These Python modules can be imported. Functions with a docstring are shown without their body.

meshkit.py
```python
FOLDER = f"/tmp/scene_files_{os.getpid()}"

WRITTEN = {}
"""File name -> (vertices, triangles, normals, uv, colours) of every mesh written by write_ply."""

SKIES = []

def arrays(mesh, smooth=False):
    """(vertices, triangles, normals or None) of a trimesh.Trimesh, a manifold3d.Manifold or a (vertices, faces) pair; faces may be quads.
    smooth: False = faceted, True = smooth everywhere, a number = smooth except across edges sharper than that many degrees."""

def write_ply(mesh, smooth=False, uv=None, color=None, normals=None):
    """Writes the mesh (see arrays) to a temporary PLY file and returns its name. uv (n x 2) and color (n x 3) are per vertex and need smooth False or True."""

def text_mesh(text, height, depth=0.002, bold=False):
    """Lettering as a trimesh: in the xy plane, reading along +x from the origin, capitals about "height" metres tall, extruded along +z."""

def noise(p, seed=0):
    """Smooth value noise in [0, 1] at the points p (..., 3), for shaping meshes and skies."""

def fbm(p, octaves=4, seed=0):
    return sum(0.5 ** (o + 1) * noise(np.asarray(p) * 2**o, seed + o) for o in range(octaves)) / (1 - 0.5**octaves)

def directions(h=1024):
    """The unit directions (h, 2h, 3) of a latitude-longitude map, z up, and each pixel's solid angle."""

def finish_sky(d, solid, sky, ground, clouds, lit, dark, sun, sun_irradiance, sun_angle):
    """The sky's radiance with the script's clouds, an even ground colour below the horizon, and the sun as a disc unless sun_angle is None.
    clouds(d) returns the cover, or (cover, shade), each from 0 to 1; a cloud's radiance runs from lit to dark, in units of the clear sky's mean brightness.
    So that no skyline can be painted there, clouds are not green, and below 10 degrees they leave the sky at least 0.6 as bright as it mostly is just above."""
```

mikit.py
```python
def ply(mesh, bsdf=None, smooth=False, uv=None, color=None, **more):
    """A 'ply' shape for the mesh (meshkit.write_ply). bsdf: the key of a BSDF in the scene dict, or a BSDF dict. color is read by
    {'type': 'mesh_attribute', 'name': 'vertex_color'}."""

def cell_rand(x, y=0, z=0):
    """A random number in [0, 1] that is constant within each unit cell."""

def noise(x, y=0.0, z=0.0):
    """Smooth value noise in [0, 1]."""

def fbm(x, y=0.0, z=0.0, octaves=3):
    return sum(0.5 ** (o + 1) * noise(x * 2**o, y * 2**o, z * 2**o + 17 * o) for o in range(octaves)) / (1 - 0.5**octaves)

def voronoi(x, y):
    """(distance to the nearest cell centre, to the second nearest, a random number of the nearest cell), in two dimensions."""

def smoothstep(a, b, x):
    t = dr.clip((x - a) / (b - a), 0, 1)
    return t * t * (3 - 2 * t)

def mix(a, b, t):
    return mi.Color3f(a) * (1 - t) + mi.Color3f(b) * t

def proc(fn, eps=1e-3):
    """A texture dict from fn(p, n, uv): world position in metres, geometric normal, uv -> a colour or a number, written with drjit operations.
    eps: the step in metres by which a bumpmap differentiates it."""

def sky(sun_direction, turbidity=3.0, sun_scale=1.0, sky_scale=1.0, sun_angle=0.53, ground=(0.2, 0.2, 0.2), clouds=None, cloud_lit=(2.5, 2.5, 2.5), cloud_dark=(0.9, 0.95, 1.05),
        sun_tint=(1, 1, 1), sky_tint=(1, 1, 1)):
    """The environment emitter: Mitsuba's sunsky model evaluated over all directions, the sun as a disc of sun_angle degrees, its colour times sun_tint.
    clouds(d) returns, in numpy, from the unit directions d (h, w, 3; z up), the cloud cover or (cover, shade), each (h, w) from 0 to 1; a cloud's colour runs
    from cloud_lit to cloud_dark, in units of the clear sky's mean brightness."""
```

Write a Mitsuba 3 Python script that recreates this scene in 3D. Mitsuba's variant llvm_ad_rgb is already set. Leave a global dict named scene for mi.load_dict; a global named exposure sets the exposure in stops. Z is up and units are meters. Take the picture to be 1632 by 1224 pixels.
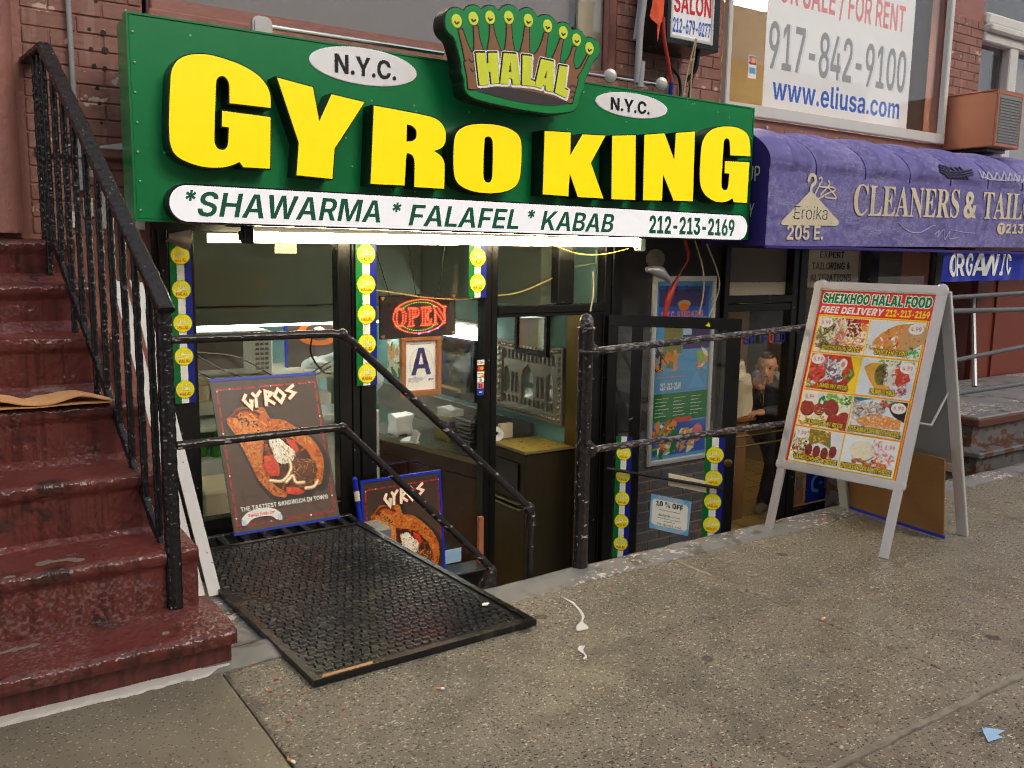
import math, random, glob
import numpy as np, trimesh, manifold3d, shapely
import drjit as dr, mitsuba as mi
import mikit, meshkit
from mikit import proc, noise, fbm, voronoi, cell_rand, smoothstep, mix
from shapely.geometry import Polygon, LineString, Point, MultiPolygon, box as sbox
from shapely import affinity, union_all

scene, labels = {}, {}

# ---------------------------------------------------------------- camera, sky, lamps, exposure
def camera_matrix(yaw, pitch, roll, eye):
    f = np.array([math.cos(yaw) * math.cos(pitch), math.sin(yaw) * math.cos(pitch), math.sin(pitch)])
    r = np.array([math.sin(yaw), -math.cos(yaw), 0.0])
    d = np.cross(f, r)
    c, s = math.cos(roll), math.sin(roll)
    r, d = c * r + s * d, -s * r + c * d
    m = np.eye(4)
    m[:3, 0], m[:3, 1], m[:3, 2], m[:3, 3] = -r, -d, f, eye
    return m

CAMERA_HEIGHT = 1.32
scene['camera'] = {'type': 'perspective', 'fov': 59.79, 'fov_axis': 'x', 'near_clip': 0.05, 'far_clip': 300.0,
                   'to_world': mi.ScalarTransform4f(camera_matrix(math.radians(55.62993544), math.radians(-8.33537615), math.radians(-0.88945569), [0, 0, CAMERA_HEIGHT]))}
exposure = 2.5
scene['sky'] = mikit.sky([0.25, -0.85, 0.60], turbidity=3, sun_scale=0.2, sun_angle=25, sun_tint=(0.9, 0.97, 1.08), clouds=lambda d: 1.0,
                         cloud_lit=(1.56, 1.62, 1.74), cloud_dark=(0.9, 0.95, 1.05))
TUBE_LIGHT = (7.0, 5.7, 3.3)
SHOP_LIGHT = (4.6, 5.0, 4.5)
CLEANERS_LIGHT = (1.05, 0.90, 0.60)
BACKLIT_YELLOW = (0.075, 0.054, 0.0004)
ADDED_STRIP_GLOW = (0.050, 0.050, 0.054)  # faint glow added to brighten the strip face, which is no lamp
OFFICE_LIGHT = (24.0, 19.5, 12.5)

# ---------------------------------------------------------------- helpers
def S(r, g, b):
    return tuple(((c / 255.0 + 0.055) / 1.055) ** 2.4 if c > 10 else c / 255.0 / 12.92 for c in (r, g, b))

def rgb(c):
    return {'type': 'rgb', 'value': [float(x) for x in c]}

def tex(c):
    return proc(c) if callable(c) else rgb(c)

def mat(name, base, rough=0.5, metal=0.0, spec=0.5, bump=None, bscale=1.0, eps=1e-3, coat=0.0, sheen=0.0):
    b = {'type': 'principled', 'base_color': tex(base), 'roughness': tex(rough) if callable(rough) else float(rough), 'metallic': float(metal), 'specular': float(spec)}
    if coat:
        b['clearcoat'], b['clearcoat_gloss'] = coat, 0.9
    if sheen:
        b['sheen'] = sheen
    if bump is not None:
        b = {'type': 'bumpmap', 'arbitrary': proc(bump, eps), 'scale': float(bscale), 'bsdf': b}
    scene[name] = {'type': 'twosided', 'bsdf': b}
    return name

counts = {}
def K(base):
    n = counts.get(base, -1) + 1
    counts[base] = n
    return base if n == 0 else f'{base}_{n:03d}'

def E(base, mesh, m, smooth=False, uv=None, to=None, **more):
    key = K(base)
    d = mesh if isinstance(mesh, dict) else mikit.ply(mesh, m, smooth, uv=uv, **more)
    if to is not None:
        d = {**d, 'to_world': to}
    scene[key] = d
    return key

def L(key, label, cat=None, group=None, kind=None):
    d = labels.setdefault(key, {})
    if label: d['label'] = label
    if cat: d['category'] = cat
    if group: d['group'] = group
    if kind: d['kind'] = kind
    return key

def T(label, cat, base, group=None):
    """A thing made of parts: returns the key its parts' keys start with."""
    key = K(base)
    L(key, label, cat, group)
    return key

def ES(base, meshes, m, **k):
    """Alike pieces, each an entry of its own."""
    return [E(base, q, m, **k) for q in meshes]

def stuff(key): return L(key, None, kind='stuff')

def cat(ms): return trimesh.util.concatenate([m for m in ms if m is not None])

def bx(x0, x1, y0, y1, z0, z1, b=0.0):
    x0, x1 = min(x0, x1), max(x0, x1); y0, y1 = min(y0, y1), max(y0, y1); z0, z1 = min(z0, z1), max(z0, z1)
    if b <= 0:
        m = trimesh.creation.box(extents=(x1 - x0, y1 - y0, z1 - z0))
        m.apply_translation(((x0 + x1) / 2, (y0 + y1) / 2, (z0 + z1) / 2))
        return m
    b = min(b, 0.45 * min(x1 - x0, y1 - y0, z1 - z0))
    pts = []
    for sx in (0, 1):
        for sy in (0, 1):
            for sz in (0, 1):
                c = np.array([(x0, x1)[sx], (y0, y1)[sy], (z0, z1)[sz]])
                d = np.array([1 - 2 * sx, 1 - 2 * sy, 1 - 2 * sz]) * b
                for k in range(3):
                    e = d.copy(); e[k] = 0
                    pts.append(c + e)
    return hull(pts)

def hull(pts):
    h = manifold3d.Manifold.hull_points(np.asarray(pts, float)).to_mesh()
    return trimesh.Trimesh(h.vert_properties[:, :3], h.tri_verts, process=False)

def rot(m, ax, deg, at=(0, 0, 0)):
    m = m.copy(); m.apply_transform(trimesh.transformations.rotation_matrix(math.radians(deg), ax, at)); return m

def mv(m, v):
    m = m.copy(); m.apply_translation(v); return m

def tube(path, r, n=10, cap=True):
    p = np.asarray(path, float)
    rr = np.broadcast_to(r, len(p))
    t = np.gradient(p, axis=0)
    t /= np.linalg.norm(t, axis=1)[:, None] + 1e-12
    a = np.cross(t[0], [0, 0, 1.0] if abs(t[0][2]) < 0.9 else [1.0, 0, 0]); a /= np.linalg.norm(a)
    v = []
    for i in range(len(p)):
        a = a - t[i] * (a @ t[i]); a /= np.linalg.norm(a)
        b = np.cross(t[i], a)
        for k in range(n):
            w = 2 * math.pi * k / n
            v.append(p[i] + rr[i] * (math.cos(w) * a + math.sin(w) * b))
    f = []
    for i in range(len(p) - 1):
        for k in range(n):
            q, s = i * n + k, i * n + (k + 1) % n
            f += [[q, s, s + n], [q, s + n, q + n]]
    if cap:
        v += [p[0], p[-1]]
        for k in range(n):
            f += [[len(v) - 2, (k + 1) % n, k], [len(v) - 1, (len(p) - 1) * n + k, (len(p) - 1) * n + (k + 1) % n]]
    return trimesh.Trimesh(np.array(v), np.array(f), process=False)

def bent(pts, rad, n=6):
    """A polyline with its corners rounded."""
    p = [np.asarray(q, float) for q in pts]
    out = [p[0]]
    for i in range(1, len(p) - 1):
        a, b = p[i - 1] - p[i], p[i + 1] - p[i]
        d = min(rad, 0.45 * np.linalg.norm(a), 0.45 * np.linalg.norm(b))
        s, e = p[i] + a / np.linalg.norm(a) * d, p[i] + b / np.linalg.norm(b) * d
        for k in range(n + 1):
            w = k / n
            out.append((1 - w) ** 2 * s + 2 * w * (1 - w) * p[i] + w * w * e)
    out.append(p[-1])
    return np.array(out)

def spline(pts, n=8):
    p = np.asarray(pts, float)
    q = np.vstack([2 * p[0] - p[1], p, 2 * p[-1] - p[-2]])
    out = []
    for i in range(1, len(q) - 2):
        for k in range(n):
            t = k / n
            out.append(0.5 * (2 * q[i] + (q[i + 1] - q[i - 1]) * t + (2 * q[i - 1] - 5 * q[i] + 4 * q[i + 1] - q[i + 2]) * t * t + (3 * q[i] - q[i - 1] - 3 * q[i + 1] + q[i + 2]) * t ** 3))
    out.append(p[-1])
    return np.array(out)

def ball(c, r, sub=2, s=(1, 1, 1)):
    m = trimesh.creation.icosphere(subdivisions=sub, radius=r)
    m.apply_scale(s); m.apply_translation(c)
    return m

def lathe(profile, at, n=20, axis=None):
    m = trimesh.creation.revolve(np.asarray(profile, float), sections=n)
    if axis is not None:
        m.apply_transform(trimesh.geometry.align_vectors([0, 0, 1], axis))
    m.apply_translation(at)
    return m

class Frame:
    """A plane in the place: origin, two directions on it and its outward normal."""
    def __init__(self, o, u, v):
        self.o, self.u, self.v = (np.asarray(x, float) for x in (o, u, v))
        n = np.cross(self.u, self.v); self.n = n / np.linalg.norm(n)
    def at(self, p, d=0.0):
        p = np.asarray(p, float)
        return self.o + p[:, :1] * self.u + p[:, 1:2] * self.v + self.n * (np.asarray(d).reshape(-1, 1) if np.ndim(d) else d)

def facade(y): return Frame((0, y, 0), (1, 0, 0), (0, 0, 1))

def polys(g):
    return [q for q in getattr(g, 'geoms', [g]) if q.geom_type == 'Polygon' and q.area > 1e-9]

def flat(g, fr, d):
    vs, fs, at = [], [], 0
    for q in polys(g):
        v, f = trimesh.creation.triangulate_polygon(q, engine='earcut')
        v = np.asarray(v)[:, :2]; f = np.asarray(f)
        a, b, c = v[f[:, 0]], v[f[:, 1]], v[f[:, 2]]
        neg = (b[:, 0] - a[:, 0]) * (c[:, 1] - a[:, 1]) - (b[:, 1] - a[:, 1]) * (c[:, 0] - a[:, 0]) < 0
        f[neg] = f[neg][:, ::-1]
        vs.append(fr.at(v, d)); fs.append(f + at); at += len(v)
    if not vs: return None
    return trimesh.Trimesh(np.vstack(vs), np.vstack(fs), process=False)

def prism(g, fr, d0, d1, bevel=0.0):
    """Polygon(s) of the plane, extruded from d0 to d1 along its normal; the far edge bevelled."""
    out = []
    for q in polys(g):
        front = q
        if bevel:
            b = q.buffer(-bevel, join_style=2)
            if len(polys(b)) == 1 and len(polys(b)[0].interiors) == len(q.interiors): front = polys(b)[0]
            else: bevel = 0
        if not bevel:
            m = trimesh.creation.extrude_polygon(q, d1 - d0, engine='earcut')
            v = np.asarray(m.vertices)
            m = trimesh.Trimesh(fr.at(v[:, :2], v[:, 2] + d0), m.faces, process=False)
            out.append(m)
        else:
            m = trimesh.creation.extrude_polygon(q, d1 - d0 - bevel, engine='earcut')
            v = np.asarray(m.vertices)
            out.append(trimesh.Trimesh(fr.at(v[:, :2], v[:, 2] + d0), m.faces, process=False))
            m = trimesh.creation.extrude_polygon(front, bevel, engine='earcut')
            v = np.asarray(m.vertices)
            out.append(trimesh.Trimesh(fr.at(v[:, :2], v[:, 2] + d1 - bevel), m.faces, process=False))
    return cat(out)

def rect(x0, x1, y0, y1): return sbox(x0, y0, x1, y1)

def rrect(x0, x1, y0, y1, r): return sbox(x0 + r, y0 + r, x1 - r, y1 - r).buffer(r, 6)

def ell(cx, cy, a, b, n=32): return affinity.scale(Point(cx, cy).buffer(1, n // 4), a, b, origin=(cx, cy))

FONTS = glob.glob('/opt/blender-*/*/datafiles/fonts/')[0]
_glyphs = {}
def word(text, weight=700, shear=0.0, family='sans', size=150):
    """Lettering as shapely polygons, cap height 1, baseline 0."""
    key = (text, weight, shear, family)
    if key in _glyphs: return _glyphs[key]
    from PIL import Image, ImageDraw, ImageFont
    t, fill = text, None
    if family == 'serif':
        font = ImageFont.truetype(FONTS + 'NotoSansMath-Regular.woff2', size)
        t = ''.join(chr(0x1D400 + ord(c) - 65) if 'A' <= c <= 'Z' else chr(0x1D7CE + ord(c) - 48) if c.isdigit() else c for c in text)
    elif family == 'arabic':
        font = ImageFont.truetype(FONTS + 'NotoSansArabic-VariableFont_wdth,wght.woff2', size)
        font.set_variation_by_axes([weight, 100])
    else:
        font = ImageFont.truetype(FONTS + 'Inter.woff2', size)
        font.set_variation_by_axes([14, weight])
    x0, y0, x1, y1 = font.getbbox(t, anchor='ls')
    im = Image.new('L', (x1 - x0 + 8, y1 - y0 + 8))
    ImageDraw.Draw(im).text((4 - x0, 4 - y0), t, 255, font, anchor='ls')
    on = np.pad(np.asarray(im) > 127, ((0, 0), (1, 1))).astype(np.int8)
    rows, a = np.nonzero(np.diff(on, axis=1) == 1)
    b = np.nonzero(np.diff(on, axis=1) == -1)[1]
    g = union_all(shapely.box(a, -rows - 1, b, -rows)).buffer(0.8).buffer(-0.8).simplify(0.9)
    s = 1.0 / (size * 0.727)
    g = affinity.affine_transform(g, [s, shear * s, 0, s, 0, (4 - y0) * s])
    g = affinity.translate(g, -g.bounds[0], 0)
    _glyphs[key] = g
    return g

def fit(g, x0, x1, y0, y1):
    a, b, c, d = g.bounds
    return affinity.affine_transform(g, [(x1 - x0) / (c - a), 0, 0, (y1 - y0) / (d - b), x0 - a * (x1 - x0) / (c - a), y0 - b * (y1 - y0) / (d - b)])

def wtext(text, x0, x1, y0, y1, **k): return fit(word(text, **k), x0, x1, y0, y1)

# printed ink: one material whose colour is picked per printed patch out of the ink list
INKS = dict(white=(235, 235, 232), black=(16, 15, 15), darkgrey=(58, 52, 50), brown=(84, 66, 58), red=(196, 30, 34), brightred=(232, 58, 40), orange=(240, 150, 30), yellow=(250, 215, 30),
            paleyellow=(245, 228, 150), cream=(242, 234, 208), green=(10, 120, 62), brightgreen=(90, 190, 60), darkgreen=(35, 85, 40), lettuce=(150, 190, 80), blue=(22, 60, 165), navy=(28, 28, 90),
            skyblue=(95, 165, 215), paleblue=(190, 215, 235), teal=(15, 120, 150), purple=(70, 55, 110), pink=(225, 130, 130), tan=(205, 160, 105), bread=(202, 104, 42), breadlight=(220, 135, 70),
            crust=(165, 75, 28), tomato=(205, 62, 34), meat=(108, 58, 34), darkmeat=(70, 34, 24), rice=(246, 234, 204), ricegold=(235, 175, 60), chicken=(225, 150, 70), fish=(215, 180, 140),
            grey=(150, 150, 148), plate=(226, 232, 238), lamb=(150, 50, 48), saffron=(225, 120, 20), olive=(120, 120, 50), onion=(200, 150, 105), midblue=(45, 95, 190), lime=(200, 215, 60))
INK_INDEX = {k: i for i, k in enumerate(INKS)}
_ink = np.array([S(*c) for c in INKS.values()])
_inkr, _inkg, _inkb = (mi.Float(_ink[:, k].copy()) for k in range(3))
def ink_color(p, n, uv):
    i = mi.UInt32(dr.clip(uv.x * 64.0, 0, len(INKS) - 1))
    c = mi.Color3f(dr.gather(mi.Float, _inkr, i), dr.gather(mi.Float, _inkg, i), dr.gather(mi.Float, _inkb, i))
    grain = 0.9 + 0.2 * noise(p.x * 260, p.y * 260, p.z * 260)
    return c * (0.6 + 0.8 * uv.y) * grain

class Print:
    """Flat print on a sheet: patches of ink in the sheet's own coordinates, each a hair above the one before."""
    def __init__(self, fr, d0=0.0015, step=0.00002):
        self.fr, self.d, self.step, self.items, self.gain = fr, d0, step, [], 1.0
    def add(self, g, ink, tone=0.5, clip=None, up=True):
        if clip is not None: g = g.intersection(clip)
        self.d += self.step if up is True else max(float(up), 0.4) * 2.5e-6
        m = flat(g, self.fr, self.d)
        if m is not None:
            self.items.append((m, np.tile([(INK_INDEX[ink] + 0.5) / 64.0, ((0.6 + 0.8 * tone) * self.gain - 0.6) / 0.8], (len(m.vertices), 1))))
    def blobs(self, rng, n, area, inks, size, clip, stretch=(1, 1.8), corners=7):
        x0, y0, x1, y1 = area
        for k in range(n):
            c = rng.uniform([x0, y0], [x1, y1]); r = rng.uniform(*size); s = rng.uniform(*stretch); a0 = rng.uniform(0, 6.3)
            w = np.sort(rng.uniform(0, 2 * math.pi, corners))
            rad = r * rng.uniform(0.7, 1.15, corners)
            q = np.stack([rad * np.cos(w) * s, rad * np.sin(w) / s], 1)
            q = q @ np.array([[math.cos(a0), math.sin(a0)], [-math.sin(a0), math.cos(a0)]]) + c
            g = Polygon(q)
            if g.is_valid and g.area > 0: self.add(g, inks[rng.integers(len(inks))], rng.uniform(0.35, 0.65), clip, up=1.0)
    def paint(self, rng, g, inks, n, size, light=(-0.5, 0.8), k=0.2, edge=0.12, stretch=(1, 2.4), spill=0.0):
        """Fills a shape of the printed picture with many small strokes of its inks."""
        x0, y0, x1, y1 = g.bounds
        clip = g.buffer(spill) if spill else g
        ex = g.boundary
        reach = 0.12 * max(x1 - x0, y1 - y0)
        for _ in range(n):
            c = rng.uniform([x0, y0], [x1, y1]); q = Point(*c)
            if not g.contains(q): continue
            r, s, a0 = rng.uniform(*size), rng.uniform(*stretch), rng.uniform(0, 6.3)
            w = np.sort(rng.uniform(0, 2 * math.pi, 8)); rad = r * rng.uniform(0.75, 1.1, 8)
            v = np.stack([rad * np.cos(w) * s, rad * np.sin(w) / s], 1) @ np.array([[math.cos(a0), math.sin(a0)], [-math.sin(a0), math.cos(a0)]]) + c
            t = 0.5 + k * ((c[0] - (x0 + x1) / 2) / (x1 - x0) * 2 * light[0] + (c[1] - (y0 + y1) / 2) / (y1 - y0) * 2 * light[1]) - edge * math.exp(-ex.distance(q) / reach * 3) + rng.normal() * 0.06
            v = Polygon(v)
            if v.is_valid: self.add(v, inks[rng.integers(len(inks))], float(np.clip(t, 0.05, 0.9)), clip, up=1.0)
    def build(self, base):
        uv = np.vstack([i[1] for i in self.items])
        return E(base, cat([i[0] for i in self.items]), 'printed_ink', uv=uv)

# ---------------------------------------------------------------- materials
mat('printed_ink', ink_color, rough=0.32)

def sidewalk_color(p, n, uv):
    d1, d2, r = voronoi(p.x * 120 + 1.5 * noise(p.x * 90, p.y * 90), p.y * 120)
    e1, e2, q = voronoi(p.x * 260 + 7, p.y * 260)
    big = fbm(p.x * 1.3, p.y * 1.3, 0, 4)
    mid = fbm(p.x * 9, p.y * 9, 3, 3)
    c = mix(S(116, 109, 96), S(134, 126, 111), big)
    c = mix(c, mi.Color3f(*S(92, 85, 74)), 0.45 * smoothstep(0.45, 0.75, mid))
    light = (r > 0.80) & (d1 < 0.25 + 0.2 * cell_rand(r * 777))
    dark = (r < 0.20) & (d1 < 0.25 + 0.22 * cell_rand(r * 777))
    c = dr.select(light, mix(S(150, 138, 118), S(205, 194, 176), cell_rand(r * 999)), c)
    c = dr.select(dark, mi.Color3f(*S(52, 45, 38)), c)
    c = dr.select((q > 0.88) & (e1 < 0.4), c * 1.4, c)
    c = dr.select((q < 0.16) & (e1 < 0.45), c * 0.55, c)
    stain = smoothstep(0.62, 0.7, fbm(p.x * 3.1 + 11, p.y * 3.1, 1, 4))
    gum = voronoi(p.x * 2.2, p.y * 2.2)
    c = mix(c, c * 0.6, stain * 0.35)
    return dr.select((gum[2] > 0.72) & (gum[0] < 0.035 + 0.03 * noise(p.x * 60, p.y * 60)), c * 0.4, c)
def sidewalk_bump(p, n, uv):
    d1, d2, r = voronoi(p.x * 120, p.y * 120)
    return 0.0013 * dr.maximum(0, 0.5 - d1) * r + 0.0025 * fbm(p.x * 30, p.y * 30, 0, 3)
def sidewalk_rough(p, n, uv):
    wet = smoothstep(0.42, 0.62, fbm(p.x * 2.3 + 5, p.y * 2.3, 9, 3))
    return 0.62 - 0.3 * wet
mat('sidewalk_concrete', sidewalk_color, rough=sidewalk_rough, bump=sidewalk_bump, eps=0.002)

def old_color(p, n, uv):
    mid = fbm(p.x * 6, p.y * 6, 3, 4)
    d1, d2, r = voronoi(p.x * 120, p.y * 120)
    c = mix(S(104, 97, 84), S(128, 120, 104), mid)
    c = dr.select((r > 0.90) & (d1 < 0.18 + 0.2 * cell_rand(r * 777)), mi.Color3f(*S(165, 155, 135)), c)
    c = dr.select((r < 0.1) & (d1 < 0.4), c * 0.6, c)
    blot = voronoi(p.x * 7, p.y * 7)
    return dr.select((blot[2] > 0.86) & (blot[0] < 0.10 * noise(p.x * 60, p.y * 60) + 0.01), c * 0.45, c)
mat('old_cement', old_color, rough=sidewalk_rough, bump=sidewalk_bump, eps=0.002)

def coping_color(p, n, uv):
    big = fbm(p.x * 7, p.y * 7, p.z * 7, 4)
    c = mix(S(108, 108, 110), S(136, 135, 134), big)
    c = mix(c, mi.Color3f(*S(84, 78, 70)), smoothstep(0.56, 0.72, fbm(p.x * 9 + 3, p.y * 12, p.z * 12, 4)) * 0.8)
    zone = smoothstep(0.50, 0.60, fbm(p.x * 2.2 + 3, p.y * 3, 0, 3))
    chip = smoothstep(0.60, 0.63, fbm(p.x * 44, p.y * 70, p.z * 44, 4)) * zone
    c = mix(c, mi.Color3f(*S(198, 190, 184)), chip)
    rust = smoothstep(0.67, 0.70, fbm(p.x * 30 + 9, p.y * 50, p.z * 30, 4)) * zone
    return mix(c, mi.Color3f(*S(150, 104, 84)), rust)
def coping_bump(p, n, uv): return 0.006 * fbm(p.x * 26, p.y * 26, p.z * 26, 3)
mat('coping_paint', coping_color, rough=0.42, bump=coping_bump, eps=0.002)

def step_color(p, n, uv):
    up = smoothstep(0.5, 0.9, dr.abs(n.z))
    big = fbm(p.x * 5, p.y * 5, p.z * 5, 4)
    c = mix(S(82, 38, 36), S(108, 54, 50), big)
    drip = fbm(p.x * 62, p.z * 3.2, p.y * 3, 3)
    c = mix(c, mi.Color3f(*S(58, 24, 24)), (1 - up) * smoothstep(0.46, 0.74, drip) * 0.6)
    grime = fbm(p.x * 9 + 4, p.y * 9, p.z * 9, 4)
    c = mix(c, mi.Color3f(*S(46, 32, 30)), smoothstep(0.60, 0.74, grime) * 0.8)
    spread = smoothstep(0.50, 0.66, fbm(p.x * 4 + 31, p.y * 4, p.z * 5, 3))
    scuff = spread * smoothstep(0.46, 0.70, fbm(p.x * 130, p.y * 130, p.z * 90, 3))
    c = mix(c, mi.Color3f(*S(136, 116, 116)), scuff * 0.42)
    red = smoothstep(0.78, 0.80, fbm(p.x * 18 + 71, p.y * 18, p.z * 40, 4))
    c = mix(c, mi.Color3f(*S(150, 44, 42)), red * 0.8)
    worn = smoothstep(0.72, 0.75, fbm(p.x * 10 + 171, p.y * 16, p.z * 20, 4)) * up
    c = mix(c, mi.Color3f(*S(118, 108, 98)), worn)
    blue = smoothstep(0.88, 0.89, noise(p.x * 26 + 5, p.y * 26, p.z * 26 + 8) * 0.8 + 0.2 * noise(p.x * 90, p.y * 90)) * up
    return mix(c, mi.Color3f(*S(84, 96, 130)), blue * 0.8)
def step_bump(p, n, uv):
    return 0.007 * fbm(p.x * 40, p.y * 40, p.z * 14, 4) + 0.004 * noise(p.x * 120, p.y * 120, p.z * 60)
def step_rough(p, n, uv): return 0.12 + 0.26 * fbm(p.x * 12, p.y * 12, p.z * 12, 3)
mat('step_paint', step_color, rough=step_rough, bump=step_bump, eps=0.002)

def brick_color(p, n, uv):
    c = mix(S(124, 82, 73), S(152, 108, 97), fbm(p.x * 8, p.y * 8, p.z * 8, 4))
    c = c * (0.86 + 0.28 * noise(p.x * 6.3, p.z * 16, 5))
    peel = smoothstep(0.73, 0.75, fbm(p.x * 17 + 9, p.y * 17, p.z * 17, 4))
    c = mix(c, mi.Color3f(*S(196, 172, 160)), peel)
    streak = smoothstep(0.6, 0.7, fbm(p.x * 40, p.y * 10, p.z * 4, 3))
    return mix(c, mi.Color3f(*S(170, 135, 126)), streak * 0.35)
def brick_bump(p, n, uv): return 0.004 * fbm(p.x * 60, p.y * 60, p.z * 60, 3)
mat('brick_paint', brick_color, rough=0.6, bump=brick_bump)
def stone_color(p, n, uv):
    return mix(S(134, 88, 80), S(160, 108, 99), fbm(p.x * 6, p.y * 6, p.z * 3, 4))
mat('brownstone_paint', stone_color, rough=0.55, bump=brick_bump)
def slate_color(p, n, uv):
    c = mix(S(48, 52, 58), S(74, 80, 86), fbm(p.x * 9, p.y * 9, p.z * 9, 4))
    return mix(c, mi.Color3f(*S(104, 66, 56)), smoothstep(0.66, 0.7, fbm(p.x * 14 + 3, p.y * 14, p.z * 14, 3)))
mat('slate_brick_paint', slate_color, rough=0.5, bump=brick_bump)

def fleck(base, flecks, amount):
    def f(p, n, uv):
        d1, d2, r = voronoi(p.x * 40 + p.y * 23, p.z * 40 + p.y * 31)
        c = mix(base, tuple(0.72 * b for b in base), fbm(p.x * 3, p.y * 3, p.z * 3, 3))
        return dr.select((r < amount) & (d1 < 0.16), mi.Color3f(*flecks), c)
    return f
mat('green_sheet', fleck(S(18, 138, 78), S(150, 190, 165), 0.02), rough=0.22, coat=0.4)
mat('yellow_plastic', S(255, 222, 8), rough=0.28)
mat('white_plastic', S(246, 246, 250), rough=0.3)
mat('lime_plastic', S(225, 235, 70), rough=0.3)
mat('crown_green', S(22, 140, 72), rough=0.3)
mat('crown_brown', S(140, 94, 62), rough=0.4)
mat('crown_dark', S(60, 50, 52), rough=0.4)
mat('sign_ink_green', S(14, 92, 66), rough=0.35)
mat('black_metal', fleck(S(16, 16, 18), S(120, 120, 120), 0.012), rough=0.28)
mat('black_plain', S(15, 15, 16), rough=0.3)
mat('black_matte', S(18, 17, 17), rough=0.6)
def rail_color(p, n, uv):
    chip = smoothstep(0.76, 0.79, fbm(p.x * 90, p.y * 90, p.z * 70, 3))
    c = mix(S(17, 17, 19), S(30, 30, 34), noise(p.x * 90, p.y * 90, p.z * 90))
    return mix(c, mi.Color3f(*S(128, 126, 128)), chip)
def rail_bump(p, n, uv): return 0.006 * fbm(p.x * 70, p.y * 70, p.z * 70, 3)
mat('rail_paint', rail_color, rough=0.24, bump=rail_bump)
def pipe_color(p, n, uv):
    chip = smoothstep(0.70, 0.73, fbm(p.x * 34, p.y * 90, p.z * 60, 4))
    c = mix(S(24, 22, 23), S(44, 38, 38), noise(p.x * 50, p.y * 50, p.z * 50))
    return mix(c, mi.Color3f(*S(150, 148, 152)), chip)
mat('pipe_paint', pipe_color, rough=0.2, bump=lambda p, n, uv: 0.004 * fbm(p.x * 50, p.y * 50, p.z * 50, 3))
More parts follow.
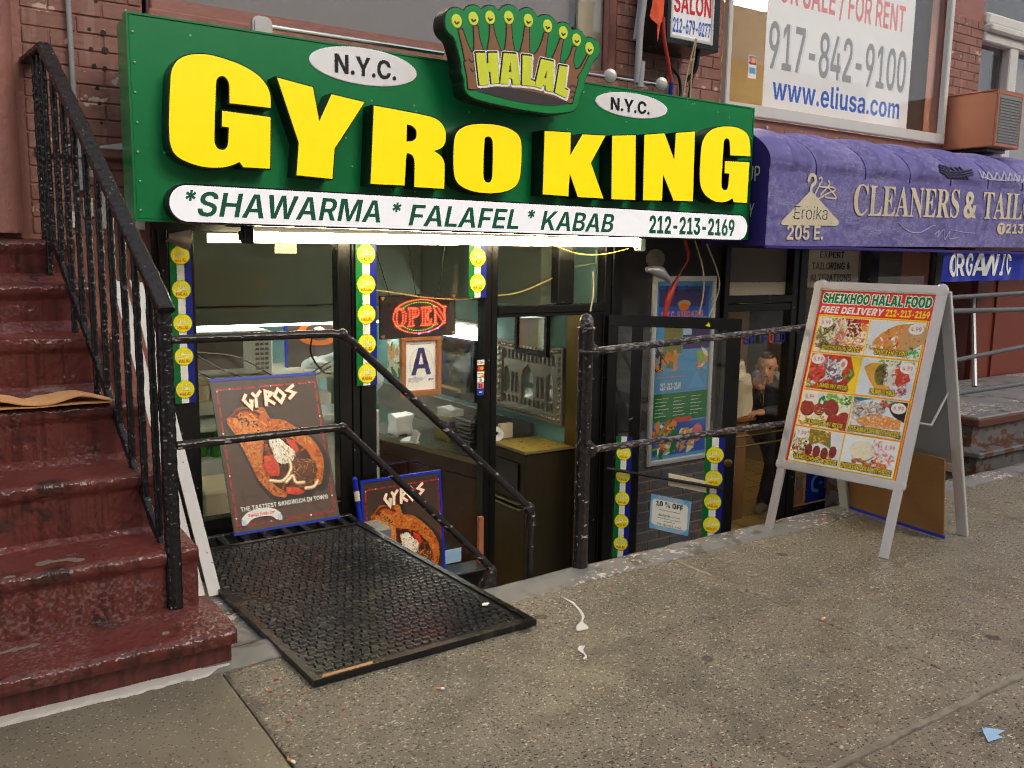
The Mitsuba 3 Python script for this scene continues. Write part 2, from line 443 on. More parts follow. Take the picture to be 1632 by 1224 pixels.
def mottled_color(p, n, uv):
    chip = smoothstep(0.50, 0.62, fbm(p.x * 60, p.y * 110, p.z * 110, 4))
    return mix(mix(S(30, 27, 28), S(52, 44, 42), noise(p.x * 50, p.y * 50, p.z * 50)), mi.Color3f(*S(120, 117, 121)), chip)
mat('mottled_pipe', mottled_color, rough=0.25, bump=lambda p, n, uv: 0.004 * fbm(p.x * 50, p.y * 50, p.z * 50, 3))  # dark paint with grey patches scattered over it at random
mat('grey_pipe', fleck(S(96, 98, 104), S(80, 64, 56), 0.3), rough=0.4, bump=rail_bump)
mat('conduit_grey', S(150, 150, 154), rough=0.5)
mat('chrome', S(200, 200, 204), rough=0.15, metal=1.0)
mat('zinc', S(168, 168, 172), rough=0.4, metal=0.6)
mat('aluminium', S(212, 211, 210), rough=0.34, metal=0.6)
def steel_color(p, n, uv): return mix(S(122, 112, 88), S(140, 130, 104), noise(p.x * 3, p.y * 3, p.z * 240))
mat('stainless', steel_color, rough=0.3, metal=0.8)
mat('dark_steel', S(60, 53, 40), rough=0.35, metal=0.5)
mat('brass', S(126, 104, 58), rough=0.28, metal=0.9)
def rubber_color(p, n, uv):
    c = mix(S(18, 18, 19), S(30, 28, 28), fbm(p.x * 14, p.y * 14, 0, 3))
    return mix(c, mi.Color3f(*S(58, 53, 48)), smoothstep(0.66, 0.72, fbm(p.x * 20 + 7, p.y * 20, 2, 3)) * 0.6)
def rubber_rough(p, n, uv): return 0.08 + 0.26 * fbm(p.x * 5, p.y * 5, 4, 2)
mat('rubber', rubber_color, rough=rubber_rough, spec=0.35, bump=lambda p, n, uv: 0.0003 * noise(p.x * 220, p.y * 220, p.z * 220))
mat('white_paint', fleck(S(222, 222, 224), S(150, 140, 130), 0.03), rough=0.45)
mat('lime_wash', S(215, 212, 208), rough=0.8)
def card_color(p, n, uv): return mix(S(176, 128, 84), S(198, 152, 106), fbm(p.x * 18, p.y * 18, p.z * 18, 3))
mat('cardboard', card_color, rough=0.75)
mat('fibreboard', fleck(S(140, 100, 58), S(120, 84, 48), 0.5), rough=0.7)
mat('blue_trim', S(18, 44, 170), rough=0.35)
mat('led_board', S(40, 32, 30), rough=0.3)
mat('poster_brown', S(78, 66, 60), rough=0.3)
def awning_color(p, n, uv):
    c = mix(S(92, 87, 150), S(114, 108, 172), fbm(p.x * 4, p.y * 6, p.z * 3, 4))
    water = fbm(p.x * 18, p.y * 3, p.z * 2.5, 3)
    c = mix(c, mi.Color3f(*S(78, 72, 132)), smoothstep(0.5, 0.66, water) * 0.5)
    dust = smoothstep(0.42, 0.6, fbm(p.x * 30, p.y * 30, p.z * 30, 3) * 0.5 + 0.5 * fbm(p.x * 3, p.y * 3, p.z * 3, 3)) * smoothstep(0.35, 0.5, noise(p.x * 140, p.y * 140, p.z * 140))
    return mix(c, mi.Color3f(*S(156, 150, 186)), dust * 0.5)
def awning_bump(p, n, uv):
    return 0.012 * fbm(p.x * 7, p.y * 7, p.z * 22, 3) + 0.003 * fbm(p.x * 40, p.y * 40, p.z * 60, 2)
mat('awning_cloth', awning_color, rough=0.7, bump=awning_bump, eps=0.004)
mat('awning_end', S(44, 26, 112), rough=0.7)
mat('awning_print', fleck(S(224, 212, 186), S(170, 160, 150), 0.2), rough=0.7)
mat('awning_ink', S(66, 60, 72), rough=0.7)
mat('chalk_print', S(196, 190, 214), rough=0.8)
mat('marker_print', S(60, 54, 84), rough=0.8)
def teal_color(p, n, uv): return mix(S(112, 158, 160), S(128, 172, 172), fbm(p.x * 2, p.y * 2, p.z * 2, 3))
mat('teal_wall', teal_color, rough=0.6)
mat('reflection_green', S(108, 122, 110), rough=0.7)  # hood colour, pitched to stand for street reflections in the upper panes
mat('cream_panel', S(205, 196, 172), rough=0.7)
def tan_color(p, n, uv): return mix(S(168, 150, 116), S(188, 170, 134), fbm(p.x * 2, p.y * 2, p.z * 2, 3))
mat('tan_wall', tan_color, rough=0.7)
mat('dim_grey', S(120, 112, 106), rough=0.8)
mat('dark_interior', S(52, 46, 42), rough=0.8)
def tile_color(p, n, uv):
    gx, gy = p.x / 0.3 - dr.floor(p.x / 0.3), p.y / 0.3 - dr.floor(p.y / 0.3)
    c = mix(S(176, 142, 78), S(200, 168, 100), fbm(p.x * 3, p.y * 3, 0, 3))
    return dr.select((gx < 0.03) | (gy < 0.03), mi.Color3f(*S(96, 74, 44)), c)
mat('floor_tile', tile_color, rough=0.35)
mat('red_wood', S(70, 28, 24), rough=0.4)
def granite_color(p, n, uv): return mix(S(44, 50, 46), S(92, 96, 88), noise(p.x * 120, p.y * 120, p.z * 120))
mat('granite', granite_color, rough=0.08)
mat('oak', S(158, 100, 44), rough=0.4)
mat('paper_white', S(240, 241, 242), rough=0.6)
mat('paper_blue', S(150, 185, 220), rough=0.5)
mat('paper_cream', S(222, 210, 180), rough=0.6)
mat('bag_paper', S(206, 192, 160), rough=0.7)
mat('pewter', S(170, 163, 154), rough=0.3, metal=0.8)
mat('mirror', S(215, 215, 212), rough=0.03, metal=1.0)
mat('black_plastic', S(22, 22, 24), rough=0.35)
mat('white_appliance', S(214, 220, 218), rough=0.35)
mat('dark_glass', S(20, 22, 26), rough=0.08)
mat('sticker_green', S(0, 104, 48), rough=0.35)
mat('sticker_white', S(226, 228, 226), rough=0.35)
mat('sticker_blue', S(18, 32, 132), rough=0.35)
mat('sticker_yellow', S(232, 224, 32), rough=0.35)
mat('sticker_red', S(196, 58, 30), rough=0.35)
def box_color(p, n, uv): return mix(S(158, 96, 68), S(174, 110, 82), fbm(p.x * 5, p.y * 5, p.z * 5, 3))
mat('rust_orange', box_color, rough=0.45)
mat('grille_grey', S(128, 130, 134), rough=0.6)
mat('orange_cloth', S(226, 82, 34), rough=0.6)
mat('red_cord', S(160, 40, 26), rough=0.5)
mat('blue_cord', S(24, 40, 150), rough=0.5)
mat('pale_cord', S(176, 160, 132), rough=0.6)
mat('yellow_cord', S(196, 172, 96), rough=0.6)
mat('banner_blue', S(28, 44, 160), rough=0.45)
mat('terracotta_paint', S(110, 48, 32), rough=0.55)
def iron_color(p, n, uv):
    c = mix(S(78, 80, 82), S(104, 105, 106), fbm(p.x * 10, p.y * 10, p.z * 10, 3))
    return mix(c, mi.Color3f(*S(88, 52, 38)), smoothstep(0.5, 0.62, fbm(p.x * 16 + 5, p.y * 16, p.z * 16, 3)))
mat('rusty_iron', iron_color, rough=0.5, bump=coping_bump)
mat('grey_deck', coping_color, rough=0.45, bump=coping_bump)
mat('rust_edge', S(84, 46, 34), rough=0.6, bump=coping_bump)
mat('white_trim', S(206, 204, 200), rough=0.5)
def asphalt_color(p, n, uv): return mix(S(52, 52, 54), S(72, 71, 72), noise(p.x * 60, p.y * 60, 0))
mat('asphalt', asphalt_color, rough=0.6)
mat('far_brick', S(126, 112, 100), rough=0.8)
mat('van_paint', S(128, 30, 26), rough=0.2, coat=0.6)
mat('amber', S(230, 130, 20), rough=0.2)
mat('skin', S(190, 138, 108), rough=0.5)
mat('hair', S(26, 20, 18), rough=0.5)
mat('jacket_cloth', S(38, 38, 42), rough=0.6)
mat('trouser_cloth', S(28, 28, 34), rough=0.7)
mat('shoe_suede', S(150, 136, 110), rough=0.7)
mat('bottle_green', S(60, 140, 50), rough=0.15)
mat('bag_film', S(214, 222, 222), rough=0.25)
mat('yellow_box', S(148, 130, 56), rough=0.5)
mat('eye_white', S(220, 214, 206), rough=0.3)
mat('iron_dark', S(74, 72, 74), rough=0.5)
mat('filter_tan', S(222, 150, 74), rough=0.7)
mat('crumbled_mortar', lambda p, n, uv: mix(S(150, 142, 128), S(104, 97, 86), fbm(p.x * 40, p.y * 40, 0, 3)), rough=0.8)
scene['clear_glass'] = {'type': 'thindielectric', 'int_ior': 1.45}
scene['window_glass'] = {'type': 'thindielectric', 'int_ior': 1.66}
def lamp(c): return {'type': 'area', 'radiance': rgb(c)}

LETTERS = {
'G': ([(932,1996),(940,2022),(957,2052),(986,2073),(1017,2084),(1054,2091),(1097,2091),(1145,2084),(1199,2073),(1249,2055),(1291,2031),(1318,2001),(1331,1973),(1334,1941),(1333,1910),(1161,1912),(1163,1986),(1156,2004),(1143,2015),(1132,2016),(1121,2011),(1111,2000),(1108,1985),(1094,1772),(1095,1746),(1104,1728),(1118,1722),(1134,1723),(1146,1735),(1151,1753),(1156,1815),(1127,1816),(1130,1878),(1331,1872),(1324,1660),(1210,1659),(1195,1680),(1171,1666),(1131,1653),(1088,1648),(1039,1650),(992,1661),(953,1677),(930,1699),(920,1732),(918,1768),(919,1825)],None),
'Y': ([(1364,2036),(1521,2015),(1548,1874),(1607,1995),(1763,1978),(1617,1765),(1605,1634),(1441,1640),(1454,1777)],None),
'R': ([(1809,1968),(2046,1953),(2124,1944),(2161,1922),(2181,1890),(2183,1856),(2176,1830),(2161,1811),(2138,1800),(2117,1793),(2138,1783),(2161,1769),(2173,1747),(2176,1725),(2173,1621),(2013,1621),(2016,1714),(2015,1742),(2007,1761),(1994,1770),(1975,1773),(1970,1756),(1962,1625),(1790,1623)],[(1975,1902),(2004,1898),(2023,1882),(2027,1863),(2023,1843),(2007,1829),(1972,1824)]),
'O': ([(2225,1797),(2228,1849),(2237,1881),(2259,1905),(2300,1926),(2356,1938),(2412,1943),(2477,1943),(2535,1936),(2584,1919),(2610,1895),(2620,1856),(2620,1778),(2614,1699),(2596,1662),(2555,1635),(2496,1619),(2424,1612),(2345,1615),(2285,1630),(2247,1651),(2230,1682),(2224,1739)],[(2398,1856),(2402,1877),(2420,1886),(2438,1881),(2449,1861),(2450,1766),(2448,1695),(2441,1671),(2423,1662),(2405,1668),(2394,1689),(2394,1763)]),
'K': ([(2762,1940),(2930,1947),(2929,1829),(3008,1944),(3164,1951),(3069,1802),(3162,1622),(2988,1621),(2929,1742),(2923,1622),(2758,1624)],None),
'I': ([(3212,1954),(3380,1972),(3391,1624),(3221,1621)],None),
'N': ([(3444,1979),(3594,2000),(3678,1858),(3682,2009),(3831,2030),(3839,1637),(3686,1634),(3595,1777),(3594,1630),(3451,1626)],None),
'G2': ([(3888,1926),(3895,1976),(3921,2019),(3970,2055),(4036,2075),(4110,2084),(4186,2084),(4251,2068),(4286,2042),(4302,2000),(4310,1926),(4135,1919),(4127,1994),(4115,2012),(4096,2016),(4078,2006),(4072,1986),(4069,1753),(4076,1724),(4099,1712),(4122,1718),(4132,1740),(4135,1813),(4095,1813),(4093,1882),(4304,1890),(4301,1647),(4184,1648),(4172,1673),(4148,1656),(4092,1641),(4017,1644),(3947,1671),(3909,1707),(3892,1743),(3886,1810)],None),
}
CROWN = {
'outline': [(2182,2297),(2152,2313),(2133,2335),(2130,2370),(2139,2401),(2166,2427),(2197,2433),(2231,2423),(2252,2448),(2284,2459),(2309,2456),(2325,2445),(2347,2463),(2376,2472),(2405,2469),(2425,2454),(2451,2481),(2483,2493),(2517,2487),(2541,2469),(2571,2491),(2598,2495),(2625,2488),(2650,2460),(2681,2476),(2716,2480),(2748,2469),(2770,2448),(2802,2461),(2838,2458),(2865,2432),(2897,2442),(2927,2433),(2951,2408),(2988,2414),(3026,2402),(3049,2374),(3044,2337),(3004,2300),(2972,2234),(2954,2203),(2952,2163),(2923,2120),(2914,2068),(2881,2040),(2800,2023),(2728,2013),(2615,2015),(2479,2021),(2346,2032),(2275,2043),(2244,2063),(2234,2098),(2237,2114),(2218,2153),(2221,2174),(2211,2214)],
'points': [[(2201,2336),(2221,2340),(2245,2285),(2270,2247),(2292,2245),(2290,2214),(2236,2207),(2226,2252)],[(2282,2363),(2304,2366),(2314,2310),(2337,2261),(2286,2255),(2287,2296)],[(2373,2383),(2388,2386),(2401,2338),(2434,2275),(2359,2267),(2372,2323)],[(2468,2403),(2492,2406),(2498,2336),(2514,2285),(2457,2278),(2468,2337)],[(2574,2403),(2597,2406),(2598,2345),(2602,2284),(2548,2282),(2564,2340)],[(2690,2393),(2711,2396),(2702,2332),(2697,2277),(2631,2236),(2620,2272),(2654,2304),(2677,2351)],[(2787,2377),(2805,2377),(2795,2328),(2786,2267),(2739,2274),(2763,2319)],[(2869,2352),(2887,2353),(2869,2288),(2885,2246),(2911,2249),(2947,2298),(2965,2329),(2972,2327),(2926,2245),(2891,2201),(2846,2219),(2822,2268),(2850,2303)]],
'base': [(2233,2196),(2292,2245),(2434,2275),(2609,2287),(2837,2262),(2906,2198),(2872,2081),(2854,2076),(2755,2097),(2648,2107),(2531,2111),(2424,2107),(2333,2094),(2280,2080),(2256,2080),(2249,2141)],
'hollow': [(2280,2080),(2333,2094),(2424,2107),(2531,2111),(2648,2107),(2755,2097),(2858,2077),(2756,2055),(2615,2049),(2478,2056),(2346,2071)],
'H': [(2292,2245),(2343,2252),(2352,2206),(2363,2208),(2360,2254),(2412,2261),(2425,2123),(2381,2115),(2374,2169),(2361,2168),(2365,2110),(2314,2101)],
'A': [(2448,2265),(2521,2270),(2548,2130),(2504,2126),(2500,2153),(2480,2153),(2477,2126),(2431,2122)],
'Ah': [(2487,2231),(2494,2184),(2479,2182)],
'L': [(2558,2270),(2613,2272),(2609,2163),(2637,2155),(2634,2133),(2558,2130)],
'A2': [(2669,2267),(2747,2264),(2747,2118),(2701,2121),(2700,2143),(2682,2144),(2676,2127),(2634,2132)],
'A2h': [(2705,2218),(2703,2179),(2690,2181)],
'L2': [(2783,2250),(2834,2250),(2819,2143),(2842,2137),(2831,2098),(2758,2117)],
'knobs': [(2190,2373),(2280,2397),(2372,2416),(2478,2432),(2592,2436),(2708,2428),(2805,2411),(2890,2389),(2974,2358)],
}

# ---------------------------------------------------------------- the ground
def grid_mesh(P):
    """A sheet from an (m, n, 3) array of points."""
    m, n = P.shape[:2]
    i = np.arange(m * n).reshape(m, n)
    q = np.stack([i[:-1, :-1], i[1:, :-1], i[1:, 1:], i[:-1, 1:]], -1).reshape(-1, 4)
    return trimesh.Trimesh(P.reshape(-1, 3), np.vstack([q[:, [0, 1, 2]], q[:, [0, 2, 3]]]), process=False)

def orient(m, towards):
    """Turns an open sheet's faces so that they look along a direction on average."""
    v, f = np.asarray(m.vertices), np.asarray(m.faces)
    n = np.cross(v[f[:, 1]] - v[f[:, 0]], v[f[:, 2]] - v[f[:, 0]]).sum(0)
    if n @ np.asarray(towards) < 0: m = trimesh.Trimesh(v, f[:, ::-1], process=False)
    return m

street = L(E('street', bx(-60, 80, -11.0, -2.6, -0.4, -0.14), 'asphalt'), None, kind='structure')
L(E('far_sidewalk', bx(-60, 80, -15.0, -11.0, -0.4, 0.0), 'old_cement'), None, kind='structure')
L(E('sidewalk', bx(-60, 80, -2.6, 2.70, -0.4, -0.03), 'old_cement'), None, kind='structure')
def slab(x0, x1, y0, y1, m, seed):
    g = 0.0026
    x0, x1, y0, y1 = x0 + g, x1 - g, y0 + g, y1 - g
    nx, ny = max(2, int((x1 - x0) / 0.06)), max(2, int((y1 - y0) / 0.06))
    xs = np.concatenate([[x0, x0 + 0.006], np.linspace(x0 + 0.02, x1 - 0.02, nx), [x1 - 0.006, x1]])
    ys = np.concatenate([[y0, y0 + 0.006], np.linspace(y0 + 0.02, y1 - 0.02, ny), [y1 - 0.006, y1]])
    X, Y = np.meshgrid(xs, ys, indexing='ij')
    Z = 0.003 * (meshkit.fbm(np.stack([X * 3, Y * 3, X * 0 + seed], -1), 3) - 0.5) - 0.003
    crumble = 0.006 * meshkit.noise(np.stack([X * 25, Y * 25, X * 0], -1), seed)
    edge = np.minimum(np.minimum(X - x0, x1 - X), np.minimum(Y - y0, y1 - Y)) < 0.004
    Z = np.where(edge, Z - 0.003 - 0.6 * crumble, Z)
    top = grid_mesh(np.stack([X, Y, Z], -1))
    ring = [np.stack([X[:, 0], Y[:, 0], Z[:, 0]], -1), np.stack([X[-1], Y[-1], Z[-1]], -1), np.stack([X[::-1, -1], Y[::-1, -1], Z[::-1, -1]], -1), np.stack([X[0, ::-1], Y[0, ::-1], Z[0, ::-1]], -1)]
    ring = np.vstack(ring); low = ring.copy(); low[:, 2] = -0.04
    side = grid_mesh(np.stack([ring, low], 1))
    return E('sidewalk__slab', cat([top, side]), m, smooth=30)
for k, (x0, x1) in enumerate([(-3.2, -1.22), (-1.22, 0.752), (0.752, 2.722), (2.722, 4.69), (4.69, 6.66), (6.66, 8.63), (8.63, 10.6)]):
    slab(x0, x1, 1.312, 2.705, 'old_cement' if x1 < 1 else 'sidewalk_concrete', k)
for k, (x0, x1) in enumerate([(-2.6, -0.7), (-0.7, 1.2), (1.2, 2.02), (2.02, 2.9), (2.9, 4.9), (4.9, 7.0), (7.0, 9.0)]):
    slab(x0, x1, -0.3, 1.300, 'sidewalk_concrete' if x0 > 1.1 else 'old_cement', 20 + k)

xj = np.arange(1.0, 7.0, 0.012)
ja = 1.303 - 0.016 * meshkit.fbm(np.stack([xj * 14, xj * 0, xj * 0], -1), 4); jb = 1.309 + 0.010 * meshkit.fbm(np.stack([xj * 18, xj * 0 + 4, xj * 0], -1), 4)
stuff(E('sidewalk__joint_mortar', prism(Polygon(list(zip(xj, ja)) + list(zip(xj[::-1], jb[::-1]))), Frame((0, 0, 0), (1, 0, 0), (0, 1, 0)), -0.02, 0.0015), 'crumbled_mortar'))
xs = np.arange(0.70, 11.0, 0.03)
prof = np.array([(2.700, -0.05), (2.703, -0.001), (2.715, 0.004), (2.74, 0.007), (2.78, 0.010), (2.82, 0.010), (2.845, 0.004), (2.856, -0.012), (2.860, -0.06), (2.862, -0.5), (2.862, -1.02)])
P = np.zeros((len(xs), len(prof), 3))
P[..., 0] = xs[:, None]; P[..., 1] = prof[None, :, 0]; P[..., 2] = prof[None, :, 1]
w = meshkit.fbm(np.stack([P[..., 0] * 4, P[..., 1] * 4, P[..., 2] * 4], -1), 4) - 0.5
P[..., 1] += 0.022 * w; P[..., 2] += np.where(P[..., 2] > -0.03, 0.010 * w, 0)
P[:, :2, 1] -= 0.02 * meshkit.noise(np.stack([xs * 3, xs * 0, xs * 0], -1), 3)[:, None]
L(E('areaway_coping', orient(grid_mesh(P), (0, 0, 1)), 'coping_paint', smooth=40), None, kind='structure')
L(E('areaway_floor', bx(0.8, 12, 2.86, 4.34, -1.15, -0.99), 'old_cement'), None, kind='structure')

# ---------------------------------------------------------------- the building
B = T('brownstone building with painted brick, shop windows below street level and tall windows above', 'building', 'brownstone_building')
W0, W1 = 4.30, 4.55
wall = []
for x0, x1, z0, z1 in [(-8, 0.95, -1.2, 7.5), (0.95, 4.62, 1.43, 2.30), (3.645, 4.575, 2.30, 7.5), (0.95, 3.645, 3.9, 7.5), (4.62, 5.62, 1.43, 2.262), (5.62, 7.72, 1.43, 2.262), (7.205, 7.715, 2.262, 7.5), (4.575, 7.205, 4.2, 7.5),
                       (7.72, 9.4, 1.43, 2.1), (9.4, 20, -1.2, 7.5), (7.715, 9.4, 3.75, 7.5), (3.745, 4.665, -1.2, 1.43), (7.90, 9.4, -1.2, 1.43), (7.2, 7.32, -1.2, 1.43)]:
    wall.append(bx(x0, x1, W0, W1, z0, z1))
E(B + '__wall', cat(wall), 'brownstone_paint')
rng = np.random.default_rng(4)
def brick_mesh(l, h, d, seed):
    r = np.random.default_rng(seed)
    m = bx(-l / 2, l / 2, -d, 0.03, -h / 2, h / 2, 0.004)
    v = np.asarray(m.vertices).copy()
    v[:, 1] += np.where(v[:, 1] < 0, r.uniform(-0.0015, 0.0015, len(v)), 0)
    return trimesh.Trimesh(v, m.faces, process=False)
brick_kinds = {}
for m in ('brick_paint', 'slate_brick_paint'):
    brick_kinds[m] = {(f, s): mikit.ply(brick_mesh(0.203 if f else 0.098, 0.0655, 0.006, s * 2 + f), m) for f in (0, 1) for s in range(3)}
TR = mi.ScalarTransform4f
def brickwork(x0, x1, z0, z1, m='brick_paint', skip=lambda x, z: False):
    z, k = z0, 0
    while z + 0.06 < z1:
        x = x0 - (0.104 if k % 2 else 0.0)
        while x < x1:
            c, e = max(x, x0), min(x + 0.203, x1)
            if e - c > 0.03 and not skip((c + e) / 2, z + 0.03):
                full = e - c > 0.15
                base = brick_kinds[m][(1 if full else 0, int(rng.integers(3)))]
                s = (e - c) / (0.203 if full else 0.098)
                E(B + '__wall__brick', base, None, to=TR().translate([(c + e) / 2, W0 - 0.002 * rng.random(), z + 0.03]).rotate([0, 1, 0], rng.normal() * 0.25).scale([s, 1, 1]))
            x += 0.2085
        z += 0.0705; k += 1
brickwork(0.475, 0.945, 1.375, 2.62)
brickwork(4.62, 7.22, 2.02, 2.262)
brickwork(3.66, 4.56, 2.262, 2.95)
brickwork(7.215, 7.71, 2.262, 3.36)
brickwork(3.76, 4.65, -0.88, 0.17, 'slate_brick_paint')
E(B + '__wall__dark_cladding', bx(3.747, 4.664, 4.285, 4.31, 0.178, 1.43), 'black_matte')
# small holes drilled beside the sign
hp = [((152, 14), .007), ((140, 55), .008), ((160, 57), .012), ((141, 82), .008), ((161, 82), .014), ((144, 106), .009), ((159, 108), .009), ((146, 138), .008), ((148, 160), .007), ((149, 188), .006)]
holes = []
for (px, py), r in hp:
    x, z = 0.345 + 0.00275 * px + 0.00004 * py, 2.392 - 0.00287 * py
    holes.append(lathe([(0, 0), (r, 0), (r, 0.004), (0, 0.004)], (x, W0 - 0.0095, z), 10, (0, 1, 0)))
E(B + '__wall__drilled_hole', cat(holes), 'black_matte')
# mortar and plaster scars low on the brick beside the stair
E(B + '__wall__brick_ledge', bx(0.50, 0.94, 4.26, 4.31, 1.70, 1.74, 0.008), 'brick_paint')
ES(B + '__wall__plaster_scar', [prism(Polygon([(0.60, 1.742), (0.66, 1.755), (0.74, 1.75), (0.84, 1.77), (0.90, 1.745), (0.9, 1.741)]), facade(4.258), 0, 0.006)] +
  [bx(0.60 + 0.07 * k, 0.64 + 0.07 * k, 4.275, 4.283, 1.40 + 0.05 * (k % 2), 1.47 + 0.06 * (k % 3), 0.003) for k in range(5)], 'white_trim')
# door surround of the stoop: a flat panel, a fillet and a heavy roll
pr = [(-1.5, 4.20), (0.20, 4.20), (0.22, 4.215), (0.25, 4.215), (0.26, 4.19)]
for k in range(13):
    w = math.pi * (1 - k / 12)
    pr.append((0.355 + 0.075 * math.cos(w), 4.20 - 0.055 * math.sin(w)))
pr += [(0.43, 4.31), (-1.5, 4.31)]
m = trimesh.creation.extrude_polygon(Polygon(pr), 3.0, engine='earcut'); m.apply_translation((0, 0, 1.372))
E(B + '__door_surround', m, 'brownstone_paint', smooth=35)

def sash(name, x0, x1, z0, z1, y, w, m, parent, d=0.05):
    g = rect(x0, x1, z0, z1).difference(rect(x0 + w, x1 - w, z0 + w, z1 - w))
    return E(parent + name, prism(g, facade(y + d), 0, d, 0.004), m)
def pane(parent, x0, x1, z0, z1, y, m='window_glass'):
    return E(parent + '__pane', flat(rect(x0, x1, z0, z1), facade(y), 0), m)
def room(prefix, x0, x1, y0, y1, z0, z1, mats):
    """floor, ceiling, back and side walls of a room behind the front, as setting"""
    t = 0.06
    for part, b in (('floor', bx(x0, x1, y0, y1, z0 - t, z0)), ('ceiling', bx(x0, x1, y0, y1, z1, z1 + t)), ('back_wall', bx(x0 - t, x1 + t, y1, y1 + t, z0 - t, z1 + t)),
                    ('side_wall', bx(x0 - t, x0, y0, y1, z0 - t, z1 + t)), ('side_wall', bx(x1, x1 + t, y0, y1, z0 - t, z1 + t))):
        L(E(prefix + '_' + part, b, mats.get(part, mats['wall'])), None, kind='structure')

# upper floor, window behind the sign
w = B + '__window'; K(w)
scene[w] = mikit.ply(prism(rect(0.98, 3.60, 2.325, 2.405).union(rect(0.98, 1.03, 2.325, 3.9)).union(rect(3.57, 3.62, 2.325, 3.9)), facade(4.31), 0, 0.05, 0.004), 'brownstone_paint')
E(w + '__sill', bx(0.96, 3.63, 4.22, 4.33, 2.29, 2.345, 0.008), 'brownstone_paint')
pane(w, 1.03, 3.57, 2.405, 3.9, 4.30)
E(w + '__blind', bx(1.0, 3.41, 4.44, 4.46, 2.35, 3.9), 'dim_grey')
E(w + '__shade', bx(3.415, 3.60, 4.36, 4.38, 2.35, 3.9), 'cream_panel')
# window with the letting notice
w2 = K(B + '__window')
g = rect(4.583, 7.20, 2.268, 4.2).difference(rect(4.625, 7.15, 2.345, 4.2))
scene[w2] = mikit.ply(prism(g, facade(4.30), 0, 0.045, 0.005), 'white_trim')
pane(w2, 4.625, 7.15, 2.345, 4.2, 4.31, 'clear_glass')
E(w2 + '__curtain', bx(6.86, 7.14, 4.42, 4.45, 2.36, 4.2), 'dark_interior')
room('office', 4.58, 7.2, 4.56, 7.5, 2.2, 4.25, {'wall': 'tan_wall', 'floor': 'dark_interior', 'ceiling': 'white_trim'})
# right-hand window with a pale cornice
w3 = K(B + '__window')
scene[w3] = mikit.ply(cat([bx(7.72, 9.4, 4.22, 4.34, 3.24, 3.30, 0.012), bx(7.72, 9.4, 4.26, 4.34, 3.30, 3.40, 0.02), bx(8.16, 8.30, 4.28, 4.36, 2.1, 3.24, 0.01), bx(7.72, 9.4, 4.27, 4.36, 3.16, 3.24, 0.01)]), 'white_trim')
E(w3 + '__pane', cat([flat(rect(7.72, 8.16, 2.1, 3.2), facade(4.36), 0), flat(rect(8.3, 9.4, 2.1, 3.2), facade(4.36), 0), flat(rect(7.72, 9.4, 3.4, 3.75), facade(4.36), 0)]), 'window_glass')
E(w3 + '__curtain', cat([bx(7.7, 8.2, 4.48, 4.5, 2.1, 3.2), bx(7.7, 9.4, 4.6, 4.62, 3.2, 3.8)]), 'dark_interior')
E(w3 + '__side_curtain', bx(8.3, 9.4, 4.44, 4.46, 2.1, 3.2), 'dim_grey')
E(B + '__back_wall', bx(-8, 20, 12.0, 12.2, -1.5, 7.5), 'dark_interior')
E(B + '__roof', bx(-8, 20, 4.55, 12.2, 7.5, 7.7), 'dark_interior')
E(B + '__gable', cat([bx(-8.2, -8, 4.4, 12.2, -1.5, 7.7), bx(20, 20.2, 4.4, 12.2, -1.5, 7.7)]), 'dark_interior')

# the houses across the street, mirrored in the windows
for k, (x0, x1, h, nm) in enumerate([(-22, -9, 7.5, 'wide'), (-9, 4, 9, 'taller'), (4, 18, 7, 'lower'), (18, 34, 8.5, 'far')]):
    b = T(['broad brick house across the street, first from the left', 'tall brick house across the street behind the red van', 'lower brick house across the street beyond the van', 'last brick house across the street on the right'][k], 'building', 'row_house', 'houses across the street')
    E(b + '__wall', bx(x0, x1 - 0.05, -25, -15, -0.2, h), 'far_brick')
    for r in range(2):
        for c in range(5):
            xx = x0 + 1.3 + c * (x1 - x0 - 2.6) / 4
            E(b + '__window', bx(xx - 0.5, xx + 0.5, -15.02, -14.97, 1.2 + 3.3 * r, 3.1 + 3.3 * r), 'dark_glass')

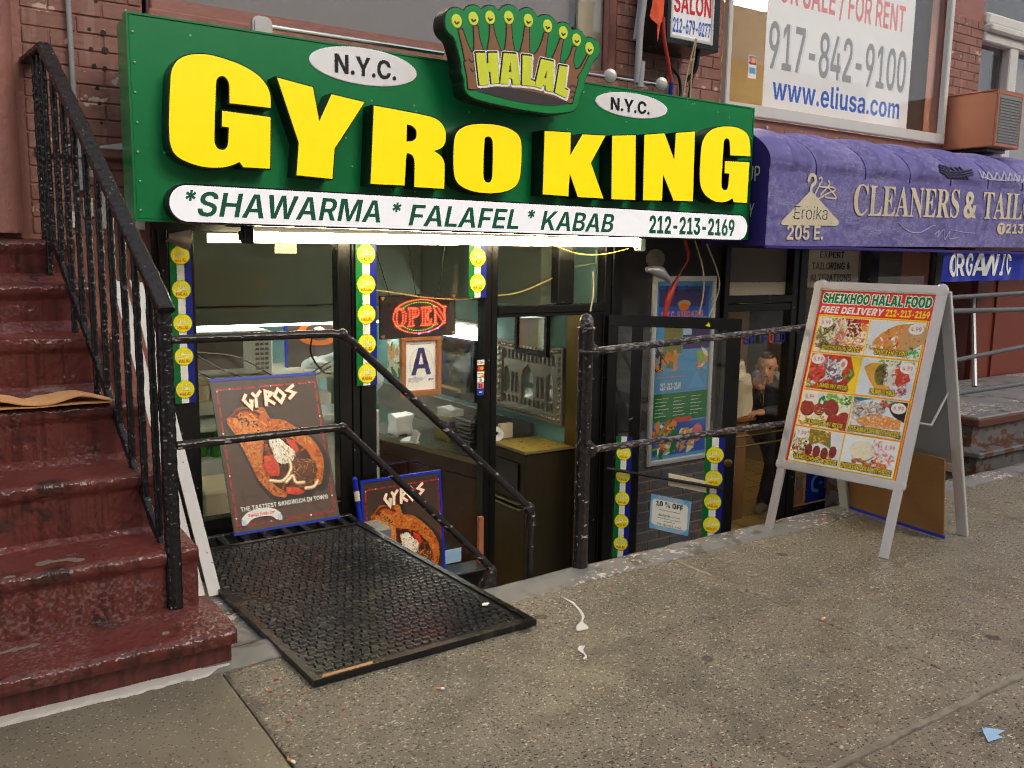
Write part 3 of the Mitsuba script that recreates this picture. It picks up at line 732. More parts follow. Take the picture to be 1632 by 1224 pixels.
# ---------------------------------------------------------------- the stoop
ST = T('dark red painted stone stoop with worn wet steps', 'stairs', 'stoop')
steps = [(2.672, 0.140), (2.920, 0.345), (3.150, 0.560), (3.385, 0.770), (3.620, 0.990), (3.850, 1.175), (4.080, 1.345)]
for k, (y0, z) in enumerate(steps):
    zp = steps[k - 1][1] - 0.01 if k else -0.03
    y1 = steps[k + 1][0] + 0.08 if k < 6 else 4.32
    xr = 0.797 if k == 0 else 0.752 - (y0 - 2.92) * 0.13
    if k == 0: pp = [(y0 + 0.072, zp), (y0 + 0.068, z - 0.066), (y0 + 0.050, z - 0.058), (y0 + 0.006, z - 0.05), (y0, z - 0.02), (y0 + 0.006, z - 0.005), (y0 + 0.025, z), (y1, z + 0.004)]
    else: pp = [(y0 + 0.024, zp), (y0 + 0.018, z - 0.055), (y0 + 0.003, z - 0.042), (y0, z - 0.02), (y0 + 0.005, z - 0.005), (y0 + 0.022, z), (y1, z + 0.004)]
    prof = []
    for a, b in zip(pp[:-1], pp[1:]):
        n = max(1, int(np.hypot(b[0] - a[0], b[1] - a[1]) / 0.013))
        prof += [(a[0] + (b[0] - a[0]) * t / n, a[1] + (b[1] - a[1]) * t / n) for t in range(n)]
    prof = np.array(prof + [pp[-1]])
    xs = np.concatenate([np.arange(-1.6, -0.1, 0.1), np.arange(-0.1, xr - 0.012, 0.015), [xr - 0.010, xr - 0.003, xr]])
    P = np.zeros((len(xs), len(prof), 3))
    P[..., 0] = xs[:, None]; P[..., 1] = prof[None, :, 0]; P[..., 2] = prof[None, :, 1]
    q = np.stack([P[..., 0] * 6, P[..., 1] * 6, P[..., 2] * 6 + 9 * k], -1)
    big, fine = meshkit.fbm(q, 4) - 0.5, meshkit.fbm(q * 4.2, 3, 5) - 0.5
    P[..., 1] -= 0.014 * big + 0.007 * fine
    P[..., 2] += 0.014 * big + 0.005 * fine
    P[-1, :, 1] += 0.004; P[-1, :, 2] -= 0.003
    end = P[-1]
    capv = np.vstack([end, [[xr, y1, zp - 0.05]], [[xr, pp[0][0], zp - 0.05]]])
    tri = trimesh.creation.triangulate_polygon(Polygon(capv[:, 1:]).buffer(0), engine='earcut')
    capm = trimesh.Trimesh(np.column_stack([np.full(len(tri[0]), xr), np.asarray(tri[0])[:, :2]]), tri[1], process=False)
    E(ST + '__step', cat([orient(grid_mesh(P), (0, -1, 1)), orient(capm, (1, 0, 0))]), 'step_paint', smooth=45)
E(ST + '__side_wall', bx(-1.6, 0.56, 2.95, 4.3, -1.0, 0.1), 'step_paint')
E(ST + '__side_wall', hull([(x, y, z) for x in (0.0, 0.595) for y, z in ((3.0, -0.5), (4.3, -0.5), (4.3, 1.25), (4.05, 1.2), (3.0, 0.2))] + [(0.70, 3.0, -0.5), (0.70, 3.0, 0.2)]), 'step_paint')
xs = np.arange(-0.4, 0.785, 0.008)
lo = 2.722 - 0.050 * meshkit.fbm(np.stack([xs * 16, xs * 0, xs * 0], -1), 5) * np.clip((0.79 - xs) / 0.1, 0, 1)
g = Polygon(list(zip(xs, lo)) + list(zip(xs[::-1], np.full(len(xs), 2.755))))
E(ST + '__lime_edge', prism(g, Frame((0, 0, 0), (1, 0, 0), (0, 1, 0)), -0.02, 0.006, 0.0), 'lime_wash')

# ---------------------------------------------------------------- the shop sign
def P2(a): return [(x / 1000, z / 1000) for x, z in a]
def soft(pts, n=1, limit=50):
    """Corner cutting: rounds the shallow turns of a traced outline and keeps its sharp corners."""
    p = np.asarray(pts, float)
    for _ in range(n):
        a, b = p - np.roll(p, 1, 0), np.roll(p, -1, 0) - p
        turn = np.degrees(np.abs(np.arctan2(a[:, 0] * b[:, 1] - a[:, 1] * b[:, 0], (a * b).sum(1))))
        out = []
        for k in range(len(p)):
            if turn[k] > limit: out.append(p[k])
            else: out += [p[k] - 0.22 * a[k], p[k] + 0.22 * b[k]]
        p = np.array(out)
    return p
SG = T('long green shop sign with big yellow raised letters over the sunken shop', 'sign', 'shop_sign')
SF = 3.88
fs = facade(SF)
E(SG + '__box', bx(0.800, 4.435, SF, 4.085, 1.432, 2.230, 0.006), 'green_sheet')
E(SG + '__edge_trim', cat([prism(rect(0.795, 4.44, 1.427, 2.235).difference(rect(0.803, 4.432, 1.435, 2.227)), fs, -0.06, 0.004)]), 'green_sheet')
screws = [(0.818 + 0.003 * (k % 2), 1.47 + 0.115 * k) for k in range(7)] + [(4.42, 1.66 + 0.13 * k) for k in range(5)]
E(SG + '__screw', cat([lathe([(0, 0), (0.005, 0), (0.004, 0.003), (0, 0.004)], (x, SF - 0.004, z), 8, (0, -1, 0)) for x, z in screws]), 'zinc')
names = {'G2': 'G'}
for k, (o, h) in LETTERS.items():
    g = Polygon(soft(P2(o), 2) if k in 'GROG2' else P2(o), [soft(P2(h), 2)] if h else None)
    if not g.is_valid: g = g.buffer(0)
    l = E(SG + '__letter', prism(g.buffer(0.005, join_style=2), fs, 0.0, 0.100), 'black_plain')
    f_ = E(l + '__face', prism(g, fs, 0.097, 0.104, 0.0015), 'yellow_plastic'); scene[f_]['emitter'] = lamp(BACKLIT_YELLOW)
for cx, cz, a, b, tx in ((1.812, 2.152, 0.266, 0.081, (1.664, 1.968, 2.108, 2.192)), (3.436, 2.147, 0.266, 0.066, (3.275, 3.562, 2.108, 2.176))):
    o = E(SG + '__oval', prism(ell(cx, cz, a, b, 64), fs, 0.0, 0.006, 0.002), 'white_plastic')
    ES(o + '__letter', [prism(q, fs, 0.006, 0.009) for q in polys(wtext('N.Y.C.', tx[0], tx[1], tx[2], tx[3], weight=700))], 'black_plain')
st = LineString([(0.988, 1.5015), (4.270, 1.4975)]).buffer(0.0735, 16)
E(SG + '__strip', prism(st.buffer(0.007), fs, 0.0, 0.074), 'black_plain')
f_ = E(SG + '__strip__face', prism(st, fs, 0.072, 0.080, 0.002), 'white_plastic'); scene[f_]['emitter'] = lamp(ADDED_STRIP_GLOW)
for t, x0, x1, z0, z1, sh, wt in (('*', 0.977, 1.020, 1.512, 1.556, 0.2, 800), ('SHAWARMA', 1.024, 1.846, 1.451, 1.553, 0.22, 640), ('*', 1.910, 1.956, 1.502, 1.547, 0.2, 800), ('FALAFEL', 1.994, 2.622, 1.443, 1.542, 0.22, 640),
                                  ('*', 2.681, 2.726, 1.500, 1.545, 0.2, 800), ('KABAB', 2.764, 3.262, 1.443, 1.542, 0.22, 640), ('212-213-2169', 3.525, 4.225, 1.445, 1.546, 0.0, 800)):
    ES(SG + '__strip__letter', [prism(q, fs, 0.080, 0.0815) for q in polys(wtext(t, x0, x1, z0, z1, weight=wt, shear=sh))], 'sign_ink_green')
# mounting arms behind the sign's top edge
for k, x in enumerate((1.40,)):
    E(SG + '__bracket', cat([prism(rrect(1.360, 1.450, 2.2, 2.345, 0.03), facade(4.09), 0, 0.035, 0.008)]), 'zinc')
ES(SG + '__rod', [tube([(1.44, 4.1, 2.315), (2.35, 4.1, 2.318)], 0.011, 10), tube([(3.25, 4.1, 2.332), (3.86, 4.1, 2.335)], 0.011, 10)], 'chrome')
for x in (3.445, 3.845):
    E(SG + '__end_disc', mv(lathe([(0, 0), (0.036, 0), (0.04, 0.006), (0.038, 0.012), (0.02, 0.016), (0, 0.017)], (0, 0, 0), 22, (-0.35, -0.93, 0)), (x, 4.09, 2.338)), 'zinc')

# the crown shaped sign in front of it
CS = T('crown shaped green board with yellow HALAL lettering on top of the long sign', 'sign', 'crown_sign')
fc = facade(3.88)
co = Polygon(soft(P2(CROWN['outline'])))
E(CS + '__body', prism(co.buffer(0.006), fc, 0.078, 0.172), 'black_plain')
ES(CS + '__mount', [bx(x, x + 0.04, 3.802, 3.882, 2.10, 2.20, 0.003) for x in (2.40, 2.66)], 'black_plain')
E(CS + '__face', prism(co, fc, 0.170, 0.180, 0.002), 'crown_green')
ff = 0.180
crown_brown = [Polygon(soft(P2(q))).buffer(0) for q in CROWN['points']] + [Polygon(soft(P2(CROWN['base']))).buffer(0)]
cb = union_all(crown_brown)
E(CS + '__outline', prism(cb.buffer(0.006), fc, ff, ff + 0.0012), 'black_plain')
E(CS + '__crown', prism(cb, fc, ff + 0.0012, ff + 0.0024), 'crown_brown')
E(CS + '__hollow', prism(Polygon(soft(P2(CROWN['hollow']))).buffer(0), fc, ff + 0.0024, ff + 0.0034), 'crown_dark')
folds = [LineString([(1.0, 0.0), (1.06, -0.02), (1.09, 0.0)])]
for x, z in P2(CROWN['knobs']):
    kb = E(CS + '__knob', prism(ell(x, z, 0.027, 0.030), fc, ff, ff + 0.004, 0.001), 'lime_plastic')
    E(kb + '__smile', prism(LineString([(x - 0.010, z - 0.006), (x - 0.002, z - 0.014), (x + 0.010, z - 0.005)]).buffer(0.004), fc, ff + 0.004, ff + 0.005), 'crown_dark')
bq = Polygon(P2(CROWN['base'])); bx0, bz0, bx1, bz1 = bq.bounds
for q in ([(0.02, 0.86), (0.06, 0.90), (0.085, 0.80), (0.065, 0.73)], [(0.03, 0.66), (0.06, 0.60), (0.085, 0.66)], [(0.05, 0.45), (0.07, 0.40), (0.095, 0.50)], [(0.92, 0.38), (0.95, 0.42), (0.985, 0.36)], [(0.93, 0.25), (0.955, 0.28), (0.98, 0.22)], [(0.935, 0.12), (0.95, 0.16), (0.965, 0.10)]):
    E(CS + '__crown_fold', prism(LineString(spline([(bx0 + a * (bx1 - bx0), bz0 + b * (bz1 - bz0)) for a, b in q])).buffer(0.004).intersection(bq), fc, ff + 0.0024, ff + 0.0034), 'crown_dark')
hl = [Polygon(P2(CROWN['H'])), Polygon(P2(CROWN['A']), [P2(CROWN['Ah'])]), Polygon(P2(CROWN['L'])), Polygon(P2(CROWN['A2']), [P2(CROWN['A2h'])]), Polygon(P2(CROWN['L2']))]
hl = [g.buffer(0) for g in hl]
E(CS + '__letter_edge', prism(union_all([g.buffer(0.012) for g in hl]), fc, ff + 0.0034, ff + 0.0046), 'white_plastic')
E(CS + '__letter_shade_line', prism(union_all([affinity.translate(g.buffer(0.005), -0.003, 0.003) for g in hl]), fc, ff + 0.0046, ff + 0.0054), 'black_plain')
for g in hl: E(CS + '__letter', prism(g, fc, ff + 0.0054, ff + 0.008, 0.001), 'lime_plastic')

# the lit tube under the sign
TB = T('bare lit fluorescent tube hanging under the long green sign', 'lamp', 'fluorescent_tube')
tb = trimesh.creation.cylinder(radius=0.024, height=2.26, sections=24)
tb.apply_transform(trimesh.geometry.align_vectors([0, 0, 1], [1, 0, 0.008])); tb.apply_translation((2.435, 3.95, 1.384))
k = E(TB + '__tube', tb, 'white_plastic', smooth=40); scene[k]['emitter'] = lamp(TUBE_LIGHT)
E(TB + '__batten', bx(1.2, 3.68, 3.92, 4.02, 1.418, 1.431), 'black_plain')
for x in (1.275, 3.595):
    E(TB + '__socket', cat([bx(x - 0.022, x + 0.022, 3.92, 3.98, 1.345, 1.42, 0.006), bx(x - 0.035, x - 0.020, 3.93, 3.97, 1.36, 1.40, 0.004)]), 'black_plastic' if x < 2 else 'white_plastic')

# ---------------------------------------------------------------- stair railing
RL = T('black lumpy painted iron railing of the red stoop', 'railing', 'stair_railing')
def railx(y): return 0.672 - (y - 2.93) * 0.158
def lump(m, a=0.004, s=40, seed=0):
    m = m.copy(); v = np.asarray(m.vertices)
    d = np.stack([meshkit.fbm(v * s + 13 * k + seed, 3) - 0.5 for k in range(3)], 1)
    m.vertices = v + a * 2 * d
    return m
def bar(a, b, w, h, n=30):
    """square bar with slightly rounded edges along a path of two points"""
    c = min(w, h) * 0.25
    sec = np.array([(w / 2 - c, -h / 2), (w / 2, -h / 2 + c), (w / 2, h / 2 - c), (w / 2 - c, h / 2), (-w / 2 + c, h / 2), (-w / 2, h / 2 - c), (-w / 2, -h / 2 + c), (-w / 2 + c, -h / 2)])
    a, b = np.asarray(a, float), np.asarray(b, float)
    t = (b - a) / np.linalg.norm(b - a)
    u = np.cross(t, [0, 0, 1.0]) if abs(t[2]) < 0.95 else np.array([1.0, 0, 0])
    u /= np.linalg.norm(u); v = np.cross(u, t)
    P = np.array([[a + (b - a) * k / n + s[0] * u + s[1] * v for s in sec] for k in range(n + 1)])
    m = len(sec); V = P.reshape(-1, 3); F = []
    for k in range(n):
        for j in range(m):
            q, r = k * m + j, k * m + (j + 1) % m
            F += [[q, q + m, r + m], [q, r + m, r]]
    V = np.vstack([V, a, b])
    for j in range(m):
        F += [[len(V) - 2, j, (j + 1) % m], [len(V) - 1, n * m + (j + 1) % m, n * m + j]]
    return trimesh.Trimesh(V, F, process=False)
c0, c1, c2 = (railx(2.915), 2.895, 1.128), (railx(3.95), 3.95, 2.075), (0.487, 4.29, 2.075)
E(RL + '__top_rail', lump(cat([bar(c0, c1, 0.054, 0.026, 60), bar((c1[0], 3.94, 2.075), c2, 0.050, 0.026, 24)]), 0.004, 45), 'rail_paint', smooth=50)
E(RL + '__stringer', lump(cat([bar((railx(2.95), 2.955, 0.27), (railx(3.95), 3.95, 1.325), 0.022, 0.034, 60), bar((railx(3.95), 3.94, 1.32), (0.505, 4.16, 1.32), 0.022, 0.036, 16)]), 0.005, 45, 3), 'rail_paint', smooth=50)
E(RL + '__newel_post', lump(bar((railx(2.93), 2.93, 0.11), (railx(2.93), 2.93, 1.125), 0.046, 0.046, 50), 0.003, 50, 5), 'rail_paint', smooth=50)
for k in range(9):
    y = 3.035 + 0.105 * k
    zt = c0[2] + (y - 2.895) / (3.95 - 2.895) * (c1[2] - c0[2]); zb = 0.27 + (y - 2.955) / 0.995 * 1.055
    if k in (2, 5, 7): zb = max(s[1] for s in steps if s[0] < y) - 0.01
    E(RL + '__baluster', lump(bar((railx(y), y, zb), (railx(y) + 0.002 * math.sin(5 * k), y, zt), 0.022, 0.022, 60), 0.0028, 45, 7 + k), 'rail_paint', smooth=50)
for k, y in enumerate((3.99, 4.07, 4.15)):
    x = 0.511 - (y - 3.95) * 0.06
    E(RL + '__baluster', lump(bar((x, y, 1.16 if k == 1 else 1.32), (x, y, 2.07), 0.022, 0.022, 50), 0.0028, 45, 30 + k), 'rail_paint', smooth=50)

# white boards leaning behind the railing
for k, (xa, xb, xc, xd, y0, y1, lb) in enumerate([(0.890, 0.936, 0.752, 0.800, 3.33, 3.80, 'white painted board leaning against the side of the stoop, nearest the rubber mat'),
                                                  (0.842, 0.880, 0.690, 0.742, 3.35, 3.83, 'second white board, between the first board and the side of the stoop')]):
    q = [np.array(p) for p in ((xa, y0, 0.004), (xb, y0, 0.004), (xc, y1, 1.185), (xd, y1, 1.175))]
    L(E('leaning_board', hull(q + [p + np.array([0.0, 0.020, 0.007]) for p in q]), 'white_paint'), lb, 'board', 'white boards leaning by the stoop')

# cardboard on the step
cx = np.linspace(-0.12, 0.585, 60); cy = np.linspace(0, 1, 14)
def card_sheet(lift, th, seed):
    X, Y = np.meshgrid(cx, cy, indexing='ij')
    wav = 0.5 + 0.5 * np.cos((X - 0.36) * 2 * math.pi / 0.34)
    front = 3.352 + 0.006 * np.sin(X * 30)
    back = 3.352 + (0.215 - 0.06 * np.exp(-((X - 0.325) / 0.03) ** 2)) * np.clip((0.60 - X) / 0.16, 0, 1) ** 0.6
    Yy = front + (back - front) * Y
    Z = 0.778 + lift * (1 - wav) * np.clip((0.585 - X) / 0.1, 0, 1) * (1 - 0.2 * Y) + 0.002 * meshkit.noise(np.stack([X * 20, Yy * 20, X * 0 + seed], -1))
    top, bot = np.stack([X, Yy, Z + th], -1), np.stack([X, Yy, Z], -1)
    e1 = grid_mesh(np.stack([bot[:, 0], top[:, 0]], 1)); e2 = grid_mesh(np.stack([bot[-1], top[-1]], 1))
    return cat([grid_mesh(top), grid_mesh(bot), e1, e2])
CB = T('torn brown cardboard sheet lying flat on a red stoop step', 'cardboard', 'cardboard_sheet')
E(CB + '__lower_sheet', card_sheet(0.001, 0.004, 1), 'cardboard')
E(CB + '__upper_sheet', mv(card_sheet(0.026, 0.004, 2), (0, 0, 0.006)), 'cardboard', smooth=30)

# conduit on the brick
L(E('wall_conduit', cat([tube([(0.643, 4.262, 3.4), (0.655, 4.262, 1.90), (0.662, 4.262, 1.62)], 0.011, 10), bx(0.630, 0.690, 4.24, 4.285, 1.69, 1.80, 0.01), tube([(0.66, 4.255, 1.63), (0.67, 4.25, 1.56)], [0.022, 0.02], 12)]), 'conduit_grey', smooth=40),
  'thin grey conduit running down the brick beside the green sign', 'conduit')

# ---------------------------------------------------------------- pipe railings
PR = T('black two-pipe handrail that drops from the stoop towards the shop entrance', 'railing', 'pipe_railing')
E(PR + '__upper_pipe', lump(tube(bent([(0.69, 2.935, 1.032), (1.262, 2.90, 1.035), (2.072, 2.90, 0.292), (2.088, 2.90, 0.255), (2.088, 2.90, -0.9)], 0.05), 0.0145, 12), 0.0015, 60), 'pipe_paint', smooth=50)
E(PR + '__lower_pipe', lump(tube(bent([(0.70, 2.935, 0.688), (1.256, 2.90, 0.702), (1.900, 2.90, 0.056), (1.890, 2.895, -0.12)], 0.035), 0.0145, 12), 0.0015, 60, 4), 'pipe_paint', smooth=50)
ES(PR + '__elbow', [lump(ball((1.262, 2.90, 1.030), 0.0205, 2), 0.002), lump(ball((1.256, 2.90, 0.697), 0.0205, 2), 0.002), lump(ball((2.078, 2.90, 0.280), 0.026, 2), 0.003), tube([(2.088, 2.90, 0.26), (2.088, 2.90, 0.20)], 0.022, 12), lump(ball((1.897, 2.90, 0.045), 0.026, 2), 0.004)], 'pipe_paint', smooth=60)
E(PR + '__foot', lump(hull([(1.83 + 0.07 * i, 2.865 + 0.05 * j, -0.02) for i in (0, 1) for j in (0, 1)] + [(1.875, 2.88, 0.05), (1.905, 2.88, 0.05), (1.875, 2.91, 0.05), (1.905, 2.91, 0.05)]).subdivide().subdivide(), 0.006), 'pipe_paint', smooth=50)

PR2 = T('chipped black pipe railing with a ball-topped post at the pavement edge', 'railing', 'pipe_railing')
E(PR2 + '__post', lump(tube([(2.297, 2.825, -0.03), (2.295, 2.825, 0.955)], 0.032, 18), 0.002, 50), 'pipe_paint', smooth=50)
E(PR2 + '__post_top', lump(tube([(2.295, 2.825, 0.93), (2.295, 2.825, 1.025)], 0.0335, 18), 0.003, 50), 'pipe_paint', smooth=50)
E(PR2 + '__finial', lathe([(0, 0), (0.036, 0), (0.038, 0.008), (0.028, 0.012), (0.032, 0.022), (0.029, 0.042), (0.018, 0.060), (0, 0.066)], (2.295, 2.825, 1.018), 20), 'mottled_pipe', smooth=50)
def pipe_line(a, b, r): return lump(tube([np.array(a) + (np.array(b) - np.array(a)) * t for t in np.linspace(0, 1, 60)], r, 12), 0.0014, 40)
E(PR2 + '__upper_pipe', pipe_line((2.30, 2.825, 0.925), (4.75, 2.835, 1.022), 0.0155), 'mottled_pipe', smooth=50)
E(PR2 + '__lower_pipe', pipe_line((2.30, 2.825, 0.512), (4.75, 2.835, 0.50), 0.0155), 'mottled_pipe', smooth=50)
E(PR2 + '__clamp', cat([lump(ball((2.325, 2.82, 0.925), 0.030, 2, (1, 1, 1)), 0.006), tube([(2.25, 2.80, 0.928), (2.33, 2.79, 0.926)], 0.009, 8), lump(ball((2.32, 2.815, 0.515), 0.034, 2), 0.008), lump(ball((2.30, 2.80, 0.545), 0.02, 2), 0.006)]), 'pipe_paint', smooth=60)

PR3 = T('grey pipe railing of the next stoop, right of the menu board', 'railing', 'pipe_railing')
E(PR3 + '__level_pipe', pipe_line((4.95, 2.84, 1.030), (6.6, 2.84, 1.012), 0.015), 'grey_pipe', smooth=50)
E(PR3 + '__sloping_pipe', lump(tube(bent([(4.86, 2.92, 0.90), (5.08, 2.92, 1.10), (6.6, 2.92, 1.13)], 0.04), 0.014, 12), 0.002), 'grey_pipe', smooth=50)
E(PR3 + '__middle_pipe', lump(tube(bent([(5.02, 2.92, 0.60), (5.19, 2.92, 0.715), (6.6, 2.92, 0.80)], 0.04), 0.014, 12), 0.002), 'grey_pipe', smooth=50)
E(PR3 + '__low_pipe', pipe_line((4.95, 2.84, 0.533), (6.6, 2.84, 0.545), 0.015), 'grey_pipe', smooth=50)

# ---------------------------------------------------------------- plate, grating and mat
GR = T('steel cellar grating between the rubber mat and the shop window', 'grating', 'cellar_grating')
E(GR + '__frame', cat([bx(0.86, 1.81, 3.80, 3.835, -0.045, -0.004, 0.003), bx(0.86, 1.81, 4.06, 4.09, -0.045, -0.002, 0.003), bx(0.86, 0.89, 3.835, 4.06, -0.045, -0.004, 0.003), bx(1.78, 1.81, 3.835, 4.06, -0.045, -0.004, 0.003)]), 'rail_paint')
for k in range(9): E(GR + '__slat', bx(0.93 + 0.098 * k, 0.962 + 0.098 * k, 3.83, 4.065, -0.04, -0.006, 0.003), 'rail_paint')
E(GR + '__tray', bx(0.86, 1.81, 3.82, 4.09, -0.11, -0.075), 'lime_wash')
E(GR + '__deck_plate', bx(0.76, 1.80, 2.868, 3.80, -0.05, -0.006), 'grey_deck')
E(GR + '__side_beam', bx(1.79, 1.82, 2.868, 4.10, -0.13, -0.012, 0.004), 'grey_deck')
L(E('grey_block', bx(1.80, 1.93, 3.86, 4.02, -0.30, -0.035, 0.008), 'grey_deck'), 'small grey block beside the far corner of the rubber mat', 'block')
MT = T('black rubber mat with a woven pattern lying in front of the shop', 'mat', 'rubber_mat')
# the mat's corners on the ground
mo, mu, mvv = np.array([0.955, 2.440, 0.006]), np.array([0.845, 0.012, 0.0]), np.array([-0.045, 1.405, 0.0])
fm = Frame(mo, mu, mvv)
g = rect(0, 1, 0, 1); inner = rect(0.030, 0.970, 0.018, 0.982)
E(MT + '__base', prism(g, fm, -0.006, 0.011), 'rubber')
E(MT + '__border', prism(g.difference(inner), fm, -0.005, 0.0165, 0.0), 'rubber')
bars = []
nu, nv = 24, 40
def frustum(cu, cv, a, b, h, a2, b2):
    q = [(cu - a, cv - b), (cu + a, cv - b), (cu + a, cv + b), (cu - a, cv + b)]; t = [(cu - a2, cv - b2), (cu + a2, cv - b2), (cu + a2, cv + b2), (cu - a2, cv + b2)]
    V = np.vstack([fm.at(q, 0.010), fm.at(t, 0.010 + 0.62 * h)])
    return V, [[0, 1, 5], [0, 5, 4], [1, 2, 6], [1, 6, 5], [2, 3, 7], [2, 7, 6], [3, 0, 4], [3, 4, 7], [4, 5, 6], [4, 6, 7]]
VV, FF = [], []
for i in range(nu):
    for j in range(nv):
        cu, cv = 0.045 + 0.91 * (i + (0.5 if j % 2 else 0.0)) / nu, 0.028 + 0.944 * (j + 0.5) / nv
        V, f = frustum(cu + 0.004 * math.sin(7.1 * i + 3.3 * j), cv, 0.0165, 0.0085, 0.0100 + 0.002 * math.sin(5 * i + 2 * j), 0.0115, 0.0045)
        FF.append(np.array(f) + 8 * len(VV)); VV.append(V)
        if False:
            V, f = frustum(cu + 0.44 / nu, cv, 0.0035, 0.0085, 0.006, 0.002, 0.006)
            FF.append(np.array(f) + 8 * len(VV)); VV.append(V)
stuff(E(MT + '__weave', trimesh.Trimesh(np.vstack(VV), np.vstack(FF), process=False), 'rubber', smooth=25))
E(MT + '__corner_scuff', prism(Polygon([(0.035, 0.004), (0.24, 0.005), (0.245, 0.016), (0.045, 0.016)]), fm, 0.0167, 0.0173), 'cardboard')

# litter on the ground
def scrap(pts, z, m, h=0.003):
    return prism(Polygon(pts), Frame((0, 0, z), (1, 0, 0), (0, 1, 0)), 0, h, 0.0)
def flake(cx, cy, r, seed, s=1.6, a=0.0):
    rr = np.random.default_rng(seed); w = np.linspace(0, 2 * math.pi, 10, endpoint=False)
    q = np.stack([r * s * np.cos(w) * rr.uniform(0.6, 1.2, 10), r * np.sin(w) * rr.uniform(0.6, 1.2, 10)], 1)
    q = q @ np.array([[math.cos(a), math.sin(a)], [-math.sin(a), math.cos(a)]])
    return [(cx + x, cy + y) for x, y in q]
L(E('paper_scrap', scrap(flake(1.715, 2.66, 0.011, 1), 0.024, 'paper_white', 0.004), 'paper_white'), 'white paper scrap lying on the rubber mat', 'litter')
def butt(x, y, a, lb, base='cigarette_butt'):
    t = T(lb, 'cigarette butt', base, 'cigarette butts on the pavement')
    d = np.array([math.cos(a), math.sin(a), 0]); p = np.array([x, y, 0.004])
    E(t + '__filter', tube([p, p + d * 0.016], 0.0038, 8), 'filter_tan'); E(t + '__paper', tube([p + d * 0.016, p + d * 0.027], 0.0037, 8), 'paper_white')
butt(0.748, 2.105, -1.2, 'orange-tipped cigarette butt in the pavement joint at the lower left')
butt(2.712, 1.925, 0.2, 'orange cigarette butt in the pavement joint in front of the menu board')
butt(1.262, 2.232, -0.6, 'pale cigarette butt on the pavement just below the rubber mat')
L(E('blue_wrapper', cat([hull([(2.40, 1.145, 0.002), (2.46, 1.135, 0.002), (2.44, 1.185, 0.014), (2.42, 1.17, 0.012)]), hull([(2.44, 1.15, 0.003), (2.50, 1.15, 0.003), (2.45, 1.185, 0.012)])]), 'paper_blue'), 'crumpled pale blue wrapper at the lower right of the pavement', 'litter')
st = Polygon(spline([(2.04, 2.62), (2.03, 2.53), (2.00, 2.45), (1.965, 2.40), (1.925, 2.375), (1.895, 2.34), (1.915, 2.33), (1.945, 2.335), (1.96, 2.385), (1.995, 2.42), (2.02, 2.47), (2.046, 2.55)], 4))
st2 = Polygon(spline([(1.825, 2.235), (1.80, 2.215), (1.795, 2.17), (1.775, 2.155), (1.772, 2.145), (1.795, 2.158), (1.812, 2.20), (1.84, 2.225)], 3))
L(E('spilled_paint', cat([scrap(list(st.exterior.coords), -0.0005, '', 0.0018), scrap(list(st2.exterior.coords), -0.0005, '', 0.0018)]), 'lime_wash'), 'dried white paint spill on the pavement right of the mat', 'stain')
rr = np.random.default_rng(8); fl = []
for k in range(26):
    x, y = rr.uniform(0.78, 1.0), rr.uniform(2.2, 2.7)
    if k > 12: x, y = rr.uniform(1.0, 3.6), rr.uniform(1.4, 2.6)
    fl.append(scrap(flake(x, y, rr.uniform(0.003, 0.007), 40 + k, 1.4, rr.uniform(0, 3)), -0.001, '', 0.003))
stuff(L(E('paint_crumbs', cat(fl), 'rust_orange'), 'scattered orange paint crumbs on the pavement', 'litter'))

# ---------------------------------------------------------------- the shop front
SH = B + '__storefront'
def mull(x0, x1, z0, z1, y0=4.262, y1=4.34): return bx(x0, x1, y0, y1, z0, z1, 0.004)
E(SH + '__jamb', cat([mull(0.945, 1.125, -1.0, 1.43), bx(0.965, 1.005, 4.245, 4.27, -1.0, 1.43, 0.004)]), 'black_metal')
E(SH + '__mullion', cat([mull(1.834, 1.905, -1.0, 1.43), mull(1.912, 1.955, -1.0, 1.43, 4.272), mull(1.960, 2.048, -1.0, 1.43, 4.268)]), 'black_metal')
E(SH + '__mullion', cat([mull(2.722, 2.765, -1.0, 1.43), mull(2.770, 2.815, -1.0, 1.43, 4.27)]), 'black_metal')
E(SH + '__mullion', mull(3.240, 3.360, 1.025, 1.43), 'black_metal')
E(SH + '__jamb', cat([mull(3.602, 3.655, -1.0, 1.43), mull(3.66, 3.745, -1.0, 1.43, 4.255), bx(3.52, 3.60, 4.27, 4.34, -1.0, 0.975, 0.004)]), 'black_metal')
E(SH + '__transom', cat([mull(2.815, 3.602, 0.974, 1.020, 4.255), bx(2.815, 3.60, 4.262, 4.30, 0.955, 0.973)]), 'black_metal')
E(SH + '__head', bx(0.943, 3.747, 4.245, 4.358, 1.400, 1.434), 'black_plain')
E(SH + '__sill', bx(1.125, 1.834, 4.255, 4.34, -0.06, 0.02, 0.004), 'black_metal')
E(SH + '__kick_panel', cat([bx(1.125, 1.834, 4.27, 4.33, -1.0, -0.06), bx(2.048, 2.722, 4.27, 4.33, -1.0, -0.56)]), 'black_plain')
E(SH + '__pane', flat(rect(1.125, 1.834, 0.02, 1.405), facade(4.315), 0), 'window_glass')
E(SH + '__pane', flat(rect(2.048, 2.722, -0.56, 1.405), facade(4.315), 0), 'window_glass')
E(SH + '__transom_light', flat(rect(2.815, 3.240, 1.020, 1.405), facade(4.315), 0), 'window_glass')
E(SH + '__transom_light', flat(rect(3.360, 3.602, 1.020, 1.405), facade(4.315), 0), 'window_glass')
E(SH + '__gold_jamb', bx(3.575, 3.600, 4.36, 4.60, -1.0, 0.97), 'brass')

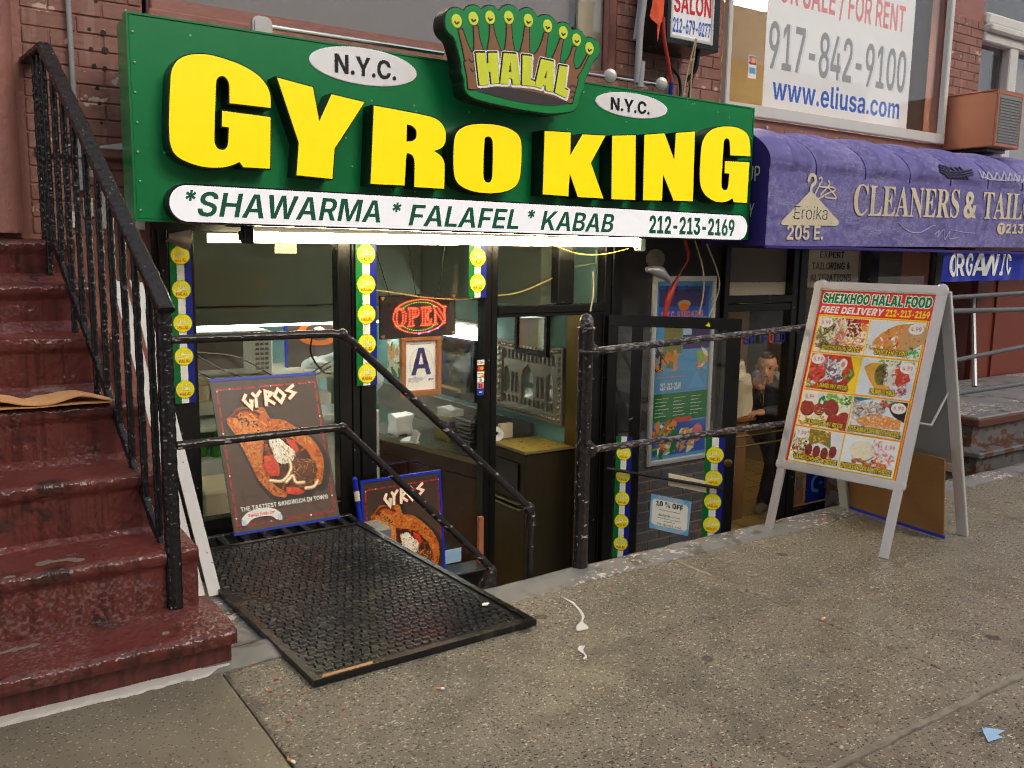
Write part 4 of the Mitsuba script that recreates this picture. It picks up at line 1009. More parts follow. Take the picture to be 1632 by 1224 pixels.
# the open door
DR = B + '__door'
du = np.array([0.51, -0.57, 0.0]) / math.hypot(0.51, 0.57)
fd = Frame((3.628, 4.241, 0), du, (0, 0, 1))
def dp(x0, x1, z0, z1, d0=-0.022, d1=0.022, b=0.004): return prism(rect(x0, x1, z0, z1), fd, d0, d1, b)
E(DR + '__top_rail', dp(0.0, 0.80, 0.885, 0.952), 'black_metal')
E(DR + '__hinge_stile', cat([dp(0.0, 0.055, -0.95, 0.884), dp(0.145, 0.215, -0.95, 0.884)]), 'black_metal')
E(DR + '__lock_stile', dp(0.715, 0.80, -0.95, 0.884), 'black_metal')
E(DR + '__bottom_rail', dp(0.215, 0.715, -0.95, -0.80), 'black_metal')
E(DR + '__pane', cat([flat(rect(0.215, 0.715, -0.80, 0.884), fd, 0.0), flat(rect(0.055, 0.145, -0.95, 0.884), fd, 0.0)]), 'window_glass')
E(DR + '__push_bar', cat([tube([fd.at([(0.02, -0.015)], 0.05)[0], fd.at([(0.74, -0.09)], 0.05)[0]], 0.010, 10), tube([fd.at([(0.74, -0.09)], 0.05)[0], fd.at([(0.745, -0.09)], 0.02)[0]], 0.016, 10)]), 'black_plain')
E(DR + '__push_plate', prism(Polygon([(0.405, -0.022), (0.640, -0.056), (0.640, -0.128), (0.405, -0.098)]), fd, 0.028, 0.036, 0.002), 'paper_cream')
E(DR + '__knob', mv(lathe([(0, 0), (0.010, 0), (0.010, 0.02), (0.022, 0.026), (0.026, 0.038), (0.020, 0.050), (0, 0.054)], (0, 0, 0), 18, fd.n), fd.at([(0.762, 0.075)], 0.022)[0]), 'brass', smooth=40)
E(DR + '__edge_plate', dp(0.8005, 0.803, -0.05, 0.14, -0.012, 0.012, 0), 'zinc')
E(DR + '__yellow_tape', prism(Polygon([(0.585, 0.905), (0.600, 0.918), (0.606, 0.930), (0.612, 0.915), (0.618, 0.900), (0.600, 0.902)]), fd, 0.022, 0.0235), 'sticker_yellow')

# halal sticker strips
def strip(fr, x0, x1, z0, z1, first, pitch, n, lb, skew=0.0, fold=False):
    s = T(lb, 'sticker', 'halal_sticker_strip', 'striped halal sticker strips on the shop front')
    w = x1 - x0
    sk = lambda g: affinity.skew(g, xs=0, ys=0) if not skew else affinity.affine_transform(g, [1, skew, 0, 1, -skew * z1, 0])
    for name, a, b, m in (('green_stripe', 0.0, 0.32, 'sticker_green'), ('white_stripe', 0.32, 0.67, 'sticker_white'), ('blue_stripe', 0.67, 1.0, 'sticker_blue')):
        E(s + '__' + name, prism(sk(rect(x0 + a * w, x0 + b * w, z0, z1)), fr, 0.0, 0.0012), m)
    r = 0.455 * w
    cx = (x0 + x1) / 2
    clip = rect(x0 - 0.02, x1 + 0.02, z0 - 0.006, z1 + 0.006)
    for k in range(n):
        cz = first - pitch * k
        b = E(s + '__badge', prism(sk(ell(cx, cz, r, r).intersection(clip)), fr, 0.0012, 0.0024), 'sticker_yellow')
        E(b + '__ring', prism(sk(ell(cx, cz, r * 1.0, r * 1.0).difference(ell(cx, cz, r * 0.965, r * 0.965)).intersection(clip)), fr, 0.0024, 0.0028), 'sticker_green')
        ar = fit(word('\ufedd\ufefc\ufea3', weight=500, family='arabic'), cx - 0.72 * r, cx + 0.76 * r, cz - 0.28 * r, cz + 0.56 * r)
        E(b + '__arabic_lettering', prism(sk(ar.intersection(clip)), fr, 0.0024, 0.0030), 'sticker_white')
        E(b + '__lettering', prism(sk(wtext('HALAL', cx - 0.56 * r, cx + 0.62 * r, cz - 0.66 * r, cz - 0.32 * r, weight=800).intersection(clip)), fr, 0.0024, 0.0030), 'sticker_red')
    return s
s1 = strip(facade(4.243), 1.010, 1.105, 0.605, 1.38, 1.288, 0.1545, 5, 'halal sticker strip on the left jamb with its top corner peeling off', skew=0.0)
E(s1 + '__peeled_corner', orient(grid_mesh(np.array([[(1.01 + 0.10 * u - 0.02 * v, 4.242 - 0.05 * math.sin(2.6 * v), 1.385 + 0.02 * u - 0.095 * v * (0.35 + 0.65 * u)) for v in np.linspace(0, 1, 10)] for u in np.linspace(0, 1, 8)])), (0, -1, 0)), 'dim_grey', smooth=True)
strip(facade(4.259), 1.930, 2.046, 0.622, 1.40, 1.305, 0.155, 5, 'halal sticker strip with five badges on the middle mullion')
strip(facade(4.259), 2.610, 2.726, 1.072, 1.40, 1.295, 0.142, 2, 'short halal sticker strip left of the right mullion at the top of the window')
strip(Frame(fd.at([(0, 0)], 0.024)[0], fd.u, fd.v), 0.070, 0.172, -0.95, 0.192, 0.085, 0.148, 7, 'halal sticker strip on the hinge side of the open glass door')
strip(Frame(fd.at([(0, 0)], 0.024)[0], fd.u, fd.v), 0.622, 0.740, -0.95, 0.222, 0.112, 0.148, 7, 'halal sticker strip on the handle side of the open glass door')

# card logos and small papers on the glass
CD = T('narrow column of payment card stickers beside the right mullion', 'sticker', 'card_sticker_column')
p = Print(facade(4.260))
E(CD + '__backing', prism(rect(2.668, 2.722, 0.510, 0.722), facade(4.262), 0, 0.003), 'black_plain')
p.add(rect(2.672, 2.718, 0.689, 0.718), 'white'); p.add(wtext('VISA', 2.680, 2.714, 0.696, 0.710, weight=800, shear=0.2), 'navy')
p.add(rect(2.672, 2.718, 0.655, 0.685), 'darkmeat'); p.add(ell(2.687, 0.670, 0.012, 0.012), 'brightred'); p.add(ell(2.703, 0.670, 0.012, 0.012), 'orange')
p.add(rect(2.672, 2.718, 0.620, 0.651), 'white'); p.add(Polygon([(2.69, 0.62), (2.718, 0.62), (2.718, 0.64)]), 'orange'); p.add(rect(2.675, 2.712, 0.637, 0.641), 'darkgrey')
p.add(rect(2.672, 2.718, 0.588, 0.616), 'white'); p.add(ell(2.695, 0.602, 0.010, 0.011), 'grey')
p.add(rect(2.672, 2.718, 0.553, 0.584), 'pink'); p.add(rect(2.68, 2.694, 0.556, 0.58), 'blue'); p.add(rect(2.696, 2.708, 0.556, 0.58), 'red')
p.add(rect(2.672, 2.718, 0.514, 0.549), 'blue'); p.add(rect(2.685, 2.706, 0.528, 0.536), 'paleblue')
p.build(CD + '__logos')
NT = T('small cream notice stuck at the top of the left window pane', 'notice', 'window_notice')
E(NT + '__paper', prism(rect(1.525, 1.637, 1.303, 1.372), facade(4.312), 0, 0.001), 'paper_cream')
p = Print(facade(4.312)); 
for r in range(3):
    for c in range(9): p.add(rect(1.534 + 0.011 * c, 1.541 + 0.011 * c, 1.315 + 0.017 * r, 1.320 + 0.017 * r), 'grey', up=False)
p.build(NT + '__printed_lines')

# LED sign
OS = T('lit red LED OPEN sign hanging inside the middle window', 'sign', 'led_open_sign')
fo = Frame((2.113, 4.352, 0.848), np.array([1, 0, 0.022]), np.array([0.0, 0, 1.0]))
E(OS + '__board', prism(rect(0, 0.470, 0, 0.236), fo, -0.02, 0.0, 0.003), 'led_board')
hearts = []
for x, z in ((0.014, 0.222), (0.456, 0.222), (0.014, 0.014), (0.456, 0.014)):
    hearts.append(prism(union_all([ell(x - 0.005, z + 0.003, 0.006, 0.006), ell(x + 0.005, z + 0.003, 0.006, 0.006), Polygon([(x - 0.011, z + 0.001), (x + 0.011, z + 0.001), (x, z - 0.011)])]), fo, 0, 0.003))
E(OS + '__corner_heart', cat(hearts), 'oak')
def dots(g, pitch, inset=0.0):
    """points at even spacing along the outlines of a shape"""
    out = []
    for q in polys(g):
        for ring in [q.exterior, *q.interiors]:
            n = max(4, int(ring.length / pitch))
            out += [ring.interpolate(k * ring.length / n).coords[0] for k in range(n)]
    return out
def leds(pts, r, a=0.35):
    ms = []
    for x, z in pts:
        ms.append(prism(affinity.rotate(ell(x, z, r * 1.5, r * 0.8, 8), 20), fo, 0.0015, 0.0035))
    return cat(ms)
letters = [wtext(c, x0, x1, 0.065, 0.165, weight=800, family=f) for c, x0, x1, f in (('O', 0.075, 0.155, 'serif'), ('P', 0.165, 0.232, 'serif'), ('E', 0.245, 0.312, 'serif'), ('N', 0.322, 0.408, 'serif'))]
letters = [g.simplify(0.004) for g in letters]
lp = []
for g in letters: lp += dots(g, 0.0135)
cx, cz = 0.238, 0.116
for a, b in ((0.168, 0.092),):
    for s in (1, -1):
        for w in np.linspace(math.radians(28), math.radians(152), 26): lp.append((cx + a * math.cos(w), cz + s * b * math.sin(w)))
rd = E(OS + '__red_leds', leds(lp, 0.0024), 'sticker_red'); scene[rd]['emitter'] = lamp((2.4, 0.17, 0.06)); stuff(rd)
gp = [(cx + 0.13 * math.cos(w), cz + s * 0.078 * math.sin(w)) for s in (1, -1) for w in np.linspace(math.radians(40), math.radians(140), 16)]
gd = E(OS + '__green_leds', leds(gp, 0.0022), 'sticker_green'); scene[gd]['emitter'] = lamp((0.25, 0.6, 0.05)); stuff(gd)
bd = E(OS + '__blue_leds', leds([(0.235, 0.008 + 0.012), (0.295, 0.028), (0.352, 0.044)], 0.0045), 'sticker_blue'); scene[bd]['emitter'] = lamp((0.25, 0.25, 2.5))
E(OS + '__hanging_wire', cat([tube([fo.at([(x, 0.236)], -0.01)[0], (x2, 4.355, 1.41)], 0.0022, 6) for x, x2 in ((0.06, 2.06), (0.22, 2.27), (0.36, 2.52))]), 'black_plain')

# framed grade card
AF = T('inspection grade card with a big blue A in an oak frame behind the window', 'frame', 'grade_card_frame')
E(AF + '__frame', prism(rect(2.235, 2.492, 0.520, 0.855).difference(rect(2.268, 2.460, 0.555, 0.830)), facade(4.37), 0, 0.022, 0.006), 'oak')
E(AF + '__card', prism(rect(2.262, 2.466, 0.548, 0.836), facade(4.372), 0, 0.006), 'paper_white')
p = Print(facade(4.366))
p.add(ell(2.368, 0.705, 0.075, 0.092), 'paleblue', 0.6); p.add(ell(2.368, 0.705, 0.068, 0.084), 'white')
p.add(wtext('A', 2.305, 2.430, 0.640, 0.792, weight=700), 'navy', 0.62)
for k in range(6): p.add(rect(2.285, 2.355 + 0.02 * (k % 2), 0.600 + 0.005 * k, 0.602 + 0.005 * k), 'grey', up=False)
p.add(wtext('NYC', 2.415, 2.447, 0.605, 0.618, weight=900), 'black'); p.add(rect(2.30, 2.43, 0.812, 0.816), 'grey')
p.build(AF + '__print')

# ---------------------------------------------------------------- inside the shop
room('shop', 0.90, 3.60, 4.36, 7.50, -0.95, 1.52, {'wall': 'teal_wall', 'floor': 'floor_tile', 'ceiling': 'cream_panel'})
CL = T('long lit lamp fixed under the ledge of the teal shop wall', 'lamp', 'wall_lamp')
E(CL + '__housing', bx(3.52, 3.598, 5.62, 7.3, 0.765, 0.80), 'white_trim')
k = E(CL + '__tube', bx(3.51, 3.575, 5.64, 7.28, 0.705, 0.764), 'white_plastic'); scene[k]['emitter'] = lamp(SHOP_LIGHT)
HD = T('hood across the back of the shop, coloured for street reflections in the glass', 'hood', 'kitchen_hood')
ES(HD + '__body', [bx(0.95, 3.36, 6.2, 6.9, 0.93, 1.50), bx(3.37, 3.595, 4.62, 7.45, 0.985, 1.50)], 'reflection_green')  # soffit added to give the upper panes their reflected green-grey
E(HD + '__lip', bx(0.95, 3.36, 6.18, 6.95, 0.80, 0.92, 0.01), 'reflection_green')
UH = T('lit strip lamp under the pale green hood at the back of the shop', 'lamp', 'hood_lamp')
E(UH + '__housing', bx(1.2, 3.3, 6.46, 6.62, 0.780, 0.799), 'white_trim'); k = E(UH + '__tube', bx(1.22, 3.28, 6.48, 6.60, 0.755, 0.779), 'white_plastic'); scene[k]['emitter'] = lamp((0.6, 0.65, 0.58))
TU = T('row of white food tubs and jars on the lower shelf in the left window', 'tubs', 'food_tubs')
for k in range(9): E(TU + '__tub', lathe([(0, 0), (0.045, 0), (0.055, 0.09 + 0.03 * (k % 3)), (0.058, 0.09 + 0.03 * (k % 3)), (0.058, 0.105 + 0.03 * (k % 3)), (0, 0.105 + 0.03 * (k % 3))], (1.42 + 0.135 * k, 6.32 + 0.03 * (k % 2), 0.27), 16), ['paper_white', 'white_appliance', 'paper_cream', 'yellow_box'][k * 7 % 4], smooth=35)
# counter along the right wall
CT = T('dark granite topped counter with red wood doors along the teal wall', 'counter', 'serving_counter')
E(CT + '__top', hull([(x, y, z) for x, y in ((2.90, 6.6), (3.20, 4.99), (3.58, 4.99), (3.58, 6.6)) for z in (-0.115, -0.08)]), 'granite')
E(CT + '__edge', hull([(x, y, z) for x, y in ((2.888, 6.6), (3.188, 4.985), (3.198, 4.985), (2.898, 6.6)) for z in (-0.118, -0.083)]), 'stainless')
E(CT + '__body', hull([(x, y, z) for x, y in ((2.94, 6.6), (3.24, 5.02), (3.57, 5.02), (3.57, 6.6)) for z in (-0.95, -0.116)]), 'red_wood')
for k in range(4):
    a, b = 0.06 + 0.24 * k, 0.27 + 0.24 * k
    o, d = np.array([3.24, 5.02]), np.array([-0.30, 1.58])
    q = [o + d * a + np.array([-0.012, -0.002]), o + d * b + np.array([-0.012, -0.002])]
    E(CT + '__door_panel', hull([(x + s, y, z) for x, y in q for s in (0, 0.014) for z in (-0.85, -0.24)]), 'red_wood')
E('backsplash', bx(3.57, 3.598, 4.99, 7.4, -0.08, 0.14), 'dim_grey'); L('backsplash', 'grey splash panel at the foot of the teal wall above the counter', 'panel')
# steel waste cabinet
CAB = T('steel waste cabinet with a flap and yellow trays on top near the door', 'cabinet', 'waste_cabinet')
E(CAB + '__body', bx(3.19, 3.575, 4.50, 5.00, -0.95, 0.055, 0.006), 'dark_steel')
E(CAB + '__flap', bx(3.176, 3.189, 4.56, 4.96, -0.19, -0.01, 0.004), 'black_metal')
E(CAB + '__ledge', cat([bx(3.155, 3.189, 4.53, 4.98, -0.275, -0.265, 0.003), bx(3.165, 3.189, 4.53, 4.98, -0.315, -0.303, 0.003)]), 'stainless')
E(CAB + '__top', bx(3.18, 3.58, 4.49, 5.02, 0.056, 0.068, 0.004), 'stainless')
TY = T('yellow printed tray mat lying on the steel waste cabinet', 'tray', 'tray_mat')
E(TY + '__sheet', bx(3.20, 3.57, 4.52, 4.90, 0.0685, 0.072), 'yellow_box')
p = Print(Frame((3.2, 4.52, 0.072), (1, 0, 0), (0, 1, 0)), 0.0005); rg = np.random.default_rng(3)
for k in range(40): p.add(affinity.rotate(rect(*(lambda a, b: (a, a + rg.uniform(0.01, 0.04), b, b + 0.006))(rg.uniform(0.02, 0.3), rg.uniform(0.02, 0.36))), rg.uniform(-10, 10)), ['darkmeat', 'red', 'black'][k % 3], up=False)
p.build(TY + '__print')
# mirror in a pierced pewter frame, certificate above it
fw = Frame((3.597, 0, 0), (0, -1, 0), (0, 0, 1))
MR = T('pierced pewter framed mirror with arches on the teal wall', 'mirror', 'arched_mirror')
my0, my1, mz0, mz1 = -5.41, -4.62, 0.190, 0.705
E(MR + '__glass', prism(rect(my0 + 0.02, my1 - 0.02, mz0 + 0.02, mz1 - 0.02), fw, 0.004, 0.008), 'mirror')
def arch(cx, z0, w, h): return rect(cx - w / 2, cx + w / 2, z0, z0 + h - w * 0.6).union(Polygon([(cx - w / 2, z0 + h - w * 0.62), (cx + w / 2, z0 + h - w * 0.62), (cx + 0.36 * w, z0 + h - 0.3 * w), (cx, z0 + h), (cx - 0.36 * w, z0 + h - 0.3 * w)]))
cut = [arch(-5.035, 0.315, 0.15, 0.24), arch(-5.29, 0.335, 0.075, 0.19), arch(-4.775, 0.325, 0.08, 0.20)]
cut += [arch(x, 0.34, 0.035, 0.15) for x in (-5.215, -5.165, -4.905, -4.855)] + [arch(x, 0.265, 0.035, 0.055) for x in np.arange(-5.31, -4.72, 0.052)]
cut += [arch(x, 0.575, 0.030, 0.075) for x in np.arange(-5.31, -4.72, 0.048)]
E(MR + '__frame', prism(rect(my0, my1, mz0, mz1).difference(union_all(cut)), fw, 0.010, 0.026, 0.003), 'pewter')
E(MR + '__border', prism(rect(my0, my1, mz0, mz1).difference(rect(my0 + 0.07, my1 - 0.07, mz0 + 0.06, mz1 - 0.06)), fw, 0.026, 0.036, 0.004), 'pewter')
bd = [fw.at([(my0 + 0.035, z)], 0.038)[0] for z in np.arange(mz0 + 0.03, mz1, 0.042)] + [fw.at([(my1 - 0.035, z)], 0.038)[0] for z in np.arange(mz0 + 0.03, mz1, 0.042)]
bd += [fw.at([(y, z)], 0.038)[0] for z in (mz0 + 0.03, mz1 - 0.03) for y in np.arange(my0 + 0.08, my1 - 0.05, 0.042)]
stuff(E(MR + '__studs', cat([ball(q, 0.014, 1, (1, 1, 1)) if False else mv(ball((0, 0, 0), 0.014, 1), q) for q in bd]), 'pewter', smooth=True))
CF = T('framed certificate in a black frame hanging over the pewter mirror', 'frame', 'certificate_frame')
E(CF + '__frame', prism(rect(-5.155, -4.765, 0.630, 0.935).difference(rect(-5.115, -4.805, 0.668, 0.90)), fw, 0.036, 0.062, 0.006), 'black_plain')
E(CF + '__paper', prism(rect(-5.12, -4.80, 0.663, 0.905), fw, 0.036, 0.042), 'paper_cream')
E(CF + '__glass', prism(rect(-5.118, -4.802, 0.665, 0.903), fw, 0.044, 0.046), 'window_glass')
WC = T('navy and red cards pinned to the teal wall right of the pewter mirror', 'card', 'wall_card')
E(WC + '__navy_card', prism(rect(-4.60, -4.50, 0.44, 0.68), fw, 0.003, 0.006), 'banner_blue'); E(WC + '__red_card', prism(rect(-4.60, -4.53, 0.26, 0.38), fw, 0.003, 0.006), 'rust_orange')
# wall television, picture menu, counter things
TV = T('black wall television above the counter', 'television', 'wall_television')
E(TV + '__case', prism(rect(-6.42, -5.62, 0.20, 0.67), fw, 0.03, 0.10, 0.01), 'black_plastic')
E(TV + '__screen', prism(rect(-6.38, -5.66, 0.245, 0.635), fw, 0.10, 0.103), 'dark_glass')
p = Print(Frame((3.597, 0, 0), (0, -1, 0), (0, 0, 1)), 0.1035)
p.add(Polygon([(-6.37, 0.26), (-6.37, 0.62), (-6.1, 0.62), (-5.95, 0.35)]), 'navy'); p.add(Polygon([(-6.3, 0.61), (-6.1, 0.61), (-6.2, 0.45)]), 'paleblue'); p.add(rect(-6.37, -5.8, 0.26, 0.285), 'tan')
p.build(TV + '__picture')
MB = T('faded picture menu with a green foot on the teal wall behind the grade card', 'poster', 'picture_menu')
E(MB + '__sheet', prism(rect(-7.25, -6.50, 0.05, 0.85), fw, 0.003, 0.008), 'paper_cream')
p = Print(fw, 0.009, 0.00003); rg = np.random.default_rng(11)
c = rect(-7.25, -6.50, 0.05, 0.85)
p.add(rect(-7.25, -6.50, 0.05, 0.22), 'darkgreen', 0.6); p.blobs(rg, 110, (-7.25, 0.12, -6.5, 0.85), ['chicken', 'lettuce', 'lamb', 'rice', 'tan', 'green', 'pink'], (0.02, 0.07), c)
for x, z in ((-7.1, 0.55), (-6.6, 0.56), (-7.1, 0.16), (-6.62, 0.16), (-6.85, 0.36), (-6.6, 0.34)): p.add(ell(x, z, 0.055, 0.05), 'paleblue', 0.6)
p.build(MB + '__print')
NB = T('yellow and blue napkin box on the granite counter', 'box', 'napkin_box')
E(NB + '__carton', bx(3.28, 3.44, 5.62, 5.84, -0.079, 0.10, 0.004), 'yellow_box'); E(NB + '__band', bx(3.277, 3.443, 5.617, 5.843, 0.03, 0.075, 0.002), 'navy_ink' if 'navy_ink' in scene else 'sticker_blue')
E(NB + '__napkins', lump(bx(3.30, 3.42, 5.64, 5.82, 0.101, 0.16).subdivide().subdivide(), 0.02, 12), 'paper_white', smooth=40)
L(E('takeaway_trays', cat([bx(3.30, 3.52, 5.34, 5.56, -0.079 + 0.03 * k, -0.054 + 0.03 * k, 0.006) for k in range(7)]), 'black_plastic'), 'stack of black plastic trays on the granite counter', 'trays')
UT = T('steel basket of white wrapped cups at the near end of the counter', 'basket', 'cup_basket')
E(UT + '__basket', prism(rect(3.26, 3.46, -0.079, 0.06).difference(rect(3.27, 3.45, -0.07, 0.06)), facade(5.14), 0, 0.12), 'pewter')
for k in range(3): E(UT + '__cup', lathe([(0, 0), (0.026, 0), (0.034, 0.12), (0, 0.122)], (3.30 + 0.062 * k, 5.08, -0.066), 14), 'paper_white', smooth=40)
L(E('white_bag', lump(bx(3.05, 3.20, 6.02, 6.16, -0.079, 0.075).subdivide().subdivide().subdivide(), 0.03, 9), 'paper_white', smooth=50), 'crumpled white bag on the counter in the middle window', 'bag')
L(E('napkin_pile', lump(cat([bx(3.00, 3.10, 5.72, 5.86, -0.079, -0.065), rot(bx(3.04, 3.06, 5.70, 5.78, -0.07, 0.01), (0, 1, 0), 25, (3.05, 5.74, -0.07))]).subdivide().subdivide(), 0.02, 14), 'paper_white', smooth=50), 'loose white napkins on the counter below the white bag', 'napkins')
TP = T('white tape roll and cream card box standing on the steel cabinet', 'tape roll', 'tape_roll')
E(TP + '__roll', lathe([(0.02, 0), (0.045, 0), (0.045, 0.07), (0.02, 0.07), (0.02, 0)], (3.26, 4.96, 0.115), 18, (-0.4, -1, 0)), 'paper_white')
E(TP + '__box', bx(3.30, 3.40, 4.95, 4.99, 0.069, 0.17, 0.003), 'paper_cream')
# left window: shelf with microwave, leaning poster, bag, cooler
SHF = T('cream shelf unit inside the left window carrying the microwave', 'shelf', 'kitchen_shelf')
E(SHF + '__board', bx(1.30, 2.95, 6.25, 6.95, 0.38, 0.42, 0.004), 'cream_panel')
E(SHF + '__lower_board', bx(1.30, 2.6, 6.2, 6.95, 0.18, 0.27, 0.004), 'white_trim')
E(SHF + '__post', cat([bx(1.3, 1.36, 6.25, 6.95, -0.95, 0.38), bx(2.88, 2.94, 6.5, 6.95, -0.95, 0.38)]), 'cream_panel')
MW = T('white microwave oven on the shelf inside the left window', 'microwave', 'microwave_oven')
E(MW + '__case', bx(1.62, 2.205, 6.32, 6.75, 0.42, 0.74, 0.012), 'white_appliance')
E(MW + '__door', bx(1.63, 2.04, 6.30, 6.319, 0.435, 0.73, 0.006), 'white_appliance'); E(MW + '__door__window', bx(1.66, 1.98, 6.296, 6.2995, 0.48, 0.68), 'dim_grey')
E(MW + '__display', bx(2.10, 2.165, 6.312, 6.319, 0.69, 0.71), 'black_plain')
E(MW + '__button', cat([bx(2.075 + 0.035 * c, 2.10 + 0.035 * c, 6.313, 6.3195, 0.46 + 0.035 * r, 0.478 + 0.035 * r) for c in range(3) for r in range(6)]), 'dim_grey')
PG = T('blue edged food poster standing behind the plastic bag on the shelf', 'poster', 'shelf_poster')
E(PG + '__board', bx(2.42, 2.92, 6.62, 6.63, 0.42, 0.80), 'poster_brown')
E(PG + '__edge', cat([bx(2.405, 2.42, 6.61, 6.635, 0.42, 0.80), bx(2.92, 2.935, 6.61, 6.635, 0.42, 0.80)]), 'blue_trim')
p = Print(Frame((0, 6.62, 0), (1, 0, 0), (0, 0, 1)), 0.002); p.add(ell(2.69, 0.68, 0.19, 0.10), 'bread'); p.add(ell(2.69, 0.69, 0.12, 0.07), 'brown'); p.add(ell(2.68, 0.70, 0.05, 0.03), 'cream'); p.build(PG + '__print')
rr = np.random.default_rng(2)
L(E('plastic_bag', lump(cat([ball((2.72, 6.45, 0.44), 0.17, 3, (1.5, 0.9, 0.55)).copy(), ball((2.98, 6.45, 0.33), 0.16, 3)]), 0.05, 8), 'bag_film', smooth=50), 'white plastic bag full of napkins on the shelf in the left window', 'bag')
CO = T('drinks cooler with green bottles low in the left window', 'cooler', 'drinks_cooler')
E(CO + '__case', prism(rect(1.40, 2.9, -0.95, 0.14).difference(rect(1.45, 2.85, -0.10, 0.10)), facade(6.0), -0.4, 0, 0.004), 'white_appliance')
E(CO + '__back', bx(1.4, 2.9, 6.40, 6.42, -0.95, 0.14), 'white_appliance')
for k in range(10):
    E(CO + '__bottle', lathe([(0, 0), (0.034, 0), (0.036, 0.01), (0.036, 0.11), (0.016, 0.15), (0.014, 0.18), (0, 0.18)], (1.55 + 0.082 * k, 6.12 + 0.05 * (k % 2), -0.099), 12), 'bottle_green', smooth=40)
L(E('storage_carton', bx(1.30, 1.75, 4.9, 5.3, -0.95, -0.02, 0.01), 'paper_cream'), 'cream carton standing low behind the left window', 'box')
CW = T('loose black cables crossing behind the left window pane', 'cable', 'window_cable')
for a in ([(1.13, 4.36, 0.82), (1.30, 4.37, 0.72), (1.52, 4.37, 0.64), (1.70, 4.37, 0.59)], [(1.13, 4.36, 0.83), (1.35, 4.36, 0.79), (1.60, 4.36, 0.66), (1.83, 4.36, 0.745)], [(1.13, 4.36, 0.74), (1.3, 4.36, 0.66), (1.45, 4.36, 0.62), (1.62, 4.36, 0.63), (1.83, 4.36, 0.72)], [(1.74, 4.36, 0.92), (1.72, 4.36, 0.80), (1.78, 4.36, 0.70), (1.83, 4.36, 0.68)]):
    E(CW + '__strand', tube(spline(a, 8), 0.0042, 6), 'black_plain')
YC = T('yellow string drooping across the shop windows under the lit tube', 'string', 'yellow_string')
for a in ([(2.05, 4.32, 1.12), (2.2, 4.325, 1.10), (2.36, 4.325, 1.075), (2.58, 4.325, 1.06), (2.72, 4.325, 1.065)], [(2.815, 4.325, 1.075), (3.0, 4.325, 1.095), (3.22, 4.325, 1.17), (3.36, 4.325, 1.235), (3.58, 4.325, 1.27)], [(3.15, 4.2, 1.37), (3.3, 4.15, 1.325), (3.45, 4.1, 1.325), (3.60, 4.05, 1.36)]):
    E(YC + '__strand', tube(spline(a, 8), 0.0035, 6), 'yellow_cord')

# ---------------------------------------------------------------- food posters
GY = dict(border=[(51,931),(973,938),(954,50),(38,52)],
bread=[(93,741),(140,759),(207,808),(310,804),(364,781),(422,771),(447,709),(466,691),(585,677),(670,637),(753,586),(835,524),(883,453),(892,385),(870,320),(842,267),(826,302),(827,380),(810,448),(765,496),(711,534),(643,584),(393,626),(395,561),(363,477),(343,415),(344,350),(383,282),(445,221),(501,199),(426,202),(373,235),(324,288),(277,346),(249,423),(218,490),(177,579),(135,658),(99,698)],
breadlight=[(158,741),(283,743),(384,692),(373,563),(323,427),(279,431),(206,577),(153,677)],
inside=[(393,626),(643,584),(765,496),(827,380),(829,280),(702,205),(501,199),(383,282),(343,415)],
tom1=[(370,477),(453,480),(505,399),(484,336),(394,340),(348,403)],
tom2=[(595,577),(683,553),(709,490),(664,461),(617,531)],
sauce=[(442,573),(535,582),(586,534),(655,495),(661,450),(624,421),(529,408),(474,435),(458,501)],
meat=[(628,437),(751,431),(840,401),(857,332),(793,261),(676,229),(575,262),(544,330)],
onion1=[(596,434),(598,368),(507,301),(389,313)], onion2=[(708,231),(787,234),(834,268)], onion3=[(535,288),(604,324),(625,278),(701,271)],
tom3=[(528,256),(619,252),(703,210),(637,190),(519,213)], rim=[(161,757),(218,786),(306,785),(388,752)])
